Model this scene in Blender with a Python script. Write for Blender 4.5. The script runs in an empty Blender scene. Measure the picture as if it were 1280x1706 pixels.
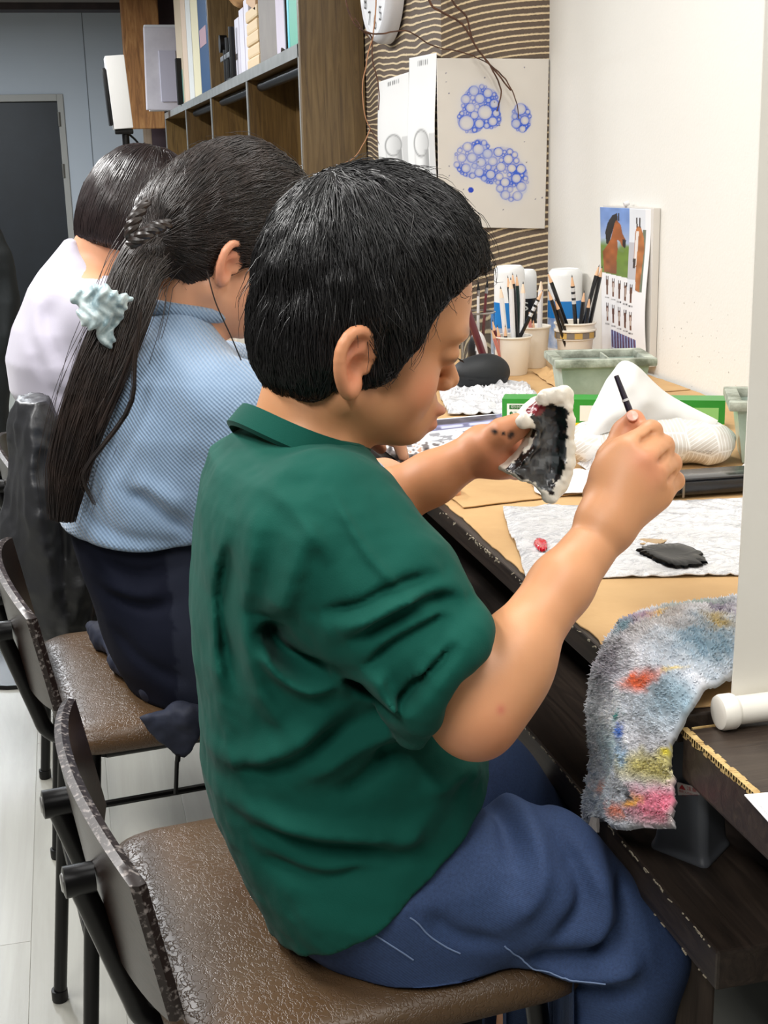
import bpy, bmesh, math, random
import numpy as np
from mathutils import Vector, Matrix

# ------------------------------------------------------------------ camera
F_PX, CXP, CYP = 2200.0, 640.0, 853.0
CAM_H = 1.30
_a = np.array([-548, 568, -2200.0]); _a /= np.linalg.norm(_a)      # depth direction of the room in camera axes
_u = np.array([-210, 8318, 2200.0]); _u -= _a * (_u @ _a); _u /= np.linalg.norm(_u)
_x = np.cross(_a, _u)
RWC = np.stack([_x, _a, _u], 1)
CAMP = np.array([0, 0, CAM_H])
scn = bpy.context.scene
COL = scn.collection
cam = bpy.data.cameras.new('camera'); camo = bpy.data.objects.new('camera', cam); COL.objects.link(camo)
cam.sensor_fit = 'HORIZONTAL'; cam.sensor_width = 36.0; cam.lens = 36.0 * F_PX / 1280.0
cam.clip_start = 0.02; cam.clip_end = 60
_m = Matrix([list(r) for r in RWC.T]).to_4x4(); _m.translation = Vector(CAMP)
camo.matrix_world = _m
scn.camera = camo

# ------------------------------------------------------------------ world, lamps, exposure
scn.view_settings.view_transform = 'Standard'; scn.view_settings.look = 'None'
scn.view_settings.gamma = 1.0; scn.view_settings.use_curve_mapping = False
scn.view_settings.exposure = 0.08
wld = bpy.data.worlds.new('world'); scn.world = wld; wld.use_nodes = True
wld.node_tree.nodes['Background'].inputs[0].default_value = (0.75, 0.85, 1.0, 1)
wld.node_tree.nodes['Background'].inputs[1].default_value = 0.35
def area(name, loc, sx, sy, power, col=(1, 1, 1), rot=(0, 0, 0)):
    l = bpy.data.lights.new(name, 'AREA'); l.shape = 'RECTANGLE'; l.size = sx; l.size_y = sy
    l.energy = power; l.color = col
    o = bpy.data.objects.new(name, l); o.location = loc; o.rotation_euler = rot; COL.objects.link(o)
    return o
CEIL = 2.44
LAMPS = [(-0.75, -0.3, 36, (1, .985, .96)), (-0.75, 1.5, 36, (1, .985, .96)), (-0.75, 3.3, 44, (1, .985, .97)),
         (0.55, 0.30, 15, (1, .985, .955)), (0.55, 1.75, 15, (1, .985, .955)), (-0.75, 5.2, 64, (.93, .96, 1)), (-0.75, 7.8, 85, (.85, .93, 1))]
for lx, ly, pw, lc in LAMPS:
    area('ceiling_lamp_light', (lx, ly, CEIL - 0.075), 0.22, 1.15, pw, lc)

# ------------------------------------------------------------------ helpers: pixel of the 1280x1706 photo -> point of the place
def _ray(px, py): return RWC.T @ np.array([px - CXP, -(py - CYP), -F_PX])
def PY(px, py, Y):
    d = _ray(px, py); return CAMP + d * (Y / d[1])
def PX(px, py, X):
    d = _ray(px, py); return CAMP + d * (X / d[0])
def PZ(px, py, Z):
    d = _ray(px, py); return CAMP + d * ((Z - CAM_H) / d[2])
def lin(c):
    c = np.asarray(c, float) / 255.0
    return np.where(c <= 0.04045, c / 12.92, ((c + 0.055) / 1.055) ** 2.4)
def L4(c): return tuple(lin(c)) + (1.0,)
rng = np.random.default_rng(7)

# ------------------------------------------------------------------ helpers: materials
class NT:
    def __init__(s, name):
        s.m = bpy.data.materials.new(name); s.m.use_nodes = True; s.t = s.m.node_tree
        s.b = s.t.nodes['Principled BSDF']; s.tc = None
    def n(s, typ, **kw):
        nd = s.t.nodes.new(typ)
        for k, v in kw.items():
            if k.startswith('i_'):
                k = k[2:]; key = int(k) if k.isdigit() else k.replace('_', ' ')
                nd.inputs[key].default_value = v
            else: setattr(nd, k, v)
        return nd
    def l(s, a, b): s.t.links.new(a, b)
    def co(s, scale=(1, 1, 1), rot=(0, 0, 0), which='Object'):
        if s.tc is None: s.tc = s.n('ShaderNodeTexCoord')
        mp = s.n('ShaderNodeMapping'); mp.inputs['Scale'].default_value = scale; mp.inputs['Rotation'].default_value = rot
        s.l(s.tc.outputs[which], mp.inputs[0]); return mp.outputs[0]
    def noise(s, scale, detail=3, rough=.5, sc=(1, 1, 1), dist=0, rot=(0, 0, 0)):
        nd = s.n('ShaderNodeTexNoise'); nd.inputs['Scale'].default_value = scale; nd.inputs['Detail'].default_value = detail
        nd.inputs['Roughness'].default_value = rough; nd.inputs['Distortion'].default_value = dist
        s.l(s.co(sc, rot), nd.inputs['Vector']); return nd.outputs[0]
    def ramp(s, fac, stops, interp='LINEAR'):
        r = s.n('ShaderNodeValToRGB'); r.color_ramp.interpolation = interp; e = r.color_ramp.elements
        while len(e) < len(stops): e.new(0.5)
        for i, (p, c) in enumerate(stops): e[i].position = p; e[i].color = c
        s.l(fac, r.inputs[0]); return r.outputs[0]
    def mix(s, fac, a, b, mode='MIX'):
        m = s.n('ShaderNodeMix', data_type='RGBA', blend_type=mode)
        if isinstance(fac, (int, float)): m.inputs[0].default_value = fac
        else: s.l(fac, m.inputs[0])
        for i, v in ((6, a), (7, b)):
            if isinstance(v, tuple): m.inputs[i].default_value = v
            else: s.l(v, m.inputs[i])
        return m.outputs[2]
    def math(s, op, a, b=None):
        m = s.n('ShaderNodeMath', operation=op)
        for i, v in ((0, a), (1, b)):
            if v is None: continue
            if isinstance(v, (int, float)): m.inputs[i].default_value = v
            else: s.l(v, m.inputs[i])
        return m.outputs[0]
    def bump(s, h, strength=.3, dist=.002):
        b = s.n('ShaderNodeBump'); b.inputs['Strength'].default_value = strength; b.inputs['Distance'].default_value = dist
        s.l(h, b.inputs['Height']); prev = s.b.inputs['Normal']
        if prev.is_linked: s.l(prev.links[0].from_socket, b.inputs['Normal'])
        s.l(b.outputs[0], prev)
    def base(s, c):
        if isinstance(c, tuple): s.b.inputs['Base Color'].default_value = c
        else: s.l(c, s.b.inputs['Base Color'])
    def attr(s, name='Col'):
        a = s.n('ShaderNodeAttribute', attribute_name=name); return a.outputs['Color']
MATS = {}
def M(name, col, rough=.5, col2=None, nscale=8, nsc=(1, 1, 1), bump=None, spec=None, metal=0, attr=False, sss=0, trans=0, alpha=None,
      sheen=0, coat=0, lo=.35, hi=.65, aniso=0):
    if name in MATS: return MATS[name]
    t = NT(name)
    if attr: c = t.attr()
    else: c = L4(col)
    if col2 is not None:
        f = t.noise(nscale, 5, .6, nsc)
        f = t.ramp(f, [(lo, (0, 0, 0, 1)), (hi, (1, 1, 1, 1))])
        if attr: c = t.mix(1.0, c, t.mix(f, (1, 1, 1, 1), L4(col2)), 'MULTIPLY')
        else: c = t.mix(f, c, L4(col2))
    t.base(c)
    b = t.b; b.inputs['Roughness'].default_value = rough; b.inputs['Metallic'].default_value = metal
    if spec is not None: b.inputs['Specular IOR Level'].default_value = spec
    if sss: b.inputs['Subsurface Weight'].default_value = sss; b.inputs['Subsurface Radius'].default_value = (.012, .004, .002); b.inputs['Subsurface Scale'].default_value = .6
    if trans: b.inputs['Transmission Weight'].default_value = trans; b.inputs['IOR'].default_value = 1.3
    if alpha is not None: b.inputs['Alpha'].default_value = alpha
    if sheen: b.inputs['Sheen Weight'].default_value = sheen; b.inputs['Sheen Roughness'].default_value = .5
    if coat: b.inputs['Coat Weight'].default_value = coat; b.inputs['Coat Roughness'].default_value = .15
    if aniso: b.inputs['Anisotropic'].default_value = aniso
    if bump:
        for (bs, st, ds, *r) in ([bump] if not isinstance(bump, list) else bump):
            t.bump(t.noise(bs, 4, .6, r[0] if r else (1, 1, 1)), st, ds)
    MATS[name] = t.m; return t.m

# ------------------------------------------------------------------ helpers: meshes and things
def wloc(o):
    v = Vector((0, 0, 0))
    while o is not None: v = v + o.location; o = o.parent
    return v
def tag(o, label=None, cat=None, group=None, kind=None):
    if label: o['label'] = label
    if cat: o['category'] = cat
    if group: o['group'] = group
    if kind: o['kind'] = kind
    return o
def thing(name, label, cat, loc, group=None, rotz=0):
    o = bpy.data.objects.new(name, None); COL.objects.link(o); o.location = tuple(float(v) for v in loc); o.rotation_euler = (0, 0, rotz)
    o.empty_display_size = .05
    return tag(o, label, cat, group)
class MB:
    def __init__(s): s.v = []; s.f = []; s.mi = []; s.c = []
    def add(s, v, f, mi=0, col=None):
        k = sum(len(a) for a in s.v); v = np.asarray(v, float).reshape(-1, 3); s.v.append(v)
        s.f += [tuple(int(i) + k for i in q) for q in f]; s.mi += [mi] * len(f)
        s.c.append(np.tile(np.array([1, 1, 1.]) if col is None else np.asarray(col, float), (len(v), 1)) if (col is None or np.ndim(col) == 1) else np.asarray(col, float))
        return s
    def box(s, lo, hi, mi=0, bev=0.0, rot=None, ctr=None, col=None):
        lo = np.asarray(lo, float); hi = np.asarray(hi, float)
        lo, hi = np.minimum(lo, hi), np.maximum(lo, hi)
        b = min(bev, .45 * (hi - lo).min())
        if b <= 0:
            v = [(x, y, z) for z in (lo[2], hi[2]) for y in (lo[1], hi[1]) for x in (lo[0], hi[0])]
            f = [(0, 2, 3, 1), (4, 5, 7, 6), (0, 1, 5, 4), (2, 6, 7, 3), (0, 4, 6, 2), (1, 3, 7, 5)]
        else:
            bm = bmesh.new(); bmesh.ops.create_cube(bm, size=1)
            for q in bm.verts: q.co = Vector([lo[i] + (hi[i] - lo[i]) * (q.co[i] + .5) for i in range(3)])
            bmesh.ops.bevel(bm, geom=list(bm.edges), offset=b, segments=2, profile=.6, affect='EDGES')
            bm.verts.index_update(); v = [q.co[:] for q in bm.verts]; f = [[q.index for q in fc.verts] for fc in bm.faces]; bm.free()
        v = np.asarray(v, float)
        if rot is not None:
            c = (lo + hi) / 2 if ctr is None else np.asarray(ctr, float)
            v = (v - c) @ np.asarray(rot, float).T + c
        return s.add(v, f, mi, col)
    def tube(s, pts, r, n=10, mi=0, cap=True, col=None, flat=None):
        pts = np.asarray(pts, float); m = len(pts); r = np.broadcast_to(np.asarray(r, float), (m,))
        tg = np.gradient(pts, axis=0); tg /= np.linalg.norm(tg, axis=1)[:, None] + 1e-12
        up = np.array([0, 0, 1.]) if abs(tg[0][2]) < .9 else np.array([1., 0, 0])
        V = []; 
        nrm = up - tg[0] * (up @ tg[0]); nrm /= np.linalg.norm(nrm)
        for i in range(m):
            nrm = nrm - tg[i] * (nrm @ tg[i]); nrm /= np.linalg.norm(nrm) + 1e-12
            bn = np.cross(tg[i], nrm)
            for k in range(n):
                a = 2 * math.pi * k / n
                V.append(pts[i] + r[i] * (math.cos(a) * nrm + math.sin(a) * bn * (flat or 1)))
        Fc = [(i * n + k, i * n + (k + 1) % n, (i + 1) * n + (k + 1) % n, (i + 1) * n + k) for i in range(m - 1) for k in range(n)]
        if cap: Fc += [tuple(range(n))[::-1], tuple((m - 1) * n + k for k in range(n))]
        return s.add(V, Fc, mi, col)
    def lathe(s, prof, c=(0, 0, 0), n=32, mi=0, axis=None, col=None):
        prof = np.asarray(prof, float); m = len(prof); c = np.asarray(c, float)
        if axis is None: ax, e1, e2 = np.array([0, 0, 1.]), np.array([1., 0, 0]), np.array([0, 1., 0])
        else:
            ax = np.asarray(axis, float); ax = ax / np.linalg.norm(ax); h = np.array([0, 0, 1.]) if abs(ax[2]) < .9 else np.array([1., 0, 0])
            e1 = np.cross(h, ax); e1 /= np.linalg.norm(e1); e2 = np.cross(ax, e1)
        V = [c + p[0] * (math.cos(2 * math.pi * k / n) * e1 + math.sin(2 * math.pi * k / n) * e2) + p[1] * ax for p in prof for k in range(n)]
        Fc = [(i * n + k, i * n + (k + 1) % n, (i + 1) * n + (k + 1) % n, (i + 1) * n + k) for i in range(m - 1) for k in range(n)]
        if prof[0][0] > 1e-6: Fc.append(tuple(range(n))[::-1])
        if prof[-1][0] > 1e-6: Fc.append(tuple((m - 1) * n + k for k in range(n)))
        return s.add(V, Fc, mi, col)
    def prism(s, poly, z0, z1, mi=0, frame=None, col=None):
        """poly (n,2) extruded; frame=(origin, e1, e2, e3)"""
        o, e1, e2, e3 = frame if frame else (np.zeros(3), np.array([1., 0, 0]), np.array([0, 1., 0]), np.array([0, 0, 1.]))
        n = len(poly); V = [np.asarray(o) + p[0] * e1 + p[1] * e2 + z * e3 for z in (z0, z1) for p in poly]
        Fc = [(i, (i + 1) % n, n + (i + 1) % n, n + i) for i in range(n)] + [tuple(range(n))[::-1], tuple(range(n, 2 * n))]
        return s.add(V, Fc, mi, col)
    def grid(s, fn, nu, nv, mi=0, colfn=None):
        u, v = np.meshgrid(np.linspace(0, 1, nu), np.linspace(0, 1, nv), indexing='ij'); u = u.ravel(); v = v.ravel()
        V = fn(u, v); Fc = [(i * nv + j, (i + 1) * nv + j, (i + 1) * nv + j + 1, i * nv + j + 1) for i in range(nu - 1) for j in range(nv - 1)]
        return s.add(V, Fc, mi, None if colfn is None else colfn(u, v))
    def sheet(s, fn, nu, nv, th, mi=0, colfn=None):
        """closed thin solid: grid plus its underside shifted by th (vector)"""
        u, v = np.meshgrid(np.linspace(0, 1, nu), np.linspace(0, 1, nv), indexing='ij'); u = u.ravel(); v = v.ravel()
        A = fn(u, v); B = A + np.asarray(th, float); n = nu * nv; q = lambda i, j: i * nv + j
        Fc = [(q(i, j), q(i + 1, j), q(i + 1, j + 1), q(i, j + 1)) for i in range(nu - 1) for j in range(nv - 1)]
        Fc += [tuple(n + k for k in f[::-1]) for f in Fc]
        ring = [q(i, 0) for i in range(nu)] + [q(nu - 1, j) for j in range(1, nv)] + [q(i, nv - 1) for i in range(nu - 2, -1, -1)] + [q(0, j) for j in range(nv - 2, 0, -1)]
        m = len(ring); Fc += [(ring[k], n + ring[k], n + ring[(k + 1) % m], ring[(k + 1) % m]) for k in range(m)]
        c = None
        if colfn is not None: c = colfn(u, v); c = np.vstack([c, c])
        return s.add(np.vstack([A, B]), Fc, mi, c)
    def build(s, name, mats, parent=None, smooth=True, world=True, angle=40, col=False, fixn=True):
        V = np.vstack(s.v); me = bpy.data.meshes.new(name)
        if parent is None:
            org = np.array([(V[:, 0].min() + V[:, 0].max()) / 2, (V[:, 1].min() + V[:, 1].max()) / 2, V[:, 2].min()])
        else: org = np.array(wloc(parent)) if world else np.zeros(3)
        W = V - org
        me.from_pydata(W.tolist(), [], s.f)
        if not isinstance(mats, (list, tuple)): mats = [mats]
        for m in mats: me.materials.append(m)
        if len(mats) > 1: me.polygons.foreach_set('material_index', s.mi)
        if col:
            ca = me.color_attributes.new('Col', 'FLOAT_COLOR', 'POINT')
            ca.data.foreach_set('color', np.hstack([np.vstack(s.c), np.ones((len(V), 1))]).astype(np.float32).ravel())
        if fixn:
            bm = bmesh.new(); bm.from_mesh(me); bmesh.ops.recalc_face_normals(bm, faces=bm.faces); bm.to_mesh(me); bm.free()
        if smooth:
            me.polygons.foreach_set('use_smooth', [True] * len(me.polygons))
            if angle: me.set_sharp_from_angle(angle=math.radians(angle))
        o = bpy.data.objects.new(name, me); COL.objects.link(o)
        if parent is not None: o.parent = parent
        else: o.location = tuple(org)
        return o
def copy_tree(o, parent=None):
    c = o.copy(); COL.objects.link(c); c.parent = parent
    for ch in list(o.children): copy_tree(ch, c)
    return c
def struct(o): o['kind'] = 'structure'; return o
def rotz(a): c, s = math.cos(a), math.sin(a); return np.array([[c, -s, 0], [s, c, 0], [0, 0, 1]])
def roty(a): c, s = math.cos(a), math.sin(a); return np.array([[c, 0, s], [0, 1, 0], [-s, 0, c]])
def rotx(a): c, s = math.cos(a), math.sin(a); return np.array([[1, 0, 0], [0, c, -s], [0, s, c]])
def smooth_path(pts, n=40):
    """Catmull-Rom through pts (k,d) -> (n,d)"""
    p = np.asarray(pts, float); p = np.vstack([2 * p[0] - p[1], p, 2 * p[-1] - p[-2]]); k = len(p) - 3
    t = np.linspace(0, k - 1e-9, n); i = t.astype(int); u = (t - i)[:, None]
    a, b, c, d = p[i], p[i + 1], p[i + 2], p[i + 3]
    return .5 * (2 * b + (c - a) * u + (2 * a - 5 * b + 4 * c - d) * u ** 2 + (3 * b - 3 * c + d - a) * u ** 3)
def vnoise(P, scale, seed=0):
    """smooth value noise in [-1,1] on (N,3)"""
    P = np.asarray(P, float) * scale + seed * 17.31; i = np.floor(P).astype(np.int64); f = P - i; f = f * f * (3 - 2 * f)
    def h(a):
        x = (a[:, 0] * 374761393 + a[:, 1] * 668265263 + a[:, 2] * 2147483647 + seed * 974711) & 0xffffffff
        x = ((x ^ (x >> 13)) * 1274126177) & 0xffffffff
        return ((x ^ (x >> 16)) & 0xffff) / 32767.5 - 1
    r = 0
    for dx in (0, 1):
        for dy in (0, 1):
            for dz in (0, 1):
                w = (f[:, 0] if dx else 1 - f[:, 0]) * (f[:, 1] if dy else 1 - f[:, 1]) * (f[:, 2] if dz else 1 - f[:, 2])
                r = r + w * h(i + np.array([dx, dy, dz]))
    return r
def text_mesh(txt, size, frame, depth=.0003, width=None):
    """flat lettering as a mesh list (verts, faces) laid on frame=(origin,e1,e2,e3)"""
    cu = bpy.data.curves.new('t', 'FONT'); cu.body = txt; cu.size = size; cu.align_x = 'CENTER'; cu.align_y = 'CENTER'; cu.resolution_u = 3
    ob = bpy.data.objects.new('t', cu); COL.objects.link(ob)
    dg = bpy.context.evaluated_depsgraph_get(); me = ob.evaluated_get(dg).to_mesh()
    V = np.array([v.co[:] for v in me.vertices]).reshape(-1, 3); Fc = [tuple(p.vertices) for p in me.polygons]
    ob.evaluated_get(dg).to_mesh_clear(); bpy.data.objects.remove(ob); bpy.data.curves.remove(cu)
    if len(V) == 0: return np.zeros((0, 3)), []
    if width: V[:, 0] *= width / max(1e-6, np.ptp(V[:, 0]))
    o, e1, e2, e3 = frame
    return np.asarray(o) + V[:, :1] * e1 + V[:, 1:2] * e2 + e3 * depth, Fc
# ------------------------------------------------------------------ helpers: continuous organic surfaces (signed distance -> surface nets)
def _seg(P, a, b, ra, rb):
    ab = b - a; t = np.clip(((P - a) @ ab) / (ab @ ab + 1e-12), 0, 1).astype(np.float32)
    return np.sqrt(((P - a - t[:, None] * ab) ** 2).sum(1)) - (ra + (rb - ra) * t)
class SDF:
    def __init__(s): s.ops = []
    def _push(s, fn, lo, hi, k, op): s.ops.append((fn, np.asarray(lo, np.float32), np.asarray(hi, np.float32), k, op)); return s
    def cone(s, a, b, ra, rb, k=.01, op='u'):
        a = np.asarray(a, np.float32); b = np.asarray(b, np.float32); m = max(ra, rb)
        return s._push(lambda P: _seg(P, a, b, ra, rb), np.minimum(a, b) - m, np.maximum(a, b) + m, k, op)
    def path(s, pts, rs, k=.01, op='u'):
        for i in range(len(pts) - 1): s.cone(pts[i], pts[i + 1], rs[i], rs[i + 1], k, op)
        return s
    def ball(s, c, r, k=.01, R=None, op='u'):
        """ellipsoid, r scalar or 3; R rows = local axes in world"""
        c = np.asarray(c, np.float32); r = np.broadcast_to(np.asarray(r, np.float32), (3,)).copy(); m = r.max()
        Q = None if R is None else np.asarray(R, np.float32)
        def fn(P):
            q = P - c
            if Q is not None: q = q @ Q.T
            k0 = np.sqrt(((q / r) ** 2).sum(1)); k1 = np.sqrt(((q / r ** 2) ** 2).sum(1)) + 1e-9
            return np.where(k0 < .05, -r.min(), k0 * (k0 - 1) / k1)
        return s._push(fn, c - m, c + m, k, op)
    def stack(s, rows, n=2.3, k=.02, op='u'):
        """loft of superellipses: rows (z, cx, cy, ax, ay) sorted by z"""
        rows = np.asarray(sorted(rows), np.float32); z = rows[:, 0]
        def fn(P):
            zz = P[:, 2]; g = [np.interp(zz, z, rows[:, i]) for i in range(1, 5)]
            kk = (np.abs((P[:, 0] - g[0]) / g[2]) ** n + np.abs((P[:, 1] - g[1]) / g[3]) ** n) ** (1 / n)
            d = (kk - 1) * np.minimum(g[2], g[3]) * .95
            dz = np.maximum(z[0] - zz, zz - z[-1])
            return np.where(dz > 0, np.sqrt(np.maximum(d, 0) ** 2 + dz ** 2), d).astype(np.float32)
        lo = [(rows[:, 1] - rows[:, 3]).min(), (rows[:, 2] - rows[:, 4]).min(), z[0]]; hi = [(rows[:, 1] + rows[:, 3]).max(), (rows[:, 2] + rows[:, 4]).max(), z[-1]]
        return s._push(fn, lo, hi, k, op)
    def cut(s, p, n, k=.004):
        """remove the side the normal n points to"""
        p = np.asarray(p, np.float32); n = np.asarray(n, np.float32); n = n / np.linalg.norm(n)
        return s._push(lambda P: -((P - p) @ n), (-9,) * 3, (9,) * 3, k, 'd')
    def sub(s, other, lo, hi, k=.01, op='u'): return s._push(other, lo, hi, k, op)
    def disp(s, fn, lo=(-9,) * 3, hi=(9,) * 3): return s._push(fn, lo, hi, 0, '+')
    def shell(s, th): return s._push(None, (-9,) * 3, (9,) * 3, th, 'shell')
    def __call__(s, P):
        P = np.asarray(P, np.float32); lo = P.min(0) - .05; hi = P.max(0) + .05
        d = np.full(len(P), .06, np.float32)
        for fn, l, h, k, op in s.ops:
            if np.any(l > hi) or np.any(h < lo): continue
            if op == 'shell': d = np.abs(d + k / 2) - k / 2; continue
            e = fn(P).astype(np.float32)
            if op == '+': d = d + e
            elif op == 'u':
                hh = np.maximum(k - np.abs(d - e), 0); d = np.minimum(d, e) - hh * hh / (4 * k)
            else:
                e = -e; hh = np.maximum(k - np.abs(d - e), 0); d = np.maximum(d, e) + hh * hh / (4 * k)
        return d
def sdf_mesh(f, lo, hi, h, proj=2):
    B = 8; lo = np.asarray(lo, float); n = (np.ceil((np.asarray(hi, float) - lo) / h / B).astype(int) + 1) * B; nb = n // B
    ci = np.stack(np.meshgrid(*[np.arange(q) for q in nb], indexing='ij'), -1).reshape(-1, 3)
    def chunks(idx, size):
        key = (idx[:, 0] // 4) * 10 ** 6 + (idx[:, 1] // 4) * 1000 + idx[:, 2] // 4
        o = np.argsort(key, kind='stable'); ks = key[o]; st = np.flatnonzero(np.r_[True, ks[1:] != ks[:-1]]); st = np.r_[st, len(o)]
        for a, b in zip(st[:-1], st[1:]): yield o[a:b]
    cv = np.zeros(len(ci), np.float32)
    cc = (lo + (ci * B + (B - 1) / 2) * h).astype(np.float32)
    for o in chunks(ci, 1): cv[o] = f(cc[o])
    act = np.abs(cv) < B * h * 1.15
    val = np.repeat(np.repeat(np.repeat(np.where(cv < 0, -1, 1).astype(np.float32).reshape(nb), B, 0), B, 1), B, 2)
    sub = np.stack(np.meshgrid(*[np.arange(B)] * 3, indexing='ij'), -1).reshape(-1, 3)
    ai = ci[act]; v6 = val.reshape(nb[0], B, nb[1], B, nb[2], B)
    for o in chunks(ai, 1):
        blk = ai[o]; P = (lo + ((blk[:, None, :] * B + sub[None]) * h)).reshape(-1, 3)
        r = f(P).reshape(len(blk), B, B, B)
        for j, b in enumerate(blk): v6[b[0], :, b[1], :, b[2], :] = r[j]
    ins = val < 0
    def cor(A, d): return A[d[0]:A.shape[0] - 1 + d[0], d[1]:A.shape[1] - 1 + d[1], d[2]:A.shape[2] - 1 + d[2]]
    D = [(i, j, k) for i in (0, 1) for j in (0, 1) for k in (0, 1)]
    cnt = sum(cor(ins, d).astype(np.int8) for d in D); mix = (cnt > 0) & (cnt < 8)
    cells = np.argwhere(mix); vid = np.full(mix.shape, -1, np.int32); vid[mix] = np.arange(len(cells))
    cvv = {d: val[cells[:, 0] + d[0], cells[:, 1] + d[1], cells[:, 2] + d[2]] for d in D}
    acc = np.zeros((len(cells), 3)); num = np.zeros(len(cells))
    for d in D:
        for ax in range(3):
            if d[ax]: continue
            e = list(d); e[ax] = 1; e = tuple(e); a, b = cvv[d], cvv[e]; m = (a < 0) != (b < 0)
            t = a / np.where(m, a - b, 1)
            p = np.array(d, float)[None].repeat(len(cells), 0); p[:, ax] = t
            acc[m] += p[m]; num[m] += 1
    V = lo + (cells + acc / num[:, None]) * h
    Fs = []
    for ax in range(3):
        o1, o2 = (ax + 1) % 3, (ax + 2) % 3
        s0 = [slice(None)] * 3; s1 = [slice(None)] * 3; s0[ax] = slice(0, -1); s1[ax] = slice(1, None)
        ch = ins[tuple(s0)] != ins[tuple(s1)]; E_ = np.argwhere(ch)
        ok = (E_[:, o1] > 0) & (E_[:, o2] > 0) & (E_[:, o1] < n[o1] - 1) & (E_[:, o2] < n[o2] - 1); E_ = E_[ok]
        fl = ins[E_[:, 0], E_[:, 1], E_[:, 2]]
        def g(a, b):
            q = E_.copy(); q[:, o1] -= a; q[:, o2] -= b; return vid[q[:, 0], q[:, 1], q[:, 2]]
        Q = np.stack([g(1, 1), g(0, 1), g(0, 0), g(1, 0)], 1); Q[~fl] = Q[~fl][:, ::-1]; Fs.append(Q)
    Fq = np.vstack(Fs); Fq = Fq[(Fq >= 0).all(1)]
    for _ in range(proj):
        V = project(f, V, h)
    return V, Fq
def fchunk(f, P, c=4096):
    """evaluate f on a vertex list sorted in space so the boxes cull well"""
    key = (np.floor(P[:, 0] / .04) * 10 ** 6 + np.floor(P[:, 1] / .04) * 1000 + np.floor(P[:, 2] / .04)); o = np.argsort(key, kind='stable')
    r = np.empty(len(P), np.float32)
    for i in range(0, len(P), c): q = o[i:i + c]; r[q] = f(P[q])
    return r
def grad(f, V, e):
    g = np.stack([fchunk(f, V + d) - fchunk(f, V - d) for d in np.eye(3) * e], 1) / (2 * e)
    return g
def project(f, V, h):
    d = fchunk(f, V); g = grad(f, V, h * .5); gg = (g * g).sum(1) + 1e-6
    return V - np.clip(d / gg, -h, h)[:, None] * g
def mesh_obj(name, V, Fq, mats, parent=None, col=None, label=None):
    me = bpy.data.meshes.new(name)
    org = np.array(wloc(parent)) if parent is not None else np.array([V[:, 0].mean(), V[:, 1].mean(), V[:, 2].min()])
    W = (V - org).astype(np.float32); Fq = np.asarray(Fq)
    me.vertices.add(len(W)); me.vertices.foreach_set('co', W.ravel())
    k = Fq.shape[1]; me.loops.add(Fq.size); me.loops.foreach_set('vertex_index', Fq.astype(np.int32).ravel())
    me.polygons.add(len(Fq)); me.polygons.foreach_set('loop_start', np.arange(0, Fq.size, k, dtype=np.int32))
    me.update(calc_edges=True); me.validate()
    me.polygons.foreach_set('use_smooth', [True] * len(me.polygons))
    for m in (mats if isinstance(mats, (list, tuple)) else [mats]): me.materials.append(m)
    if col is not None:
        ca = me.color_attributes.new('Col', 'FLOAT_COLOR', 'POINT')
        ca.data.foreach_set('color', np.hstack([col, np.ones((len(V), 1))]).astype(np.float32).ravel())
    o = bpy.data.objects.new(name, me); COL.objects.link(o)
    if parent is not None: o.parent = parent
    else: o.location = tuple(org)
    if label: o['label'] = label
    return o
def folds(lst, Ymax=9.0):
    """sum of soft ridges and valleys along picture polylines [(pts_px, Y, amp, width)] measured in the x-z plane"""
    L = []
    for pts, Y, amp, w in lst:
        q = smooth_path(np.array([PY(a, b, Y) for a, b in pts])[:, [0, 2]], max(6, 5 * len(pts))).astype(np.float32); L.append((q, amp, w))
    def fn(P):
        p = P[:, [0, 2]]; r = np.zeros(len(P), np.float32)
        lo = p.min(0); hi = p.max(0)
        for q, amp, w in L:
            if np.any(q.min(0) - 3 * w > hi) or np.any(q.max(0) + 3 * w < lo): continue
            best = np.full(len(P), 9., np.float32); tt = np.zeros(len(P), np.float32); m = len(q) - 1
            for i in range(m):
                a = q[i]; ab = q[i + 1] - a; t = np.clip(((p - a) @ ab) / (ab @ ab + 1e-12), 0, 1)
                d = ((p - a - t[:, None] * ab) ** 2).sum(1); c = d < best; best = np.where(c, d, best); tt = np.where(c, (i + t) / m, tt)
            r -= amp * np.exp(-best / (w * w)) * np.clip(4 * np.minimum(tt, 1 - tt), .15, 1)
        return r * np.clip((Ymax - P[:, 1]) / .04, 0, 1)
    return fn
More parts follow.
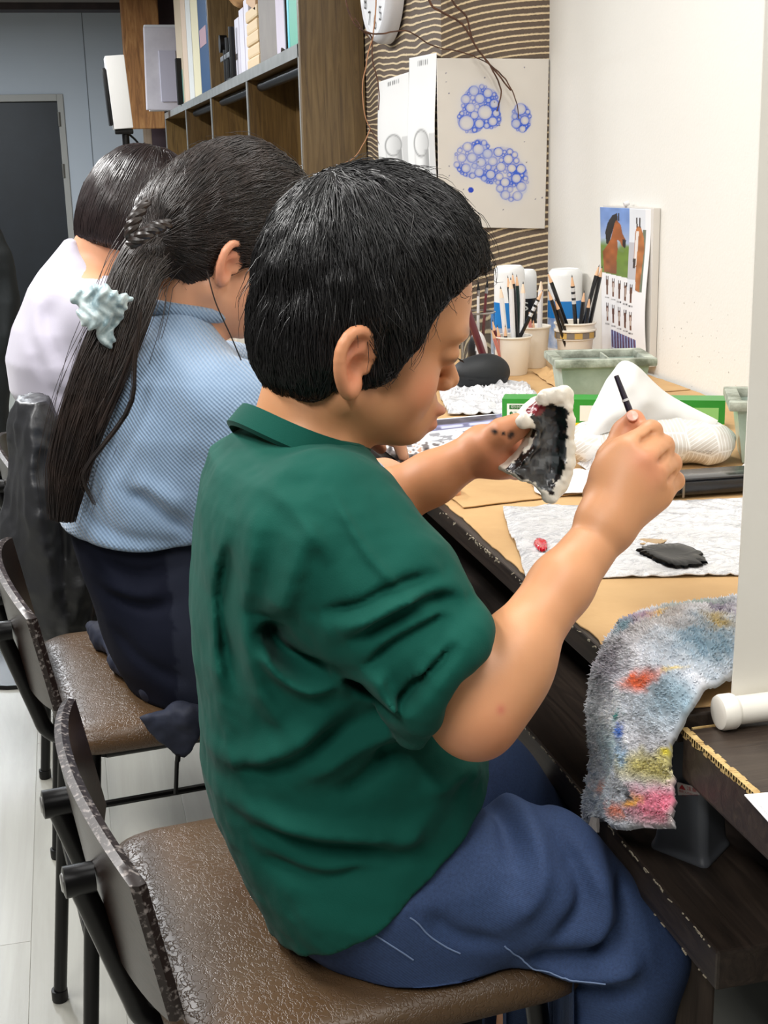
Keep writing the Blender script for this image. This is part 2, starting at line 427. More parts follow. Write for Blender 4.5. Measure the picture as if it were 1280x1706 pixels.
def strands(starts, dirfn, steps, ds, r0, r1, f=None, lift=None, seed=0, sides=3, stop=None, colr=None):
    """vectorised hair strands: returns verts, tri/quads arrays. starts (N,3); dirfn(P, i)->(N,3)"""
    P = np.asarray(starts, float).copy(); N = len(P); path = [P.copy()]; alive = np.ones(N, bool)
    for i in range(steps):
        d = dirfn(P, i); d /= np.linalg.norm(d, axis=1)[:, None] + 1e-9
        Q = P + d * (ds[:, None] if np.ndim(ds) else ds)
        if f is not None:
            for _ in range(2):
                dv = fchunk(f, Q); g = grad(f, Q, .002); g /= np.linalg.norm(g, axis=1)[:, None] + 1e-6
                tgt = lift[i] if np.ndim(lift) == 1 else (lift[:, i] if lift is not None else 0)
                Q = Q - g * (np.clip(dv - tgt, -.01, .01))[:, None]
        if stop is not None: alive &= ~stop(Q)
        Q = np.where(alive[:, None], Q, P); path.append(Q.copy()); P = Q
    A = np.stack(path, 1); K = steps + 1
    T = np.gradient(A, axis=1); T /= np.linalg.norm(T, axis=2)[..., None] + 1e-9
    h = np.array([.31, -.9, .25]); n1 = np.cross(T, h); n1 /= np.linalg.norm(n1, axis=2)[..., None] + 1e-9; n2 = np.cross(T, n1)
    rr = np.linspace(0, 1, K); rr = (r0 + (r1 - r0) * rr ** 1.5)[None, :, None]
    ring = np.stack([A + rr * (math.cos(2 * math.pi * k / sides) * n1 + math.sin(2 * math.pi * k / sides) * n2) for k in range(sides)], 2)
    V = ring.reshape(-1, 3)
    base = (np.arange(N)[:, None, None] * K + np.arange(K - 1)[None, :, None]) * sides
    k = np.arange(sides)[None, None, :]; k2 = (k + 1) % sides
    Q = np.stack([base + k, base + k2, base + sides + k2, base + sides + k], -1).reshape(-1, 4)
    return V, Q
def poly_sd(p, poly):
    n = len(poly); d = np.full(len(p), 9.); s_ = np.ones(len(p))
    for i in range(n):
        a = poly[i]; b_ = poly[(i + 1) % n]; e = b_ - a; w = p - a; t_ = np.clip((w @ e) / (e @ e), 0, 1); d = np.minimum(d, ((w - t_[:, None] * e) ** 2).sum(1))
        c1 = p[:, 1] >= a[1]; c2_ = p[:, 1] < b_[1]; c3_ = e[0] * w[:, 1] > e[1] * w[:, 0]; fl_ = (c1 & c2_ & c3_) | (~c1 & ~c2_ & ~c3_); s_ = np.where(fl_, -s_, s_)
    return s_ * np.sqrt(d)
# ------------------------------------------------------------------ the room
XW, YP, XC, YE, XB, YB = 1.15, 3.087, 0.887, 3.869, 0.698, 10.5
DZ = 0.866      # desk top
SZ = 0.62       # chair seat
def plaster(name, c, c2, b=.35):
    t = NT(name); t.base(t.mix(t.noise(1.3, 4), L4(c), L4(c2))); t.b.inputs['Roughness'].default_value = .75
    t.bump(t.noise(170, 3, .55), b, .0016); t.bump(t.noise(40, 2, .5), b * .5, .002); return t.m
m_white = plaster('white_wallpaper', (232, 230, 224), (225, 223, 216))
m_back = plaster('back_wall_paint', (205, 212, 220), (196, 204, 213), .1)
m_ceil = M('ceiling_paint', (138, 130, 124), .9)
m_side = plaster('grey_side_wall', (150, 148, 146), (142, 140, 138), .1)
m_dark = M('dark_beam', (62, 50, 50), .6, (48, 40, 42))
# wavy relief wallpaper
def wavy(name, rot):
    t = NT(name)
    n1 = t.noise(1.9, 1.2, .4, (1, 1, 1.0)); n2 = t.noise(5.5, 1.5, .5)
    sx = t.n('ShaderNodeSeparateXYZ'); t.l(t.co(), sx.inputs[0])
    v = t.math('ADD', t.math('MULTIPLY', sx.outputs[2], 62.0), t.math('MULTIPLY', n1, 15.0 if rot else 5.0))
    v = t.math('ADD', v, t.math('MULTIPLY', n2, 2.6 if rot else 0.8))
    if not rot: v = t.math('ADD', v, t.math('MULTIPLY', t.math('POWER', t.math('ABSOLUTE', sx.outputs[0]), 2.0), 42.0))
    fr = t.math('FRACT', v)
    fuzz = t.math('ADD', fr, t.math('MULTIPLY', t.math('SUBTRACT', t.noise(160, 2), .5), .22))
    k = t.ramp(fuzz, [(0, (0, 0, 0, 1)), (.10, (1, 1, 1, 1)), (.30, (1, 1, 1, 1)), (.42, (0, 0, 0, 1))])
    dark = t.mix(t.noise(300, 3), L4((112, 98, 86)), L4((86, 73, 63)))
    t.base(t.mix(k, dark, L4((226, 205, 168)))); t.b.inputs['Roughness'].default_value = .8
    t.bump(k, .8, .003); return t.m
m_wavA = wavy('wavy_relief_wallpaper_face', False); m_wavB = wavy('wavy_relief_wallpaper_side', True)

# floor of pale oak planks
def plank_mat(name, c, c2):
    t = NT(name)
    g = t.noise(9, 6, .65, (1, .09, 1), 1.2); w = t.noise(60, 3, .6, (1, .05, 1))
    t.base(t.mix(t.math('MULTIPLY', w, .35), t.ramp(g, [(.3, L4(c)), (.7, L4(c2))]), L4((120, 118, 109)))); t.b.inputs['Roughness'].default_value = .42
    t.bump(w, .15, .001); return t.m
m_planks = [plank_mat('pale_oak_a', (164, 164, 156), (140, 139, 130)), plank_mat('pale_oak_b', (157, 157, 149), (133, 132, 124)), plank_mat('pale_oak_c', (168, 168, 161), (146, 145, 137))]
b = MB(); b.box((-3.2, -2.6, -.06), (1.4, 10.6, -.0012)); floor = struct(b.build('floor', m_planks[1]))
pw, pl = .152, 1.21
pm = []
for m in m_planks:
    q = MB(); q.box((0, 0, 0), (pw - .0007, pl - .0007, .010), bev=.0006); o = q.build('plank', m, floor, smooth=False, world=False); pm.append(o.data); bpy.data.objects.remove(o)
for i in range(-12, 4):
    off = ((i * 37) % 10) / 10 * pl
    for j in range(0, 5):
        if i * pw > .5: continue
        o = bpy.data.objects.new('plank', pm[(i * 7 + j * 5) % 3]); COL.objects.link(o); o.parent = floor
        o.location = Vector((i * pw, .2 + off + (j - 1) * pl, -.010)) - wloc(floor)
b = MB(); b.box((-3.2, -2.6, CEIL), (1.4, 10.6, CEIL + .06)); struct(b.build('ceiling', m_ceil))
b = MB(); b.box((XW, -2.6, 0), (1.4, YP + .01, CEIL)); struct(b.build('wall_right', m_white))
b = MB(); b.box((-3.26, -2.6, 0), (-3.2, 10.6, CEIL)); struct(b.build('wall_left', m_side))
b = MB(); b.box((-3.2, -2.66, 0), (1.4, -2.6, CEIL)); struct(b.build('wall_front', m_side))
# pillar face and the side wall with the relief wallpaper
b = MB(); b.box((XC, YP, 0), (1.4, YB, CEIL)); o = struct(b.build('wall_side', [m_wavB, m_wavA], smooth=False))
for p in o.data.polygons: p.material_index = 1 if p.normal.y < -.5 else 0
# back wall with its door
xd = PY(100, 160, YB)[0]; zd = PY(50, 162, YB)[2]; xs = PY(138, 60, YB)[0]
b = MB(); b.box((xd + .02, YB, 0), (XC, YB + .06, CEIL)); b.box((-3.2, YB, zd + .02), (xd + .02, YB + .06, CEIL)); b.box((-3.2, YB, 0), (-1.15, YB + .06, zd + .02)); wb = struct(b.build('wall_back', m_back, smooth=False))
b = MB(); b.box((xs + .004, YB - .012, 0), (XC, YB + .06, CEIL - .0)); b.build('wall_panel', m_back, wb, smooth=False)
b = MB(); b.box((xs, YB - .0125, 0), (xs + .007, YB - .001, CEIL)); b.build('joint_shade_strip', M('joint_shadow_grey', (120, 126, 132), .8), wb, smooth=False)  # dark grey strip stands in for the shade along the panel seam
m_frame = M('door_frame_paint', (176, 174, 168), .5); m_door = M('door_dark', (25, 32, 40), .45, (18, 24, 31), 5)
dr = MB(); dr.box((-1.08, YB + .02, 0), (xd - .02, YB + .05, zd - .03)); dr = struct(dr.build('door_1', m_door, smooth=False))
b = MB(); b.box((xd - .025, YB - .02, 0), (xd + .02, YB + .03, zd + .02), bev=.004); b.box((-1.15, YB - .02, zd - .03), (xd - .025, YB + .03, zd + .02), bev=.004); b.box((-1.15, YB - .02, 0), (-1.1, YB + .03, zd - .03)); b.build('door_frame', m_frame, dr, smooth=False)
b = MB()
for hz in (.35, 1.25, 1.62): b.tube([(xd - .02, YB - .022, hz), (xd - .02, YB - .022, hz + .1)], .012, 8)
b.build('hinge', M('hinge_steel', (150, 148, 142), .4, metal=.8), dr)
zc = PY(60, 16, 10.1)[2]
b = MB(); b.box((-3.2, 10.1, zc), (XC, 10.3, CEIL), bev=.004); struct(b.build('trim_1', m_dark, smooth=False))

# ------------------------------------------------------------------ wood
def wood(name, c1, c2, c3, sc=(14, 1.2, 14), rough=.5, bump=.25, scale=3.0):
    t = NT(name); g = t.noise(scale, 7, .62, sc, 1.6); h = t.noise(1.1, 3, .6, (1, 1, 1))
    c = t.ramp(g, [(.28, L4(c1)), (.5, L4(c2)), (.72, L4(c3))]); c = t.mix(t.math('MULTIPLY', h, .35), c, L4(c1)); t.base(c)
    t.b.inputs['Roughness'].default_value = rough; t.bump(g, bump, .002); return t.m
m_desk = wood('dark_stained_wood', (34, 28, 24), (52, 43, 37), (70, 59, 50), (20, 1.5, 20), .45)
m_desk2 = wood('dark_stained_wood_x', (44, 36, 31), (60, 50, 43), (76, 65, 55), (1.5, 20, 20), .38)
m_leg = wood('dark_post_wood', (48, 40, 34), (70, 60, 52), (88, 76, 66), (14, 14, 1.2), .6)
m_apron = wood('bare_apron_wood', (96, 82, 60), (124, 108, 82), (140, 124, 96), (14, 1.2, 14), .6)
m_chip = M('worn_edge_wood', (206, 178, 120), .7, (150, 118, 70), 60)
m_case = wood('walnut_bookcase', (74, 56, 34), (112, 90, 56), (134, 110, 72), (16, 16, 1.1), .4)
m_case_in = wood('walnut_compartment', (70, 50, 26), (108, 82, 42), (126, 98, 54), (14, 14, 1.0), .35)
m_edge = M('grey_edge_band', (150, 152, 150), .4, (128, 130, 128), 12)
m_rustic = wood('rustic_plank', (100, 62, 30), (164, 112, 62), (196, 146, 88), (9, 9, 1.0), .55, .5)
m_black = M('black_paint', (9, 9, 10), .4, spec=.3)
m_chrome = M('brushed_steel', (190, 190, 190), .3, metal=1)

# ------------------------------------------------------------------ desk by the wall
desk = thing('desk', 'long dark stained wooden desk along the white wall, covered with brown paper', 'desk', (.8, 2.0, 0))
DN = .905
b = MB(); b.box((.45, DN, DZ - .026), (XW - .002, YP - .002, DZ - .002), bev=.002); b.build('desk_top', m_desk, desk, smooth=False)
b = MB(); b.box((.45, YP - .0, DZ - .026), (XC - .002, 8.8, DZ - .002), bev=.002); b.build('desk_top', m_desk, desk, smooth=False)
b = MB(); b.box((.52, DN + .02, DZ - .075), (.545, 8.7, DZ - .027)); b.build('rail', m_desk, desk, smooth=False)
b = MB(); b.box((1.10, DN, .05), (1.145, YP - .01, DZ - .03)); b.build('back_panel', M('back_panel_dark', (30, 26, 24), .7), desk, smooth=False)
ls = MB(); ls.box((.45, .822, .700 - .034), (1.09, 3.0, .700), bev=.0025); ls = ls.build('lower_shelf', m_desk, desk, smooth=False)
for (x0, y0, w) in [(.475, .95, .045), (.475, 2.6, .045)]:
    b = MB(); b.box((x0, y0, 0), (x0 + w, y0 + .07, .665), bev=.003); b.build('leg', m_leg, desk, smooth=False)
b = MB(); b.box((.55, .86, 0), (1.05, .885, .664), bev=.003); b.build('end_panel', m_leg, desk, smooth=False)
# chips of worn paint on the edges
b = MB(); rr = random.Random(3)
cl_y = [rr.uniform(.95, 1.72) for _ in range(9)]
for k in range(110):
    y = rr.gauss(rr.choice(cl_y), .035); w = rr.uniform(.001, .007) * (2 if rr.random() < .12 else 1); z0 = DZ - .002 - abs(rr.gauss(0, .0025)); y = min(max(y, .93), 1.8)
    b.box((.4495, y, z0 - rr.uniform(.0005, .0022)), (.4505, y + w, z0), rot=rotx(rr.uniform(-.5, .5)))
for k in range(110):
    y = rr.uniform(.83, 1.5); w = rr.uniform(.0015, .009); z0 = (.6995 if rr.random() < .75 else .668) - abs(rr.gauss(0, .0008))
    b.box((.4495, y, z0 - rr.uniform(.0004, .0018)), (.4505, y + w, z0), rot=rotx(rr.uniform(-.25, .25)))
b.build('paint_chip', M('chipped_paint', (170, 160, 140), .7), desk, smooth=False)['kind'] = 'stuff'

# near table, beyond the hanging blind
tb = thing('side_table', 'thick dark table with worn yellow edge at the end of the desk', 'table', (.8, .5, 0))
b = MB(); b.box((.452, -.5, .855 - .042), (XW - .01, .898, .855), bev=.003); b.build('table_top', m_desk2, tb, smooth=False)
b = MB(); b.box((.497, -.45, .770), (.53, .82, .8125), bev=.003); b.build('apron', m_apron, tb, smooth=False)
b = MB(); b.box((.55, -.4, .70), (.60, .74, .77), bev=.002); b.build('inner_rail', m_leg, tb, smooth=False)
for yy in (.70, -.4):
    b = MB(); b.box((.53, yy, 0), (.60, yy + .07, .77 if yy < 0 else .70), bev=.003); b.build('leg', m_leg, tb, smooth=False)
b = MB(); b.box((1.04, .70, 0), (1.11, .77, .8125), bev=.003); b.build('leg', m_leg, tb, smooth=False)
b = MB()
for k in range(60):
    y = .66 + .238 * k / 60; w = .006; b.box((.4512, y, .8545 - rr.uniform(.001, .006)), (.4545 + rr.uniform(0, .0035), y + w, .8556), rot=rotx(rr.uniform(-.1, .1)))
for k in range(16):
    x = .46 + .03 * k; b.box((x, .8965, .851), (x + rr.uniform(.01, .025), .8988, .8556))
b.build('worn_edge', m_chip, tb, smooth=False)['kind'] = 'stuff'

# ------------------------------------------------------------------ bookcase
bc = thing('bookcase', 'long walnut bookcase with grey shelf edge and open compartments on the desk', 'bookcase', (.79, 6.2, DZ))
ZS = 1.632; T = .034
b = MB(); b.box((XB, YE, DZ), (XC - .004, YE + .03, CEIL - .01), bev=.002); b.build('end_panel', m_case, bc, smooth=False)
b = MB(); b.box((XB + .004, YE + .03, ZS - T), (XC - .004, 8.75, ZS), bev=.001); sh = b.build('shelf', m_case_in, bc, smooth=False)
b = MB(); b.box((XB, YE + .03, ZS - T - .001), (XB + .004, 8.75, ZS + .001)); b.build('shelf_edge', m_edge, sh, smooth=False)
for y in (4.99, 6.16, 7.36, 8.74):
    b = MB(); b.box((XB + .004, y - .012, DZ), (XC - .004, y + .012, ZS - T), bev=.001); dv = b.build('divider', m_case_in, bc, smooth=False)
    b = MB(); b.box((XB, y - .013, DZ), (XB + .004, y + .013, ZS - T)); b.build('divider_edge', m_edge, dv, smooth=False)
b = MB(); b.box((XB, YE + .028, DZ), (XB + .003, YE + .045, ZS)); b.build('divider_edge', m_edge, bc, smooth=False)
b = MB(); b.box((XB + .006, 6.14, ZS), (XC - .004, 6.17, CEIL - .01), bev=.001); b.build('upright', m_case, bc, smooth=False)
b = MB(); b.box((XC - .012, YE + .03, DZ), (XC - .004, 8.74, CEIL - .02)); b.build('back_board', m_case_in, bc, smooth=False)
for y0, y1 in ((YE + .06, 4.95), (5.02, 6.1), (6.2, 7.3)):
    b = MB(); b.tube([(XB + .05, y0, ZS - T - .022), (XB + .05, y1, ZS - T - .022)], .018, 12); b.build('rail', m_black, bc)

# rustic plank above the far end, and what shows beneath it
pl_lo = PY(222, 215, 8.9); pl_hi = PY(268, 215, 8.9)
b = MB(); b.box((PY(198, 0, 8.9)[0] + .005, 8.88, pl_lo[2]), (pl_hi[0] + .03, 8.94, CEIL), bev=.006)
tag(b.build('rustic_plank', m_rustic, smooth=False), 'wide weathered brown wooden plank with dark knots hanging from the ceiling', 'plank')
q0 = PY(240, 230, 9.1)[0]; q1 = PY(253, 230, 9.1)[0]; q2 = PY(279, 230, 9.1)[0]
b = MB(); b.box((q0, 9.1, 0), (q1, 9.16, CEIL)); struct(b.build('trim_2', wood('grey_brown_post', (110, 92, 76), (140, 120, 100), (156, 136, 116), (14, 14, 1)), smooth=False))
b = MB(); b.box((q1 + .002, 9.1, 0), (XC - .002, 9.16, CEIL)); struct(b.build('trim_3', M('plum_panel', (70, 52, 58), .6, (58, 44, 50)), smooth=False))

# ------------------------------------------------------------------ chairs
def leather():
    t = NT('worn_brown_leather')
    vo = t.n('ShaderNodeTexVoronoi', feature='DISTANCE_TO_EDGE'); vo.inputs['Scale'].default_value = 112
    nz = t.noise(40, 3, .6); 
    mx = t.n('ShaderNodeMix', data_type='VECTOR'); mx.inputs[0].default_value = .06
    nt = t.n('ShaderNodeTexNoise'); nt.inputs['Scale'].default_value = 45; nt.inputs['Detail'].default_value = 4; t.l(t.co((1, .75, 1)), nt.inputs['Vector'])
    t.l(t.co((1, .75, 1)), mx.inputs[4]); t.l(nt.outputs['Color'], mx.inputs[5]); t.l(mx.outputs[1], vo.inputs['Vector'])
    cr = t.ramp(vo.outputs['Distance'], [(0, (0, 0, 0, 1)), (.10, (1, 1, 1, 1))])
    big = t.noise(7, 3, .55)
    c = t.ramp(big, [(.3, L4((80, 56, 32))), (.55, L4((84, 65, 45))), (.75, L4((86, 72, 58)))])
    c = t.mix(t.math('MULTIPLY', t.math('SUBTRACT', 1.0, cr), .30), c, L4((72, 50, 30))); t.base(c)
    t.b.inputs['Roughness'].default_value = .38; t.b.inputs['Specular IOR Level'].default_value = .6
    t.bump(cr, .34, .0012); t.bump(nz, .22, .002); return t.m
m_leather = leather()
m_tube = M('black_steel_tube', (6, 6, 7), .30, spec=.35)
t = NT('dark_walnut_veneer'); g = t.noise(5, 6, .65, (30, 2, 30), 1.0); t.base(t.ramp(g, [(.3, L4((22, 13, 11))), (.7, L4((50, 34, 27)))])); t.b.inputs['Roughness'].default_value = .3; t.bump(g, .2, .001); m_ven = t.m
m_ply = M('worn_ply_edge', (30, 20, 18), .35, (124, 116, 112), 170, lo=.52, hi=.66)
def rrect(w, d, r, n=8):
    P = []
    for cx, cy, a0 in ((w / 2 - r, d / 2 - r, 0), (-w / 2 + r, d / 2 - r, 90), (-w / 2 + r, -d / 2 + r, 180), (w / 2 - r, -d / 2 + r, 270)):
        for k in range(n + 1):
            a = math.radians(a0 + 90 * k / n); P.append((cx + r * math.cos(a), cy + r * math.sin(a)))
    return np.array(P)
def make_chair():
    root = thing('chair', '', 'chair', (0, 0, 0))
    D, W = .37, .40
    prof = [(.020, SZ - .034), (.006, SZ - .033), (.0, SZ - .026), (-.001, SZ - .016), (.003, SZ - .006), (.012, SZ), (.03, SZ + .003), (.07, SZ + .004), (.12, SZ + .002), (.17, SZ - .001)]
    V = []; 
    for o, z in prof:
        q = rrect(D - 2 * o, W - 2 * o, max(.004, .045 - o * .2)); V += [(x, y, z - .010 * max(0, (x / .185)) ** 3) for x, y in q]
    n = len(q); Fc = [(i * n + k, i * n + (k + 1) % n, (i + 1) * n + (k + 1) % n, (i + 1) * n + k) for i in range(len(prof) - 1) for k in range(n)]
    Fc += [tuple(range(n))[::-1], tuple((len(prof) - 1) * n + k for k in range(n))]
    b = MB(); b.add(V, Fc); b.build('seat', m_leather, root, world=False)
    # curved ply backrest
    nu, nv = 28, 8
    def arc(u):
        y = -.193 + .386 * u; return -.228 + .025 * (y / .193) ** 2, y
    def surf(side):
        P = []
        for i in range(nu):
            x, y = arc(i / (nu - 1)); top = .778 + .020 * (1 - (y / .193) ** 2); bot = .655 - .008 * (1 - (y / .193) ** 4) + .0
            for j in range(nv):
                v = j / (nv - 1); z = bot + (top - bot) * v
                P.append((x + side * .0065 + .022 * (1 - v) - .006, y, z))
        return P
    A = surf(-1); B_ = surf(1); n0 = nu * nv; q = lambda i, j: i * nv + j
    b = MB(); b.add(A, [(q(i, j), q(i + 1, j), q(i + 1, j + 1), q(i, j + 1)) for i in range(nu - 1) for j in range(nv - 1)]); b.add(B_, [(q(i, j), q(i, j + 1), q(i + 1, j + 1), q(i + 1, j)) for i in range(nu - 1) for j in range(nv - 1)])
    ring = [q(i, 0) for i in range(nu)] + [q(nu - 1, j) for j in range(1, nv)] + [q(i, nv - 1) for i in range(nu - 2, -1, -1)] + [q(0, j) for j in range(nv - 2, 0, -1)]
    m = len(ring); rv = [A[k] for k in ring] + [B_[k] for k in ring]
    # worn edge as the rounded rim
    mid = [tuple((np.array(A[k]) + np.array(B_[k])) / 2 + np.array([0, .0025 * (1 if i >= nu - 1 and i < nu + nv - 2 else (-1 if i > 2 * nu + nv - 4 else 0)), .0025 if nu + nv - 2 <= i <= 2 * nu + nv - 4 else (-.002 if i < nu else 0)])) for i, k in enumerate(ring)]
    bk = b.build('backrest', m_ven, root, world=False, fixn=False)
    e = MB(); e.add(rv + mid, [(k, (k + 1) % m, 2 * m + (k + 1) % m, 2 * m + k) for k in range(m)] + [(2 * m + k, 2 * m + (k + 1) % m, m + (k + 1) % m, m + k) for k in range(m)]); e.build('edge', m_ply, bk, world=False)
    # posts, pegs
    for y in (-.075, .075):
        b = MB(); b.tube(np.vstack([np.linspace((-.241, y, .724), (-.205, y, .606), 8), smooth_path([(-.205, y, .606), (-.196, y, .582), (-.172, y, .568), (-.10, y, .567)], 18)[1:]]), .0105, 12); b.build('post', m_tube, root, world=False)
        b = MB(); b.lathe([(.0105, 0), (.0135, .001), (.0135, .026)], (-.254, y, .726), 20, axis=(1, 0, 0)); pg = b.build('peg', m_tube, root, world=False)
        b = MB(); b.lathe([(.0, -.0012), (.007, -.0012), (.0085, 0), (.0085, .002)], (-.2545, y, .726), 16, axis=(1, 0, 0)); b.build('screw', m_chrome, pg, world=False)
    # under frame, legs, rungs
    b = MB(); loop = [(-.13, -.15, .572), (.13, -.15, .572), (.13, .15, .572), (-.13, .15, .572), (-.13, -.15, .572)]
    for i in range(4): b.tube([loop[i], loop[i + 1]], .010, 10)
    b.build('seat_frame', m_tube, root, world=False)
    ft = {}
    for sx in (-1, 1):
        for sy in (-1, 1):
            a = np.array((sx * .145, sy * .15, .584)); e_ = np.array((sx * .20, sy * .185, .004)); ft[sx, sy] = (a, e_)
            b = MB(); b.tube([a, e_], .0105, 12); lg = b.build('leg', m_tube, root, world=False)
            b = MB(); b.lathe([(.012, 0), (.013, .002), (.013, .02)], (e_[0], e_[1], 0), 14); b.build('foot_cap', m_black, lg, world=False)
    for k0, k1, h in (((-1, -1), (-1, 1), .3), ((-1, -1), (1, -1), .34), ((-1, 1), (1, 1), .34), ((1, -1), (1, 1), .25)):
        pt = lambda k: ft[k][0] + (ft[k][1] - ft[k][0]) * (.584 - h) / .58
        b = MB(); b.tube([pt(k0), pt(k1)], .006, 8); b.build('rung', m_tube, root, world=False)
    return root
chair = make_chair()
chair.location = (.200, 1.130, 0); chair.rotation_euler = (0, 0, math.radians(7))
tag(chair, 'leather chair with curved dark ply backrest under the person in the green shirt', group='leather chairs along the desk')
c2 = copy_tree(chair); c2.location = (.115, 1.785, 0); c2.rotation_euler = (0, 0, math.radians(6))
tag(c2, 'leather chair with curved dark ply backrest under the person in the blue sweater')
c3 = copy_tree(chair); c3.location = (.08, 2.62, 0); c3.rotation_euler = (0, 0, math.radians(4))
tag(c3, 'leather chair hidden behind the black coat, under the person in the white shirt')
# ------------------------------------------------------------------ people
def skin_mat(name):
    t = NT(name); c = t.attr(); n = t.noise(26, 4, .6); c = t.mix(t.math('MULTIPLY', n, .22), c, t.mix(1.0, c, L4((250, 205, 185)), 'MULTIPLY')); t.base(c)
    t.b.inputs['Roughness'].default_value = .48; t.b.inputs['Subsurface Weight'].default_value = .12
    t.b.inputs['Subsurface Radius'].default_value = (.010, .004, .002); t.b.inputs['Subsurface Scale'].default_value = .5
    t.bump(t.noise(700, 2, .5), .12, .0004); return t.m
m_skin = skin_mat('skin')
m_hair = M('black_hair', (19, 18, 19), .36, spec=.6)
m_hair2 = M('dark_brown_hair', (30, 25, 24), .36, (46, 36, 32), 30, spec=.6)
def cloth(name, c, c2, scale=900, b=.3, rough=.85, sheen=.25, n=9):
    t = NT(name); t.base(t.mix(t.noise(n, 4, .6), L4(c), L4(c2))); t.b.inputs['Roughness'].default_value = rough
    t.b.inputs['Sheen Weight'].default_value = sheen; t.b.inputs['Specular IOR Level'].default_value = .2; t.bump(t.noise(scale, 2, .5), b, .0006); return t.m
m_green = cloth('green_cotton', (6, 78, 66), (8, 70, 59), sheen=.03)
m_blouse = cloth('white_blouse', (194, 190, 204), (182, 178, 193))
t = NT('blue_denim'); tw = t.n('ShaderNodeTexWave', wave_type='BANDS', bands_direction='DIAGONAL'); tw.inputs['Scale'].default_value = 260; t.l(t.co(), tw.inputs['Vector'])
t.base(t.mix(t.math('MULTIPLY', t.noise(420, 4, .75), .95), t.mix(t.noise(12, 4), L4((44, 68, 112)), L4((74, 100, 146))), L4((22, 34, 62)))); t.b.inputs['Roughness'].default_value = .85; t.bump(tw.outputs[0], .18, .0006); m_denim = t.m
def knit(name, c, c2):
    t = NT(name)
    sx = t.n('ShaderNodeSeparateXYZ'); t.l(t.co(), sx.inputs[0]); nz = t.math('MULTIPLY', t.noise(5, 2), .03)
    v = t.math('ADD', t.math('ADD', t.math('MULTIPLY', sx.outputs[0], .85), t.math('MULTIPLY', sx.outputs[2], .62)), nz)
    v2 = t.math('SUBTRACT', t.math('MULTIPLY', sx.outputs[0], .6), t.math('MULTIPLY', sx.outputs[2], .9))
    rib = t.math('SINE', t.math('MULTIPLY', v, 1500.0)); st = t.math('SINE', t.math('MULTIPLY', v2, 1500.0))
    h = t.math('ADD', rib, t.math('MULTIPLY', st, .22)); hh = t.math('MULTIPLY', t.math('ADD', h, 1.5), .33)
    t.base(t.mix(hh, L4(c2), L4(c))); t.b.inputs['Roughness'].default_value = .9; t.b.inputs['Sheen Weight'].default_value = .4
    t.bump(hh, .7, .0022); return t.m
m_knit = knit('blue_ribbed_knit', (136, 160, 186), (106, 131, 160))
def headframe(O, yaw, pitch, roll=0):
    y, p = math.radians(yaw), math.radians(pitch)
    Fv = np.array([math.cos(y) * math.cos(p), math.sin(y) * math.cos(p), -math.sin(p)]); Tv = np.array([math.cos(y) * math.sin(p), math.sin(y) * math.sin(p), math.cos(p)])
    Sv = np.cross(Fv, Tv); R = np.stack([Fv, Sv, Tv])
    hp = lambda f, t, s=0: O + f * Fv + t * Tv + s * Sv
    return hp, R
def rows(lst, Y):
    out = []
    for y, xl, xr, ay in lst:
        a = PY(xl, y, Y); c = PY(xr, y, Y); out.append(((a[2] + c[2]) / 2, (a[0] + c[0]) / 2, Y, (c[0] - a[0]) / 2, ay))
    return out
def tubeize(A, r0, r1, sides=3):
    N, K = A.shape[:2]
    T = np.gradient(A, axis=1); T /= np.linalg.norm(T, axis=2)[..., None] + 1e-9
    n1 = np.cross(T, np.array([.31, -.9, .25])); n1 /= np.linalg.norm(n1, axis=2)[..., None] + 1e-9; n2 = np.cross(T, n1)
    rr = (r0 + (r1 - r0) * np.linspace(0, 1, K) ** 1.5)[None, :, None]
    V = np.stack([A + rr * (math.cos(2 * math.pi * k / sides) * n1 + math.sin(2 * math.pi * k / sides) * n2) for k in range(sides)], 2).reshape(-1, 3)
    base = (np.arange(N)[:, None, None] * K + np.arange(K - 1)[None, :, None]) * sides; k = np.arange(sides)[None, None, :]; k2 = (k + 1) % sides
    return V, np.stack([base + k, base + k2, base + sides + k2, base + sides + k], -1).reshape(-1, 4)
def join(parts):
    V = []; Q = []; n = 0
    for v, q in parts: V.append(v); Q.append(q + n); n += len(v)
    return np.vstack(V), np.vstack(Q)
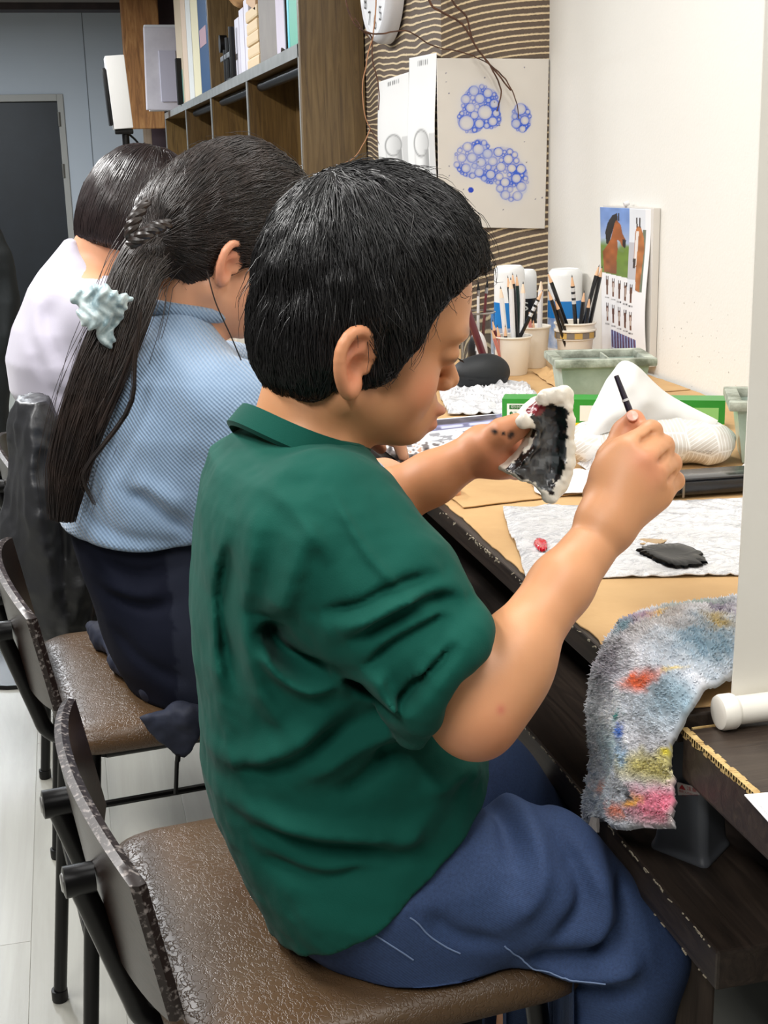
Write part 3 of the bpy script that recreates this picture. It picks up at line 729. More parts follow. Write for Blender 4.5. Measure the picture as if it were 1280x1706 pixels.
def head_sdf(s, hp, R, k=1.0, adult=False):
    """child's head with a flat soft profile; k scales it"""
    def B(f, t, sd, r, kk=.012, op='u'):
        r = np.asarray(r, float) * k
        for sg in ((1, -1) if sd else (1,)): s.ball(hp(f * k, t * k, sg * sd * k), r, kk * k, R, op)
    B(.020, .062, 0, (.085, .073, .085), .01)
    B(.053, .045, 0, (.048, .058, .046), .015)
    B(.041, -.004, 0, (.044, .057, .052), .014)
    B(.034, -.032, 0, (.042, .048, .034), .015)
    B(.046, -.014, .032, (.027, .026, .029), .015)
    B(.0670, -.0550, 0, (.0155, .020, .0155), .018)
    B(.073, -.038, 0, (.0165, .022, .019), .010)
    for sg in (1, -1): s.cone(hp(.0, -.026 * k, sg * .050 * k), hp(.052 * k, -.052 * k, sg * .016 * k), .015 * k, .014 * k, .02)
    B(.086, .030, .026, (.014, .024, .010), .012)
    B(.103, .014, .033, (.012, .015, .009), .010, 'd')
    B(.0815, .0135, .031, (.0125, .0145, .0115), .004)
    s.cone(hp(.0885 * k, .016 * k), hp(.0985 * k, -.0120 * k), .0046 * k, .0084 * k, .008)
    B(.0910, -.0165, .0088, (.0075, .0060, .0055), .005)
    B(.0885, -.0395, 0, (.0090, .0165, .0054), .005)
    B(.0825, -.0525, 0, (.0090, .0145, .0060), .005)
    s.cone(hp(.0975 * k, -.0462 * k, .016 * k), hp(.0975 * k, -.0462 * k, -.016 * k), .0035 * k, .0035 * k, .003, 'd')
def ear_sdf(s, hp, sg, k=1.0, c=(-.004, .002)):
    f0, t0 = c
    g = lambda f, t, sd: hp((f0 + f) * k, (t0 + t) * k, sg * sd * k)
    hel = smooth_path(np.array([g(.014, .004, .069), g(.013, .018, .074), g(.004, .027, .080), g(-.008, .025, .086), g(-.015, .012, .088), g(-.014, -.004, .086), g(-.009, -.016, .081), g(-.003, -.023, .076)]), 18)
    s.path(hel, np.linspace(.0036, .0044, 18) * k, .004)
    s.ball(g(-.001, -.021, .074), .0062 * k, .006)
    s.path([g(.011, .008, .070), g(.002, .014, .075), g(-.006, .006, .078), g(-.006, -.008, .076), g(.002, -.014, .073)], [.0036 * k] * 5, .005)
    s.path([g(-.002, .016, .071), g(-.006, .0, .072), g(-.001, -.016, .070)], [.010 * k, .011 * k, .009 * k], .006)
    s.ball(g(.010, -.003, .068), .005 * k, .005)
    s.ball(g(.002, -.002, .083), (.0085 * k, .010 * k, .010 * k), .005, None, 'd')

# ================================================================== the boy
O = PY(567, 592, 1.09); hpB, RB = headframe(O, 0, 8)
body = SDF(); head_sdf(body, hpB, RB); ear_sdf(body, hpB, 1); ear_sdf(body, hpB, -1)
body.cone(hpB(-.012, -.015), PY(497, 800, 1.09), .047, .052, .022)
body.cone(PY(480, 840, 1.09), PY(560, 1330, 1.09), .06, .06, .03)
# right arm (near): upper arm, elbow, forearm
S_R, E_R, W_R = PY(560, 890, .965), PY(786, 1183, .905), PY(1003, 888, .985)
body.cone(PY(500, 830, 1.05), S_R, .05, .045, .02); body.cone(S_R, E_R, .043, .034, .02)
body.path([E_R, PY(862, 1078, .925), PY(935, 975, .955), W_R], [.0315, .0280, .0248, .0212], .012)
body.ball(PY(803, 1212, .905), .015, .03); body.ball(PY(842, 1130, .918), .029, .03)
def hand(pts_mcp, pts_pip, pts_dip, pts_tip, wrist, rr, palm_r):
    for m in pts_mcp: body.cone(wrist, m, palm_r, .0105, .012)
    for i in range(4):
        r = rr[i]; body.path([pts_mcp[i], pts_pip[i], pts_dip[i], pts_tip[i]], [r * 1.08, r, r * .93, r * .82], .0035)
W1 = PY(1012, 868, .985)
mcp = [PY(1050, 752, .992), PY(1072, 770, .982), PY(1086, 797, .982), PY(1096, 825, .99)]
pip = [PY(1085, 719, 1.010), PY(1105, 743, 1.006), PY(1118, 772, 1.006), PY(1124, 801, 1.010)]
dip = [PY(1066, 722, 1.036), PY(1082, 750, 1.036), PY(1092, 782, 1.034), PY(1098, 808, 1.032)]
tip = [PY(1046, 728, 1.036), PY(1055, 757, 1.034), PY(1065, 786, 1.030), PY(1075, 812, 1.026)]
hand(mcp, pip, dip, tip, W1, [.0094, .0092, .0088, .0082], .0205)
body.disp(folds([([(1058, 738), (1080, 732), (1106, 722)], .99, -.0075, .0026), ([(1080, 764), (1098, 760), (1122, 752)], .99, -.0075, .0026), ([(1098, 796), (1112, 792), (1132, 785)], .99, -.0070, .0026), ([(1050, 728), (1070, 716), (1090, 706)], .99, .0010, .006), ([(1072, 752), (1100, 742)], .99, .0016, .006), ([(1086, 780), (1115, 770)], .99, .0016, .006), ([(1100, 812), (1122, 803)], .99, .0012, .006)], 1.03), (.38, .94, 1.0), (.56, 1.08, 1.2))
body.ball(PY(1060, 800, .998), (.026, .017, .030), .02); body.ball(PY(1030, 805, 1.004), (.024, .018, .032), .02)
body.path([PY(1008, 825, 1.018), PY(1022, 765, 1.034), PY(1042, 722, 1.044), PY(1057, 699, 1.036)], [.019, .0135, .0108, .0088], .008)
# left arm (far) and the hand under the clay
S_L, E_L, W_L = PY(500, 850, 1.205), PY(560, 905, 1.25), PY(800, 750, 1.225)
body.cone(PY(490, 800, 1.13), S_L, .05, .042, .02); body.cone(S_L, E_L, .042, .033, .02)
body.path([E_L, PY(640, 838, 1.25), PY(720, 797, 1.24), W_L], [.033, .0315, .0255, .0205], .012)
mcpL = [PY(866, 722, 1.232), PY(870, 742, 1.236), PY(868, 763, 1.236), PY(860, 782, 1.234)]
pipL = [PY(905, 718, 1.250), PY(912, 740, 1.254), PY(910, 763, 1.254), PY(897, 784, 1.250)]
dipL = [PY(926, 720, 1.244), PY(934, 742, 1.246), PY(931, 764, 1.246), PY(914, 785, 1.244)]
tipL = [PY(936, 722, 1.228), PY(944, 743, 1.228), PY(940, 764, 1.228), PY(922, 786, 1.228)]
hand(mcpL, pipL, dipL, tipL, PY(808, 750, 1.226), [.0100, .0102, .0098, .0086], .0195)
body.ball(PY(838, 765, 1.222), (.024, .015, .018), .014)
body.path([PY(815, 742, 1.214), PY(838, 722, 1.204), PY(862, 710, 1.200), PY(884, 702, 1.204)], [.0175, .0140, .0108, .0088], .008)
# legs inside the jeans, feet
HZ = SZ + .08
for hipx, knx, any_ in (((.205, 1.03, HZ), (.445, .985, .60), (.415, .985, .27)), ((.205, 1.15, HZ), (.44, 1.19, .60), (.415, 1.19, .27))):
    body.path([PY(560, 1330, 1.09), np.array(hipx), np.array([.36, knx[1] * .8 + hipx[1] * .2, .68]), np.array(knx), np.array(any_)], [.05, .042, .038, .035, .03], .02)
    body.cone(np.array(any_) + (0, 0, -.02), np.array(any_) + (.13, 0, -.035), .034, .026, .02)
# paint dabs and skin tones come from vertex colours
V, Q = sdf_mesh(body, (.02, .80, .17), (.62, 1.33, 1.33), .0022)
def boy_col(V):
    base = lin((205, 149, 106)); c = np.tile(base, (len(V), 1)); L = (V - O) @ RB.T   # f,s,t
    f, s, t = L.T; s_ = np.abs(s)
    def blend(mask, colr): c[:] = c * (1 - mask[:, None]) + lin(colr) * mask[:, None]
    g = lambda a, b_, d, r: np.exp(-(((f - a) / r[0]) ** 2 + ((s_ - b_) / r[1]) ** 2 + ((t - d) / r[2]) ** 2))
    blend(.55 * g(.062, .05, -.016, (.022, .02, .018)), (226, 144, 112))
    blend(.75 * g(-.006, .082, .004, (.02, .014, .030)), (222, 138, 108))
    blend(np.clip(1.3 * g(.088, 0, -.0395, (.012, .016, .0055)), 0, 1), (198, 118, 102)); blend(np.clip(1.3 * g(.083, 0, -.0525, (.012, .014, .0065)), 0, 1), (202, 120, 106))
    blend(.8 * g(.096, .030, .0335, (.012, .018, .0045)), (60, 44, 38))
    blend(np.clip(1.5 * g(.092, .031, .0085, (.012, .013, .0022)), 0, 1), (38, 28, 26))
    far = (V[:, 1] > 1.15) & (V[:, 2] < 1.15) & (V[:, 0] > .30)
    c[far] = c[far] * lin((250, 240, 236))
    # pinker palms and knuckles
    for p, r, a in ((PY(835, 770, 1.21), .03, .45), (PY(1072, 765, .975), .012, .35), (PY(1087, 790, .975), .012, .3), (PY(800, 1225, .89), .03, .35), (PY(1055, 700, 1.03), .016, .4)):
        blend(a * np.exp(-((V - p) ** 2).sum(1) / r ** 2), (226, 136, 112))
    for p, r in ((PY(824, 719, 1.195), .0022), (PY(837, 721, 1.193), .0016), (PY(851, 723, 1.190), .0028), (PY(849, 727, 1.190), .002)):
        blend(np.clip(1.6 * np.exp(-((V - p) ** 2)[:, [0, 2]].sum(1) / r ** 2), 0, 1) * (V[:, 1] < 1.22), (22, 18, 20))
    blend(.6 * np.exp(-((V - PY(826, 1172, .885)) ** 2)[:, [0, 2]].sum(1) / .0035 ** 2) * (V[:, 1] < .93), (190, 90, 80))
    return c
boy = mesh_obj('person', V, Q, m_skin, None, boy_col(V))
tag(boy, 'person in a green shirt and jeans painting a clay piece with a brush', 'person')
# finger nails and lashes
for p, n_, r in ((PY(1054, 693, 1.028), np.array([-.25, -.75, .6]), .0052), (PY(884, 697, 1.199), np.array([.1, -.5, .85]), .0050)):
    n_ = n_ / np.linalg.norm(n_); b = MB(); b.lathe([(r, 0), (r * .9, .0010), (0, .0016)], p, 12, axis=n_); b.build('thumbnail', M('nail', (228, 176, 158), .25), boy)
b = MB()
for k in range(9):
    s0 = .024 + .0016 * k; a0 = hpB(.0925, .0095, s0); b.tube([a0, a0 + RB[0] * .004 - RB[2] * .001, a0 + RB[0] * .0055 - RB[2] * .0030 + RB[1] * .001], [.0004, .0003, .0001], 4)
b.build('eyelashes', m_hair, boy)
# --- hair
hs = SDF()
hs.ball(hpB(.019, .062), (.096, .085, .098), .01, RB)
hs.ball(hpB(-.012, .012), (.064, .074, .062), .02, RB)
hs.ball(hpB(.055, .092), (.046, .064, .040), .03, RB)
for sg in (1, -1): hs.cone(hpB(.035, .03, sg * .068), hpB(.030, -.012, sg * .064), .013, .007, .01)
hs.ball(hpB(.108, -.035), (.076, .30, .121), .010, RB, 'd'); hs.ball(hpB(.085, -.050), (.072, .30, .088), .008, RB, 'd')
for sg in (1, -1): hs.ball(hpB(-.004, .000, sg * .092), (.021, .034, .0285), .006, RB, 'd')
hs.cut(hpB(-.05, -.037), -RB[2] * 1.0 + RB[0] * .36, .006)
def boy_lump(P):
    return (.0022 * vnoise(P, 55, 3) + .0012 * vnoise(P, 120, 5)).astype(np.float32)
hs.disp(boy_lump)
HV, HQ = sdf_mesh(hs, O + (-.16, -.16, -.12), O + (.20, .16, .24), .0032, 1)
def hair_strands(hsdf, HV, N, crown, R, grav, steps, ds, lift0, seed, toward=None, keep=None, jitter=.25, r=(.00055, .00018), fwd=0):
    rg = np.random.default_rng(seed); idx = rg.choice(len(HV), N); P = HV[idx] + rg.normal(0, .001, (N, 3))
    if keep is not None: P = P[keep(P)]
    N = len(P); jit = rg.normal(0, jitter, (N, 3)); dsn = ds * rg.uniform(.6, 1.25, N); lift = rg.uniform(.2, 1.0, N)[:, None] * np.asarray(lift0)[None]
    def df(P, i):
        d = (P - crown) if toward is None else (toward - P)
        d = d / (np.linalg.norm(d, axis=1)[:, None] + 1e-6); d = d - R[2] * grav + R[0] * fwd + jit
        return d
    A = [P.copy()]
    for i in range(steps):
        d = df(P, i); g = grad(hsdf, P, .002); g /= np.linalg.norm(g, axis=1)[:, None] + 1e-6
        d = d - g * (d * g).sum(1)[:, None]; d /= np.linalg.norm(d, axis=1)[:, None] + 1e-6
        Qp = P + d * dsn[:, None]; dv = fchunk(hsdf, Qp); on = dv < .012
        Qp = Qp - g * (np.clip(dv - lift[:, i], -.006, .006) * on)[:, None]
        A.append(Qp); P = Qp
    return tubeize(np.stack(A, 1), *r)
crown = hpB(-.030, .150, .01)
SV, SQ = hair_strands(hs, HV, 12000, crown, RB, .55, 6, .0068, [.0008, .0020, .0032, .0040, .0045, .0040], 11, jitter=.20)
edge = lambda P: ((P - O) @ RB.T)[:, 2] < .085 + .0 * P[:, 0]
S2 = hair_strands(hs, HV, 14000, crown, RB, 1.5, 6, .0052, [.0010, .0022, .0030, .0036, .0036, .003], 12, jitter=.22, keep=lambda P: (fchunk(hs, P - RB[2] * .022 + RB[0] * .004) > -.001) & (((P - O) @ RB.T)[:, 2] < .11), r=(.0006, .00012))
S3 = hair_strands(hs, HV, 450, crown, RB, .2, 6, .0065, [.003, .007, .010, .013, .015, .016], 13, jitter=.2, keep=lambda P: ((P - O) @ RB.T)[:, 2] > .02, r=(.0004, .00012))
HV2, HQ2 = join([(HV, HQ), (SV, SQ), S2, S3])
mesh_obj('hair', HV2, HQ2, m_hair, boy, label='short black hair')
# --- shirt
sh = SDF()
sh.stack(rows([(700, 432, 560, .036), (722, 392, 585, .056), (752, 354, 608, .100), (800, 338, 640, .138), (870, 327, 680, .148), (960, 321, 715, .15), (1060, 321, 735, .145), (1150, 329, 760, .14), (1250, 334, 800, .14), (1320, 352, 828, .14), (1400, 388, 836, .155), (1480, 432, 840, .162), (1590, 505, 840, .165)], 1.09), 2.25, .02)
sh.cone(PY(485, 865, 1.05), PY(545, 885, .985), .055, .060, .04); sh.cone(PY(480, 850, 1.12), PY(520, 860, 1.20), .05, .052, .04)
sl = SDF(); sl.path([PY(545, 885, .985), PY(640, 1000, .945), PY(728, 1108, .912)], [.062, .062, .053], .022)
sh.path([PY(520, 850, 1.20), PY(556, 895, 1.245), PY(592, 868, 1.25)], [.055, .052, .045], .02)
ax = (E_R - S_R) / np.linalg.norm(E_R - S_R); cc = PY(731, 1112, .910); e1 = np.cross(ax, [0, 1, 0]); e1 /= np.linalg.norm(e1); e2 = np.cross(ax, e1)
axc = np.array([.84, ax[1] * .7, -.54]); axc /= np.linalg.norm(axc); e1 = np.cross(axc, [0, 1, 0]); e1 /= np.linalg.norm(e1); e2 = np.cross(axc, e1); cc = PY(724, 1112, .908)
sl.cut(cc + axc * .013, axc, .006)
ring = [cc + axc * (.004 * math.sin(3 * a)) + .0400 * (math.cos(a) * e1 + math.sin(a) * e2) for a in np.linspace(0, 2 * math.pi, 21)]
sl.path(ring, [.0175 + .0025 * math.sin(2 * a + 1) for a in np.linspace(0, 2 * math.pi, 21)], .006)
sh.sub(sl, (.1, .8, .7), (.5, 1.1, 1.1), .02)
h1, h2 = PY(540, 1562, .985), PY(836, 1322, .985); hd = h2 - h1; sh.cut(h1, (hd[2], 0, -hd[0]), .004)
fl = [([(452, 1035), (468, 1085), (505, 1112), (548, 1098)], .95, -.011, .012), ([(440, 1060), (455, 1110), (500, 1140), (560, 1135)], .95, .006, .010),
      ([(520, 1010), (580, 985), (640, 952), (720, 935)], .93, -.006, .007), ([(560, 1060), (630, 1010), (700, 980), (760, 985)], .92, -.007, .008), ([(540, 1035), (620, 985), (690, 955)], .92, .005, .009),
      ([(590, 1110), (640, 1055), (700, 1020), (745, 1005)], .91, -.006, .007), ([(585, 1135), (610, 1160), (650, 1180)], .91, -.006, .008), ([(610, 1095), (625, 1140), (655, 1185)], .9, .006, .009),
      ([(640, 1180), (690, 1100), (745, 1040)], .9, -.005, .006), ([(500, 830), (470, 930), (440, 1040)], .96, .005, .014), ([(540, 800), (580, 880), (640, 950)], .95, .0025, .006),
      ([(415, 800), (400, 900), (395, 1020), (425, 1130), (470, 1190)], 1.0, .004, .011), ([(365, 790), (345, 900), (345, 1050), (365, 1180)], 1.06, .003, .010), ([(380, 850), (370, 1000), (390, 1140)], 1.03, -.003, .010),
      ([(345, 1270), (400, 1262), (470, 1215), (540, 1130)], 1.0, .007, .016), ([(360, 1300), (440, 1300), (520, 1240), (620, 1170)], .96, -.006, .015), ([(480, 1330), (560, 1260), (650, 1215), (760, 1200)], .95, .005, .015),
      ([(560, 1330), (620, 1290), (660, 1230)], .95, -.005, .012), ([(400, 1385), (500, 1392), (600, 1390), (720, 1392)], .95, .006, .013), ([(420, 1415), (520, 1430), (600, 1425), (700, 1420)], .95, -.006, .012),
      ([(440, 1470), (540, 1475), (640, 1440)], .95, -.004, .012), ([(460, 1440), (560, 1450), (660, 1410), (780, 1300)], .95, .003, .014), ([(650, 1260), (740, 1235), (820, 1250)], .95, -.007, .014), ([(700, 1330), (780, 1300), (830, 1330)], .95, .005, .014),
      ([(390, 745), (450, 790), (520, 770)], 1.0, -.002, .008), ([(420, 770), (480, 830), (530, 900)], .98, .003, .010)]
fl = [(a, b_, c * 1.9, d * .75) for a, b_, c, d in fl]; sh.disp(folds(fl, 1.12)); sh.disp(lambda P: (.0018 * vnoise(P, 22, 1) + .0012 * vnoise(P, 48, 2) + .0005 * vnoise(P, 110, 8)).astype(np.float32))
SV, SQ = sdf_mesh(sh, (.03, .80, .52), (.48, 1.36, 1.14), .0030)
shirt = mesh_obj('shirt', SV, SQ, m_green, boy, label='dark green long-sleeved shirt with pushed-up sleeves')
# ribbed collar, double stitched hem
b = MB(); cc = PY(502, 735, 1.09); fd = np.array([math.cos(.42), 0, -math.sin(.42)]); un = np.array([math.sin(.42), 0, math.cos(.42)])
ring = [cc + .0520 * math.cos(a) * fd + .056 * math.sin(a) * np.array([0, 1, -.25]) + un * .004 * math.cos(2 * a) for a in np.linspace(0, 2 * math.pi, 49)]
nr = len(ring) - 1; prof = [(-.0005, -.013), (.0045, -.010), (.0050, .002), (.0022, .0085), (-.0008, .0088), (-.0016, .0)]
Vv = []
for i in range(nr):
    rad = ring[i] - cc; rad = rad / np.linalg.norm(rad)
    Vv += [ring[i] + rad * (a + .0045 - .45 * min(z, 0) * 1.0) + un * z for a, z in prof]
m_ = len(prof); b.add(Vv, [(i * m_ + k, i * m_ + (k + 1) % m_, ((i + 1) % nr) * m_ + (k + 1) % m_, ((i + 1) % nr) * m_ + k) for i in range(nr) for k in range(m_)])
b.build('collar', m_green, shirt)
# --- jeans
jn = SDF()
jn.stack(rows([(1380, 420, 800, .14), (1450, 470, 830, .14), (1520, 505, 830, .145), (1565, 545, 800, .14)], 1.09), 2.3, .02)
kR, kL = np.array([.448, .985, .598]), np.array([.440, 1.185, .598])
for hip, kn in ((np.array([.20, 1.03, SZ + .076]), kR), (np.array([.20, 1.15, SZ + .078]), kL)):
    jn.path([hip, (np.array([.365, kn[1] * .8 + hip[1] * .2, .677])), kn], [.075, .062, .054], .03); jn.cone(kn, kn + (-.03, 0, -.34), .054, .047, .02)
jn.cut((0, 0, SZ + .004), (0, 0, -1), .012) if False else None
jn.disp(folds([(a_, y_, 1.9 * q_, .85 * w_) for a_, y_, q_, w_ in [([(840, 1290), (870, 1380), (850, 1460)], .95, -.005, .012), ([(900, 1345), (890, 1450), (820, 1540)], .95, .005, .014), ([(930, 1390), (960, 1480), (900, 1560)], .95, -.006, .012), ([(985, 1420), (1000, 1500), (950, 1580)], .95, .004, .012),
      ([(1030, 1470), (1040, 1540), (980, 1600)], .94, -.005, .012), ([(900, 1640), (1000, 1630), (1080, 1590)], .93, .006, .014), ([(880, 1610), (960, 1600), (1060, 1570)], .93, -.006, .012), ([(880, 1680), (980, 1670), (1080, 1640)], .93, -.006, .014), ([(700, 1510), (760, 1550), (850, 1560)], .95, -.003, .01)]], 1.1))
jn.disp(lambda P: (.002 * vnoise(P, 26, 4)).astype(np.float32))
JV, JQ = sdf_mesh(jn, (.05, .84, .24), (.62, 1.34, .84), .0034)
JV[:, 2] = np.where((JV[:, 0] < .385) & (JV[:, 2] < SZ + .005), np.maximum(JV[:, 2], SZ + .0045 - .010 * np.clip((JV[:, 0] - .2) / .185, 0, 1) ** 3), JV[:, 2])
jeans = mesh_obj('jeans', JV, JQ, m_denim, boy, label='blue denim jeans')
def shoe(who, ank, col_):
    s_ = SDF(); a_ = np.array(ank); s_.cone(a_ + (0, 0, -.010), a_ + (.005, 0, .045), .046, .044, .02); s_.cone(a_ + (-.005, 0, -.022), a_ + (.135, 0, -.038), .044, .036, .02); s_.cut(a_ + (0, 0, -.066), (0, 0, -1), .006)
    v_, q_ = sdf_mesh(s_, a_ - (.08, .08, .09), a_ + (.2, .08, .12), .005, 1); mesh_obj('shoe', v_, q_, M('shoe_' + col_, (34, 34, 38) if col_ == 'dark' else (200, 200, 198), .6), who)
for yy in (.985, 1.19): shoe(boy, (.415, yy, .27), 'dark')
b = MB()
def stitch(pts, f, off=.0012, r=.0007):
    P = smooth_path(np.array(pts), 40)
    for _ in range(3): P = project(f, P, .01)
    g = grad(f, P, .002); g /= np.linalg.norm(g, axis=1)[:, None]; b.tube(P + g * off * .4, r, 5)
stitch([PY(690, 1540, .93), PY(740, 1570, .93), PY(775, 1600, .93)], jn); stitch([PY(606, 1555, .94), PY(660, 1585, .94), PY(690, 1605, .94)], jn)
stitch([PY(845, 1600, .92), PY(890, 1640, .92), PY(950, 1660, .92), PY(1010, 1650, .92)], jn)
b.build('stitching', M('denim_thread', (120, 140, 176), .8), jeans)
# ================================================================== the woman in the blue sweater
YW = 1.76
O2 = PY(345, 440, YW); hp2, R2 = headframe(O2, 12, 24)
wb = SDF(); head_sdf(wb, hp2, R2, 1.08); ear_sdf(wb, hp2, 1, 1.05, (.002, .004)); ear_sdf(wb, hp2, -1, 1.05)
wb.cone(hp2(-.020, -.015), PY(270, 600, YW), .054, .062, .03)
wb.cone(PY(270, 620, YW), PY(300, 880, YW), .08, .09, .03)
wb.cone(PY(285, 680, YW - .05), PY(385, 700, YW - .14), .045, .045, .03); wb.path([PY(385, 700, YW - .14), PY(440, 840, YW - .18), PY(640, 800, YW - .1)], [.05, .042, .03], .02)
wb.cone(PY(285, 660, YW + .05), PY(370, 660, YW + .14), .045, .045, .03); wb.path([PY(370, 660, YW + .14), PY(440, 760, YW + .18), PY(560, 720, YW + .12)], [.05, .042, .03], .02)
def simple_hand(s, w, d, up, r=1.0):
    """relaxed hand: palm and five bent fingers from wrist w along d"""
    d = d / np.linalg.norm(d); up = up - d * (up @ d); up /= np.linalg.norm(up); sd = np.cross(d, up)
    for i, (o, ln) in enumerate(((-.027, .062), (-.009, .070), (.009, .066), (.026, .052))):
        m = w + d * .075 * r + sd * o * r; s.cone(w, m, .018 * r, .010 * r, .012)
        p1 = m + (d * .55 - up * .25) * ln * .55 * r; p2 = p1 + (d * .3 - up * .8) * ln * .45 * r; s.path([m, p1, p2], [.0095 * r, .0085 * r, .007 * r], .004)
    s.path([w + sd * -.018 * r + d * .02 * r, w + d * .05 * r - sd * .042 * r - up * .012 * r, w + d * .075 * r - sd * .044 * r - up * .03 * r], [.015 * r, .011 * r, .009 * r], .008)
simple_hand(wb, PY(640, 800, YW - .1), np.array([1., .15, -.1]), np.array([0, 0, 1.])); simple_hand(wb, PY(560, 720, YW + .12), np.array([1., -.1, -.1]), np.array([0, 0, 1.]))
for yy in (-.085, .085):
    wb.path([PY(300, 880, YW), np.array([.12, YW + yy, .73]), np.array([.43, YW + yy * 1.1, .66 - .06]), np.array([.41, YW + yy * 1.1, .10])], [.08, .06, .05, .035], .03)
    wb.cone(np.array([.41, YW + yy * 1.1, .07]), np.array([.54, YW + yy * 1.1, .045]), .036, .028, .02)
V, Q = sdf_mesh(wb, (-.05, 1.45, .0), (.70, 2.05, 1.36), .0042)
def w_col(V, O_, R_, k=1.08, base=(214, 160, 126)):
    c = np.tile(lin(base), (len(V), 1)); f, s, t = ((V - O_) @ R_.T / k).T; s_ = np.abs(s)
    def blend(m, colr): c[:] = c * (1 - m[:, None]) + lin(colr) * m[:, None]
    blend(.7 * np.exp(-((f + .004) / .02) ** 2 - ((s_ - .082) / .014) ** 2 - ((t - .004) / .03) ** 2), (214, 132, 104))
    blend(.5 * np.exp(-((f - .06) / .025) ** 2 - ((s_ - .045) / .03) ** 2 - ((t + .02) / .025) ** 2), (218, 144, 116))
    blend(np.clip(1.2 * np.exp(-((f - .084) / .012) ** 2 - (s_ / .016) ** 2 - ((t + .041) / .009) ** 2), 0, 1), (196, 110, 100))
    blend(np.clip(1.4 * np.exp(-((f - .092) / .012) ** 2 - ((s_ - .031) / .013) ** 2 - ((t - .0085) / .0026) ** 2), 0, 1), (36, 28, 26))
    blend(.8 * np.exp(-((f - .096) / .012) ** 2 - ((s_ - .03) / .018) ** 2 - ((t - .0335) / .0045) ** 2), (56, 42, 36))
    return c
w2 = mesh_obj('person', V, Q, m_skin, None, w_col(V, O2, R2)); tag(w2, 'person with a long dark ponytail in a light blue knit sweater and navy trousers', 'person')
# hair: drawn back to a twist, gathered into a long tail
h2 = SDF()
h2.ball(hp2(.020, .066), (.106, .094, .106), .01, R2); h2.ball(hp2(-.030, .030), (.080, .080, .078), .03, R2); h2.ball(hp2(.055, .085), (.060, .075, .050), .03, R2)
h2.ball(hp2(.118, -.045), (.088, .32, .108), .010, R2, 'd'); h2.ball(hp2(.060, -.060), (.068, .32, .085), .010, R2, 'd')
for sg in (1, -1): h2.ball(hp2(.000, .000, sg * .098), (.022, .036, .0285), .006, R2, 'd')
h2.cut(hp2(-.03, -.050), -R2[2] + R2[0] * .55, .01)
tw = PY(232, 398, 1.665); tail = np.array([PY(262, 412, 1.70), PY(232, 450, 1.675), PY(208, 520, 1.655), PY(172, 610, 1.640), PY(138, 700, 1.630), PY(114, 790, 1.625), PY(104, 868, 1.625)]); tr = np.array([.034, .030, .031, .031, .027, .023, .014])
TP = smooth_path(tail, 30); TR = np.interp(np.linspace(0, 1, 30), np.linspace(0, 1, 7), tr)
h2.path(TP[::3][:9], (TR * .50)[::3][:9], .02)
h2.disp(lambda P: (.0022 * vnoise(P, 45, 3) + .0012 * vnoise(P, 100, 5)).astype(np.float32))
HV, HQ = sdf_mesh(h2, (-.06, 1.50, .80), (.42, 2.0, 1.40), .0042, 1)
parts = [(HV, HQ)]
knot = PY(250, 402, 1.69)
up = lambda P: ((P - O2) @ R2.T)[:, 2] > -.06
parts.append(hair_strands(h2, HV, 9000, hp2(.09, .12), R2, -.05, 8, .0085, [.0006, .0016, .0024, .003, .0034, .0036, .0036, .003], 21, toward=knot, jitter=.13, keep=lambda P: up(P), r=(.00075, .00035)))
parts.append(hair_strands(h2, HV, 300, hp2(.09, .12), R2, -.1, 7, .009, [.003, .005, .007, .008, .009, .010, .010], 22, toward=knot, jitter=.3, keep=lambda P: up(P), r=(.0004, .00015)))
def tail_strands(N, seed, spread=1.0, r=(.0009, .0005), t0=0.0, t1=1.0, K=18, wander=.12):
    rg = np.random.default_rng(seed); a = rg.uniform(0, 2 * math.pi, N); q = np.sqrt(rg.uniform(0, 1, N)) * spread
    T = np.gradient(TP, axis=0); T /= np.linalg.norm(T, axis=1)[:, None]; n1 = np.cross(T, [0, 1, 0]); n1 /= np.linalg.norm(n1, axis=1)[:, None]; n2 = np.cross(T, n1)
    s0 = t0 + rg.uniform(0, .12, N) * (t1 - t0); s1 = np.minimum(1, t1 - .22 * rg.random(N) ** 2); A = np.zeros((N, K, 3)); ww = rg.normal(0, wander, (N, 3)); ph = rg.uniform(0, 6.28, N)
    for k in range(K):
        t_ = (s0 + (s1 - s0) * k / (K - 1)) * 29; i = np.clip(t_.astype(int), 0, 28); u = (t_ - i)[:, None]
        c = TP[i] * (1 - u) + TP[i + 1] * u; R_ = TR[i] * (1 - u[:, 0]) + TR[i + 1] * u[:, 0]; ang = a + .35 * np.sin(ph + k * .25)
        qq = q * (1 + ww[:, 0] * k / K)
        A[:, k] = c + (R_ * qq * np.cos(ang))[:, None] * n1[i] + (R_ * qq * np.sin(ang) * .72)[:, None] * n2[i]
    return tubeize(A, *r)
parts.append(tail_strands(3200, 31)); parts.append(tail_strands(70, 32, 1.45, (.0005, .0002), wander=.4))
# loose locks over the sweater
def lock(px, Y, n, sp, r=(.0006, .0002), seed=0):
    rg = np.random.default_rng(seed); P = smooth_path(np.array([PY(a, b_, Y + i * 0) for i, (a, b_) in enumerate(px)]), 20)
    A = P[None] + rg.normal(0, sp, (n, 1, 3)) * np.linspace(.3, 1, 20)[None, :, None]; parts.append(tubeize(A, *r))
lock([(235, 520), (225, 600), (215, 680), (150, 770), (140, 800), (158, 840)], 1.575, 26, .0022, seed=1)

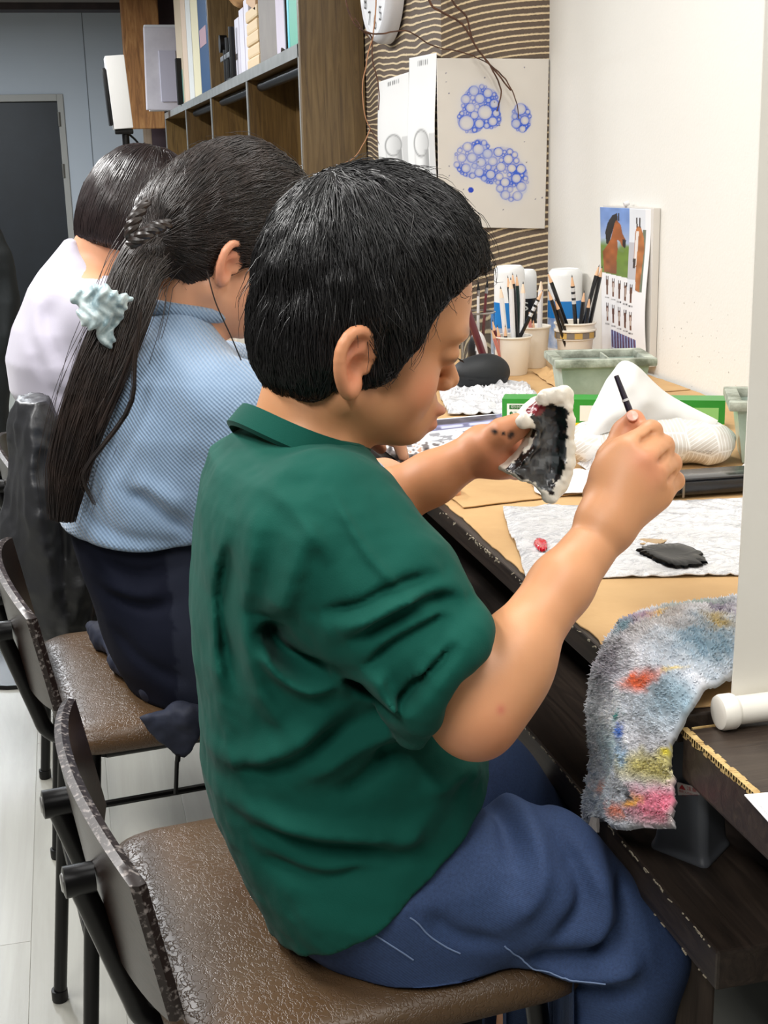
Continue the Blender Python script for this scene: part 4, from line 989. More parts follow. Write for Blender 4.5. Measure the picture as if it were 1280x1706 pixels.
lock([(345, 452), (360, 505), (385, 560), (402, 600)], 1.60, 3, .0003, (.0008, .0006), seed=4); lock([(230, 560), (200, 640), (178, 690), (165, 720)], 1.60, 18, .003, seed=5)
HV2, HQ2 = join(parts); w2h = mesh_obj('hair', HV2, HQ2, m_hair2, w2, label='long dark hair twisted back into a low ponytail')
# twisted strands over the gathering
b = MB()
for base, sg in ((smooth_path(np.array([PY(245, 335, 1.655), PY(226, 362, 1.640), PY(218, 388, 1.636), PY(228, 408, 1.640)]), 30), 1), (smooth_path(np.array([PY(283, 372, 1.640), PY(258, 380, 1.628), PY(236, 395, 1.624), PY(216, 408, 1.636)]), 30), -1)):
    for k in range(3):
        T = np.gradient(base, axis=0); T /= np.linalg.norm(T, axis=1)[:, None]; n1 = np.cross(T, [0, 1, 0]); n2 = np.cross(T, n1); a = np.linspace(0, 4.2 * math.pi, 30) + k * 2.09
        b.tube(base + (.0038 * np.cos(a))[:, None] * n1 + (.0038 * np.sin(a))[:, None] * n2, np.interp(np.linspace(0, 1, 30), [0, .2, .8, 1], [.003, .005, .005, .003]), 8)
b.build('hair_twist', m_hair2, w2h)
# scrunchie
sc = SDF(); rg = np.random.default_rng(5); cc = PY(168, 512, 1.618)
for k in range(11):
    a = 2 * math.pi * k / 11; p = cc + np.array([.017 * math.cos(a), -.010 * math.sin(2 * a), .018 * math.sin(a)]); sc.ball(p, (.010 + .004 * rg.random(), .010, .009 + .004 * rg.random()), .004)
sc.ball(cc + (0, -.004, 0), (.016, .010, .016), .006); sc.ball(cc + (.004, 0, -.034), (.009, .008, .016), .006); sc.ball(cc + (-.02, 0, .012), (.014, .009, .010), .005); sc.ball(cc + (.022, 0, .008), (.014, .009, .009), .005)
sc.disp(lambda P: (.003 * np.sin(P[:, 0] * 420 + 3 * np.sin(P[:, 2] * 160)) * .6 + .002 * vnoise(P, 120, 6)).astype(np.float32))
SV, SQ = sdf_mesh(sc, cc - .07, cc + .07, .002, 1); mesh_obj('scrunchie', SV, SQ, M('pale_blue_satin', (196, 210, 210), .35, (126, 152, 160), 70, sheen=.3), w2, label='pale blue-green satin scrunchie')
# sweater
sw = SDF(); hemz = PY(95, 868, YW)[2]
sw.stack(rows([(488, 262, 338, .05), (520, 232, 345, .08), (560, 198, 368, .115), (610, 162, 412, .16), (690, 128, 455, .185), (770, 104, 490, .195), (850, 90, 500, .19), (905, 100, 500, .18)], YW), 2.2, .03)
sw.cone(PY(300, 680, YW - .06), PY(392, 700, YW - .14), .062, .062, .04); sw.path([PY(392, 700, YW - .14), PY(440, 850, YW - .175), PY(600, 815, YW - .12)], [.068, .062, .045], .03)
sw.cone(PY(300, 650, YW + .06), PY(380, 650, YW + .15), .06, .06, .04); sw.path([PY(380, 650, YW + .15), PY(440, 770, YW + .18), PY(520, 740, YW + .14)], [.068, .06, .045], .03)
sw.cut((0, 0, hemz), (0, 0, -1), .012)
sw.disp(folds([([(205, 822), (240, 832), (285, 862), (335, 895)], 1.58, -.009, .010), ([(215, 800), (260, 820), (320, 860)], 1.58, .006, .014), ([(150, 760), (190, 830), (240, 900)], 1.60, .004, .016), ([(110, 880), (180, 915), (260, 925), (330, 920)], 1.58, .005, .010), ([(130, 870), (200, 895), (280, 900), (330, 890)], 1.58, -.003, .008), ([(250, 560), (300, 620), (330, 700)], 1.6, .004, .018)], 1.8))
sw.disp(lambda P: (.003 * vnoise(P, 14, 4) + .001 * vnoise(P, 50, 7)).astype(np.float32))
SV, SQ = sdf_mesh(sw, (-.06, 1.42, hemz - .03), (.66, 2.08, 1.20), .0045); swo = mesh_obj('sweater', SV, SQ, m_knit, w2, label='light blue ribbed knit sweater')
b = MB(); rr_ = [(O2[0] + 0, 0)]; cn = PY(300, 512, YW)
ring = [cn + np.array([.062 * math.cos(a), .064 * math.sin(a), -.012 * math.cos(a)]) for a in np.linspace(0, 2 * math.pi, 41)]; b.tube(ring, .010, 10, cap=False); b.build('neckband', m_knit, swo)
# trousers
tq = SDF(); tq.stack(rows([(850, 110, 470, .165), (900, 125, 480, .175), (980, 150, 500, .185), (1060, 178, 520, .185), (1108, 205, 520, .18)], YW), 2.3, .02)
for yy in (-.09, .09):
    tq.path([np.array([.13, YW + yy, .715]), np.array([.36, YW + yy, .69]), np.array([.45, YW + yy * 1.1, .59]), np.array([.42, YW + yy * 1.1, .12])], [.09, .072, .06, .055], .03)
tq.disp(folds([([(170, 950), (230, 965), (300, 945)], 1.58, -.006, .008), ([(165, 985), (220, 1000), (280, 985)], 1.58, .005, .010), ([(175, 1010), (240, 1020), (300, 1000)], 1.58, -.005, .008), ([(180, 1060), (240, 1110), (320, 1140)], 1.58, -.004, .010)], 1.8)); tq.disp(lambda P: (.002 * vnoise(P, 22, 9)).astype(np.float32))
SV, SQ = sdf_mesh(tq, (-.05, 1.5, .10), (.56, 2.04, .86), .006); SV[:, 2] = np.where((SV[:, 0] < .30) & (SV[:, 2] < SZ + .004), np.maximum(SV[:, 2], SZ + .0045), SV[:, 2])
navy = lin((16, 20, 36)); ncol = np.tile(navy, (len(SV), 1)); xsplit = PY(285, 1000, 1.6)[0]; ncol[(SV[:, 0] > xsplit) & (SV[:, 1] < YW)] = lin((34, 38, 52))
mesh_obj('trousers', SV, SQ, M('navy_cloth', (0, 0, 0), .85, attr=True, spec=.2, bump=(500, .2, .0008)), w2, ncol, 'navy trousers')

for yy in (-.0935, .0935): shoe(w2, (.41, YW + yy, .072), 'dark')
# ================================================================== the person in the white shirt
YV = 2.55
O3 = PY(205, 385, YV); hp3, R3 = headframe(O3, 16, 26)
wc = SDF(); head_sdf(wc, hp3, R3, 1.06); ear_sdf(wc, hp3, 1, 1.0); ear_sdf(wc, hp3, -1, 1.0)
wc.cone(hp3(-.02, -.02), PY(142, 480, YV), .054, .058, .03); wc.cone(PY(135, 500, YV), PY(120, 640, YV), .08, .09, .03)
for yy in (-.15, .15):
    wc.cone(PY(135, 490, YV + yy * .3), PY(170, 520, YV + yy), .05, .05, .03); el = PY(220, 640, YV + yy * 1.1); wr = PY(330, 610, YV + yy * .7); wc.path([PY(170, 520, YV + yy), el, wr], [.05, .042, .03], .02)
    simple_hand(wc, wr, np.array([1., 0, -.1]), np.array([0, 0, 1.]))
for yy in (-.085, .085):
    wc.path([PY(120, 640, YV), np.array([.06, YV + yy, .73]), np.array([.40, YV + yy, .62]), np.array([.38, YV + yy, .10])], [.08, .06, .05, .035], .03)
    wc.cone(np.array([.38, YV + yy, .07]), np.array([.50, YV + yy, .045]), .036, .028, .02)
V, Q = sdf_mesh(wc, (-.16, 2.2, 0), (.62, 2.9, 1.36), .006); w3 = mesh_obj('person', V, Q, m_skin, None, w_col(V, O3, R3, 1.06)); tag(w3, 'person with a short dark bob in a white shirt bending over the desk', 'person')
h3 = SDF(); h3.ball(hp3(.018, .062), (.108, .098, .108), .01, R3); h3.ball(hp3(.0, .0), (.085, .094, .085), .04, R3); h3.ball(hp3(.05, .08), (.06, .08, .055), .03, R3)
h3.ball(hp3(.140, -.035), (.088, .085, .105), .010, R3, 'd'); h3.cut(hp3(.0, -.038), -R3[2] + R3[0] * .10, .012)
h3.disp(lambda P: (.002 * vnoise(P * (1, 1, .3), 60, 3)).astype(np.float32))
HV, HQ = sdf_mesh(h3, O3 - .2, O3 + .24, .0055, 1)
HV2, HQ2 = join([(HV, HQ), hair_strands(h3, HV, 5000, hp3(.0, .17), R3, 1.1, 8, .009, [.0006, .001, .0015, .002, .002, .002, .002, .002], 41, jitter=.07, r=(.0010, .0005))])
mesh_obj('hair', HV2, HQ2, M('brown_black_hair', (30, 23, 24), .33, (44, 34, 34), 25, spec=.6), w3, label='dark chin-length bob')
sb = SDF(); sb.stack(rows([(400, 106, 128, .035), (420, 90, 142, .055), (448, 68, 172, .09), (478, 48, 215, .14), (540, 20, 290, .18), (590, 8, 300, .185), (640, 16, 310, .175), (690, 48, 320, .165), (712, 75, 320, .16)], YV), 2.2, .02)
for yy in (-.15, .15):
    sb.path([PY(150, 510, YV + yy * .5), PY(175, 530, YV + yy), PY(225, 640, YV + yy * 1.12), PY(320, 615, YV + yy * .75)], [.06, .062, .055, .042], .03)
sb.disp(folds([([(65, 480), (60, 540), (90, 610)], 2.38, .007, .016), ([(85, 500), (80, 560), (110, 620)], 2.38, -.007, .014), ([(40, 560), (60, 620), (110, 660)], 2.38, .006, .016), ([(55, 590), (80, 640), (130, 680)], 2.38, -.006, .014), ([(100, 470), (150, 460), (190, 470)], 2.4, -.006, .014)], 2.6)); sb.disp(lambda P: (.003 * vnoise(P, 13, 2)).astype(np.float32))
SV, SQ = sdf_mesh(sb, (-.2, 2.2, .76), (.55, 2.92, 1.2), .006); bl = mesh_obj('blouse', SV, SQ, m_blouse, w3, label='loose white shirt')
tr3 = SDF(); tr3.stack(rows([(670, 40, 300, .16), (740, 30, 320, .17), (800, 40, 330, .17), (838, 60, 330, .165)], YV), 2.3, .02)
for yy in (-.085, .085): tr3.path([np.array([.08, YV + yy, .72]), np.array([.33, YV + yy, .69]), np.array([.42, YV + yy, .59]), np.array([.39, YV + yy, .12])], [.088, .07, .06, .055], .03)
SV, SQ = sdf_mesh(tr3, (-.16, 2.3, .1), (.56, 2.84, .92), .009, 1); SV[:, 2] = np.where((SV[:, 0] < .26) & (SV[:, 2] < SZ + .004), np.maximum(SV[:, 2], SZ + .0045), SV[:, 2])
mesh_obj('trousers', SV, SQ, M('charcoal_cloth', (54, 56, 60), .85, (44, 46, 50), sheen=.2), w3, label='charcoal trousers')

for yy in (-.085, .085): shoe(w3, (.38, YV + yy, .072), 'dark')
# ------------------------------------------------------------------ coats
ct = SDF(); ct.stack(rows([(664, 24, 84, .055), (700, 12, 102, .07), (790, 4, 130, .085), (880, -6, 158, .095), (960, 6, 178, .095), (1020, 30, 186, .085), (1046, 48, 180, .075)], 2.26), 2.1, .02)
ct.disp(folds([([(60, 680), (50, 800), (70, 950)], 2.15, .010, .02), ([(100, 760), (104, 880), (102, 1040)], 2.15, -.014, .012), ([(30, 720), (20, 850), (40, 980)], 2.15, -.010, .018), ([(130, 860), (150, 950), (140, 1030)], 2.15, .010, .02), ([(70, 900), (90, 960), (80, 1020)], 2.15, .008, .016)], 3)); ct.disp(lambda P: (.007 * vnoise(P * (1, 1, .6), 16, 2) + .006 * np.abs(vnoise(P * (1.4, 1, .5), 34, 6)) + .002 * vnoise(P, 70, 7)).astype(np.float32))
SV, SQ = sdf_mesh(ct, (-.2, 2.08, .50), (.25, 2.45, 1.08), .006, 1)
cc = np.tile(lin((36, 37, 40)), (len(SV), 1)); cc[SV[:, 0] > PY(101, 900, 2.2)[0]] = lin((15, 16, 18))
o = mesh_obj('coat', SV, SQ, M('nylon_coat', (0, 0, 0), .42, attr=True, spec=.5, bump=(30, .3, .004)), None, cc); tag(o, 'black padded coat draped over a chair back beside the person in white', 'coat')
fc = SDF(); fc.stack(rows([(372, -38, -4, .05), (420, -60, 16, .09), (500, -70, 34, .12), (580, -75, 30, .13), (680, -80, 14, .13), (860, -85, 12, .13)], 3.5), 2.1, .02)
fc.disp(folds([([(10, 400), (18, 500), (10, 620)], 3.4, .012, .03), ([(-5, 420), (0, 520), (-10, 700)], 3.4, -.012, .03)], 9)); fc.disp(lambda P: (.008 * vnoise(P, 9, 3)).astype(np.float32))
SV, SQ = sdf_mesh(fc, (-.5, 3.2, .38), (.12, 3.8, 1.25), .010, 1)
ck = thing('coat_stand', 'black coat hanging on a stand in front of the dark door', 'coat stand', (-.19, 3.5, 0))
mesh_obj('coat', SV, SQ, M('black_wool', (24, 28, 30), .9, (34, 40, 42), 8), ck)
b = MB(); b.tube([(-.19, 3.5, .02), (-.19, 3.5, 1.24)], .014, 12); b.lathe([(.16, 0), (.16, .012), (.02, .02), (.014, .03)], (-.19, 3.5, 0), 24); b.build('pole', m_black, ck)
# jacket left on the chair of the woman in blue
jk = SDF(); Pz = lambda a, b_, z=SZ + .022: PZ(a, b_, z)
jk.path([Pz(150, 1045), Pz(178, 1060), Pz(215, 1105), Pz(262, 1142), Pz(330, 1155)], [.010, .015, .018, .016, .014], .03); jk.path([Pz(200, 1040), Pz(240, 1060), Pz(300, 1100)], [.016, .020, .018], .03)
jk.cut((0, 0, SZ + .0055), (0, 0, -1), .004)
jk.path([np.array([PY(300, 1180, 1.575)[0], 1.578, SZ + .012]), PY(310, 1192, 1.567)], [.012, .012], .01)
jpoly = np.array([PY(a, c_, 1.566)[[0, 2]] for a, c_ in ((226, 1196), (345, 1178), (338, 1215), (308, 1262), (290, 1258), (262, 1232))])
def jflap(P):
    d2 = poly_sd(P[:, [0, 2]], jpoly) + .004; yy = np.abs(P[:, 1] - 1.572) - .003
    return (np.minimum(np.maximum(d2, yy), 0) + np.sqrt(np.maximum(d2, 0) ** 2 + np.maximum(yy, 0) ** 2) - .004).astype(np.float32)
jk._push(jflap, (jpoly[:, 0].min(), 1.56, jpoly[:, 1].min()), (jpoly[:, 0].max(), 1.59, jpoly[:, 1].max()), .01, 'u')
jk.disp(lambda P: (.004 * vnoise(P, 40, 2) + .002 * vnoise(P, 90, 3)).astype(np.float32))
SV, SQ = sdf_mesh(jk, (-.06, 1.5, .50), (.28, 2.1, .70), .004, 1)
o = mesh_obj('jacket', SV, SQ, M('navy_jacket_cloth', (50, 55, 72), .7, (22, 25, 37), 12, spec=.3)); tag(o, 'navy jacket lying on the chair seat under the person in blue, one corner hanging down', 'jacket')
b = MB(); b.tube([PY(297, 1258, 1.555), PY(296, 1268, 1.555)], .0035, 8); b.tube([PY(295, 1268, 1.555), PY(293, 1322, 1.555)], .0028, 8); b.build('zip_pull', m_black, o)
# ------------------------------------------------------------------ things on the desk
KZ = DZ + .0016
m_kraft = M('kraft_paper', (203, 166, 116), .75, (184, 146, 98), 5, bump=[(18, .35, .004), (120, .1, .001)])
def sheet_on(name, quad, z, th, mat, label, cat, nu=40, nv=40, amp=.002, fr=14, seed=0, colfn=None, parent=None, edge=0.0, curl=None, group=None):
    """paper lying flat: quad = 4 (x,y) corners, real thickness, gently uneven"""
    q = np.asarray(quad, float)
    def fn(u, v):
        w = [(1 - u) * (1 - v), u * (1 - v), u * v, (1 - u) * v]; xy = sum(w[i][:, None] * q[i] for i in range(4))
        P = np.column_stack([xy, np.zeros(len(u))]); n = .5 * (1 + vnoise(P, fr, seed)) * .6 + .25 * (1 + vnoise(P, fr * 2.7, seed + 1)) * .5
        P[:, :2] += edge * np.column_stack([vnoise(P, 60, seed + 2), vnoise(P, 60, seed + 3)]) * ((np.minimum(np.minimum(u, 1 - u), np.minimum(v, 1 - v)) < .03)[:, None])
        P[:, 2] = z + th + amp * n
        if curl is not None: P[:, 2] += curl(u, v)
        return P
    b = MB(); b.sheet(fn, nu, nv, (0, 0, -th * .98), colfn=colfn); o = b.build(name, mat, parent, col=colfn is not None, angle=60)
    if parent is None: tag(o, label, cat, group)
    return o
sheet_on('kraft_paper', [(.453, .912), (1.14, .912), (1.14, 1.72), (.462, 1.64)], DZ - .002, .0012, m_kraft, 'brown kraft paper sheet under the paint palette on the desk', 'paper', amp=.0012, fr=7, edge=.003, nu=60, nv=60)
sheet_on('kraft_paper', [(.475, 1.58), (1.14, 1.66), (1.14, 2.35), (.49, 2.30)], DZ + .0005, .0012, m_kraft, 'brown kraft paper sheet under the tissue pack and green box', 'paper', amp=.0015, fr=7, seed=4, edge=.003)
sheet_on('kraft_paper', [(.50, 2.25), (1.14, 2.28), (1.14, 3.0), (.52, 2.98)], DZ + .002, .0012, m_kraft, 'brown kraft paper sheet under the pencil cups', 'paper', amp=.002, fr=8, seed=9, edge=.003)
ZK = DZ + .0045
# crumpled kraft by the cups
def crumple_patch(quad, z, h, seed, mat, name, label, cat, n=34):
    q = np.asarray(quad, float)
    def fn(u, v):
        w = [(1 - u) * (1 - v), u * (1 - v), u * v, (1 - u) * v]; xy = sum(w[i][:, None] * q[i] for i in range(4)); P = np.column_stack([xy, np.zeros(len(u))])
        r = np.abs(vnoise(P, 26, seed)) + .5 * np.abs(vnoise(P, 60, seed + 1)); e = np.clip(6 * np.minimum(np.minimum(u, 1 - u), np.minimum(v, 1 - v)), .08, 1)
        P[:, 2] = z + .001 + h * r * e; P[:, :2] += .006 * np.column_stack([vnoise(P, 40, seed + 2), vnoise(P, 40, seed + 3)]); return P
    b = MB(); b.sheet(fn, n, n, (0, 0, -.0008)); o = b.build(name, mat, angle=25); tag(o, label, cat); return o
crumple_patch([(.90, 2.34), (1.06, 2.36), (1.05, 2.56), (.93, 2.58)], ZK + .001, .035, 3, m_kraft, 'crumpled_paper', 'crumpled brown paper lying between the paper cup and the green tray', 'paper')

# cling-film wrapped palettes
def film_mat(name, c=(222, 222, 224)):
    t = NT(name); r = t.noise(26, 5, .72, (1, 2.6, 1), 3.0, (0, 0, .5)); r2 = t.noise(90, 3, .6, (1.5, .6, 1), 3)
    t.base(t.mix(t.ramp(r, [(.48, (0, 0, 0, 1)), (.62, (1, 1, 1, 1))]), L4(c), L4((184, 185, 189)))); t.b.inputs['Roughness'].default_value = .16; t.b.inputs['Specular IOR Level'].default_value = .7; t.b.inputs['Coat Weight'].default_value = .6; t.b.inputs['Coat Roughness'].default_value = .05  # darker streaks paint the shade of the wrinkles into the film colour
    t.bump(r, .5, .004); t.bump(r2, .5, .003); return t.m
m_film = film_mat('film_wrapped_white')
def palette(name, quad, z, th, label, seed, amp=.004, n=70):
    q = np.asarray(quad, float)
    def fn(u, v):
        w = [(1 - u) * (1 - v), u * (1 - v), u * v, (1 - u) * v]; xy = sum(w[i][:, None] * q[i] for i in range(4)); P = np.column_stack([xy, np.zeros(len(u))])
        ed = np.minimum(np.minimum(u, 1 - u), np.minimum(v, 1 - v)); q2 = P @ rotz(.5).T; q3 = P @ rotz(-.6).T; rg_ = 1 - np.abs(vnoise(q2 * (.55, 2.4, 1), 24, seed)); rg2 = 1 - np.abs(vnoise(q3 * (2.6, .5, 1), 22, seed + 1))
        P[:, 2] = z + th * np.clip(ed / .03, .25, 1) + amp * (rg_ ** 8 * .8 + rg2 ** 9 * .7 + .25 * vnoise(P, 14, seed + 5))
        P[:, :2] += (.003 * np.column_stack([vnoise(P, 22, seed + 2), vnoise(P, 22, seed + 3)])) * (ed < .012)[:, None]; return P
    b = MB(); b.sheet(fn, n, n, (0, 0, -th * .24)); o = b.build(name, m_film, angle=35); tag(o, label, 'palette'); return o
pal = palette('palette', [(.452, 1.272), (.78, 1.185), (.90, 1.49), (.520, 1.557)], DZ + .001, .004, 'white palette wrapped in shiny cling film with a black paint puddle', 2)
def blob(name, pts, z, mat, parent, label, h=.0022, seed=0):
    P = smooth_path(np.array(list(pts) + [pts[0]], float), 60)[:-1]; c = P.mean(0); rg_ = np.random.default_rng(seed); P = c + (P - c) * (1 + rg_.normal(0, .05, (len(P), 1)))
    V = [(*(c + (P[i] - c) * s), z + h * hh) for s, hh in ((1, 0), (.97, .6), (.8, 1), (.45, .75)) for i in range(len(P))]; n = len(P)
    b = MB(); b.add(V + [(*c, z + h * .7)], [(i * n + k, i * n + (k + 1) % n, (i + 1) * n + (k + 1) % n, (i + 1) * n + k) for i in range(3) for k in range(n)] + [(3 * n + k, 3 * n + (k + 1) % n, 4 * n) for k in range(n)])
    o = b.build(name, mat, parent)
    if parent is not None: o['label'] = label
    else: tag(o, label, 'paint')
    return o
m_pblack = M('wet_black_paint', (5, 5, 6), .10, (14, 15, 16), 60, spec=.12); m_pred = M('wet_red_paint', (200, 22, 44), .15, coat=.8)
pz = lambda a, b_: PZ(a, b_, DZ + .008)[:2]
blob('paint_puddle', [pz(1060, 916), pz(1085, 908), pz(1140, 907), pz(1176, 928), pz(1165, 940), pz(1125, 944), pz(1085, 930)], DZ + .0065, m_pblack, pal, 'glossy black paint', .004, 1)
blob('paint_dab', [pz(889, 906), pz(895, 898), pz(910, 902), pz(912, 912), pz(902, 917)], DZ + .0065, m_pred, pal, 'red paint', .004, 2)
blob('paint_stain', [pz(1062, 898), pz(1085, 892), pz(1112, 897), pz(1100, 904), pz(1070, 905)], DZ + .0068, M('brown_stain', (170, 142, 104), .4), pal, 'brown stain', .001, 3)
palette('palette', [(.632, 2.19), (.80, 2.135), (.86, 2.42), (.70, 2.50)], ZK + .001, .007, 'white film wrapped palette stack lying in front of the black glasses case', 12, .010, 60)
crumple_patch([(.585, 1.60), (.70, 1.585), (.71, 1.68), (.60, 1.70)], ZK, .020, 8, M('white_wrapper', (226, 222, 220), .35, (240, 238, 236), 40), 'wrapper', 'white crumpled wrapper under the hand that holds the clay', 'wrapper')
crumple_patch([(.69, 1.60), (.78, 1.585), (.79, 1.73), (.70, 1.75)], ZK, .045, 18, m_film, 'plastic_film', 'clump of clear crumpled film in front of the tissue pack', 'film')
crumple_patch([(.885, 1.535), (.97, 1.52), (.98, 1.64), (.90, 1.66)], ZK, .022, 28, M('white_tissue', (226, 225, 222), .8), 'crumpled_tissue', 'small crumpled white tissue beside the hanging blind', 'tissue')
# printed sheets
def smooth01(x, a, b_): t_ = np.clip((x - a) / (b_ - a), 0, 1); return t_ * t_ * (3 - 2 * t_)
def print_truck(u, v):
    c = np.tile(lin((236, 238, 244)), (len(u), 1)); P = np.column_stack([u, v, 0 * u]); n = vnoise(P, 9, 2) + .6 * vnoise(P, 24, 3)
    m = (v > .52) & (v < .97) & (u > .03) & (u < .97); c[m] = lin((122, 122, 158)) * (1 + .5 * n[m])[:, None]
    m = (v > .74) & (v < .95) & (u > .25) & (u < .9); c[m] = lin((70, 66, 78)) * (1.2 + .9 * n[m])[:, None]
    for u0 in (.1, .36, .62): m = (v > .57) & (v < .68) & (u > u0) & (u < u0 + .2); c[m] = lin((196, 200, 230))
    m = (v < .45) & (n > .25); c[m] = lin((150, 150, 156)); return np.clip(c, 0, 1)
def print_feather(u, v):
    c = np.tile(lin((238, 238, 240)), (len(u), 1)); P = np.column_stack([u * 3, v * 1.0, 0 * u]); d = (u - .15 - .55 * v); n = vnoise(np.column_stack([u * 9 - v * 5, (u + v) * 2, 0 * u]), 3.2, 5)
    m = (n > -.05) & (u < .75); c[m] = lin((112, 104, 104)); m2 = (n > .38) & (u < .75); c[m2] = lin((52, 46, 48)); m3 = (n < -.45) & (u < .6); c[m3] = lin((196, 148, 120)); return c
m_print = M('printed_paper', (255, 255, 255), .45, attr=True)
sheet_on('photo_print', [(.50, 1.93), (.69, 1.99), (.73, 2.17), (.53, 2.15)], ZK, .0006, m_print, 'colour photo print of a machine lying beside the forearm of the person in green', 'photo print', 50, 40, .001, 10, 3, print_truck)
sheet_on('photo_print', [(.462, 1.74), (.61, 1.80), (.60, 1.95), (.455, 2.02)], ZK, .0006, m_print, 'grey and brown feather print lying at the front edge of the desk', 'photo print', 50, 40, .002, 10, 6, print_feather)

# black tray with a tied cord
bt = thing('brush_case', 'long black flat brush case tied with a cord beside the palette', 'case', (.86, 1.57, ZK))
b = MB(); R_ = rotz(math.radians(-4)); b.box((.735, 1.525, ZK), (1.05, 1.60, ZK + .018), bev=.004, rot=R_); bx = b.build('body', M('black_case', (18, 19, 22), .25, spec=.6), bt)
b = MB(); b.box((.74, 1.53, ZK + .018), (1.045, 1.56, ZK + .0215), bev=.0015, rot=R_, ctr=(.8925, 1.5625, ZK)); b.build('lid_strip', M('black_case_gloss', (30, 32, 36), .15, spec=.7), bt)
b = MB(); kx = PZ(1163, 818, ZK + .018)[0]; b.tube([(kx, 1.527, ZK), (kx, 1.526, ZK + .0195), (kx + .001, 1.545, ZK + .023), (kx + .002, 1.58, ZK + .0225), (kx + .003, 1.602, ZK + .019), (kx + .003, 1.603, ZK)], .0016, 6); b.build('cord', M('brown_cord', (120, 104, 84), .9), bt)

# tissue pack
t = NT('tissue_pack_film'); vo = t.n('ShaderNodeTexVoronoi', feature='F1'); vo.inputs['Scale'].default_value = 26; vo.inputs['Randomness'].default_value = .35; t.l(t.co((1, .6, 1.2)), vo.inputs['Vector'])
ve = t.n('ShaderNodeTexVoronoi', feature='DISTANCE_TO_EDGE'); ve.inputs['Scale'].default_value = 26; ve.inputs['Randomness'].default_value = .35; t.l(t.co((1, .6, 1.2)), ve.inputs['Vector'])
sx = t.n('ShaderNodeSeparateXYZ'); t.l(t.co(), sx.inputs[0]); rs = t.n('ShaderNodeSeparateColor'); t.l(vo.outputs['Color'], rs.inputs[0]); ang = t.math('MULTIPLY', t.math('FLOOR', t.math('MULTIPLY', rs.outputs[0], 2.99)), 1.047)
vv = t.math('ADD', t.math('MULTIPLY', sx.outputs[0], t.math('COSINE', ang)), t.math('MULTIPLY', t.math('ADD', sx.outputs[2], t.math('MULTIPLY', sx.outputs[1], .5)), t.math('SINE', ang)))
st = t.ramp(t.math('SINE', t.math('MULTIPLY', vv, 1150.0)), [(.62, (0, 0, 0, 1)), (.86, (1, 1, 1, 1))]); ed = t.ramp(ve.outputs['Distance'], [(.02, (1, 1, 1, 1)), (.05, (0, 0, 0, 1))])
t.base(t.mix(t.math('MAXIMUM', st, ed), L4((214, 210, 203)), L4((240, 240, 238)))); t.b.inputs['Roughness'].default_value = .25; t.b.inputs['Coat Weight'].default_value = .3; t.bump(t.noise(30, 3, .6), .4, .003); m_pack = t.m
tp = thing('tissue_pack', 'white soft pack of tissues with pale hexagon pattern, one tissue pulled up', 'tissue pack', (.81, 1.74, ZK))
pk = SDF(); pc = np.array([.808, 1.745, ZK + .030]); Rp = rotz(math.radians(-17)).T
pk.ball(pc, (.122, .062, .036), .02, Rp); e1p = Rp[0]; e2p = Rp[1]
for sa in (-1, 1):
    for sb_ in (-1, 1): pk.ball(pc + e1p * .088 * sa + e2p * .035 * sb_ + (0, 0, -.006), (.020, .018, .020), .03)
pk.ball(pc + e1p * .0 + (0, 0, .004), (.085, .045, .037), .02, Rp); pk.cut((0, 0, ZK + .0005), (0, 0, -1), .003); pk.disp(lambda P: (.003 * vnoise(P, 30, 3) + .0012 * vnoise(P, 80, 4)).astype(np.float32))
SV, SQ = sdf_mesh(pk, pc - (.16, .12, .05), pc + (.16, .12, .07), .003, 1); mesh_obj('pack', SV, SQ, m_pack, tp)
b = MB()
A = smooth_path(np.array([PY(968, 742, 1.735), PY(1005, 722, 1.722), PY(1060, 716, 1.715), PY(1120, 720, 1.715), PY(1180, 722, 1.700)]), 40); Bt = smooth_path(np.array([PY(986, 690, 1.745), PY(1006, 645, 1.752), PY(1045, 601, 1.752), PY(1112, 655, 1.740), PY(1196, 700, 1.700)]), 40)
def tis(u, v):
    i = np.clip((u * 39).astype(int), 0, 38); f = (u * 39 - i)[:, None]; a = A[i] * (1 - f) + A[i + 1] * f; c = Bt[i] * (1 - f) + Bt[i + 1] * f
    P = a + (c - a) * v[:, None]; P[:, 1] += .020 * np.sin(v * 3.1) * np.sin(u * 3.1) * (-1) + .004 * vnoise(P, 50, 2); return P
b.sheet(tis, 40, 20, (0, .0012, 0))
def tis2(u, v):
    P = tis(u * .96 + .02, v * .97); P[:, 1] += .006 + .05 * (1 - v) * np.sin(u * 3.1); return P
b.sheet(tis2, 40, 20, (0, .0012, 0)); b.build('tissue', M('tissue_paper', (224, 224, 222), .9), tp, angle=60)
fr = (PY(1176, 764, 1.640), np.array([math.cos(.29), -math.sin(.29), 0]), np.array([.05, .35, .94]), np.array([-.28, -.9, .3]))
m_grey_ink = M('grey_ink', (110, 108, 106), .6)
b = MB()
for tx, dz_, w_ in (('SOFT PACK TISSUE', .0, .034), ('150 sheets (75 pairs)', -.005, .032)):
    tv, tf = text_mesh(tx, .005, (fr[0] + fr[2] * dz_, fr[1], fr[2], fr[3]), .001, w_); b.add(tv, tf)
LV = np.vstack(b.v); L2 = LV.copy()
for _ in range(4): L2 = project(pk, L2, .02)
g = grad(pk, L2, .002); g /= np.linalg.norm(g, axis=1)[:, None] + 1e-6; b.v = [L2 + g * .0012]; b.build('lettering', m_grey_ink, tp, smooth=False, fixn=False)

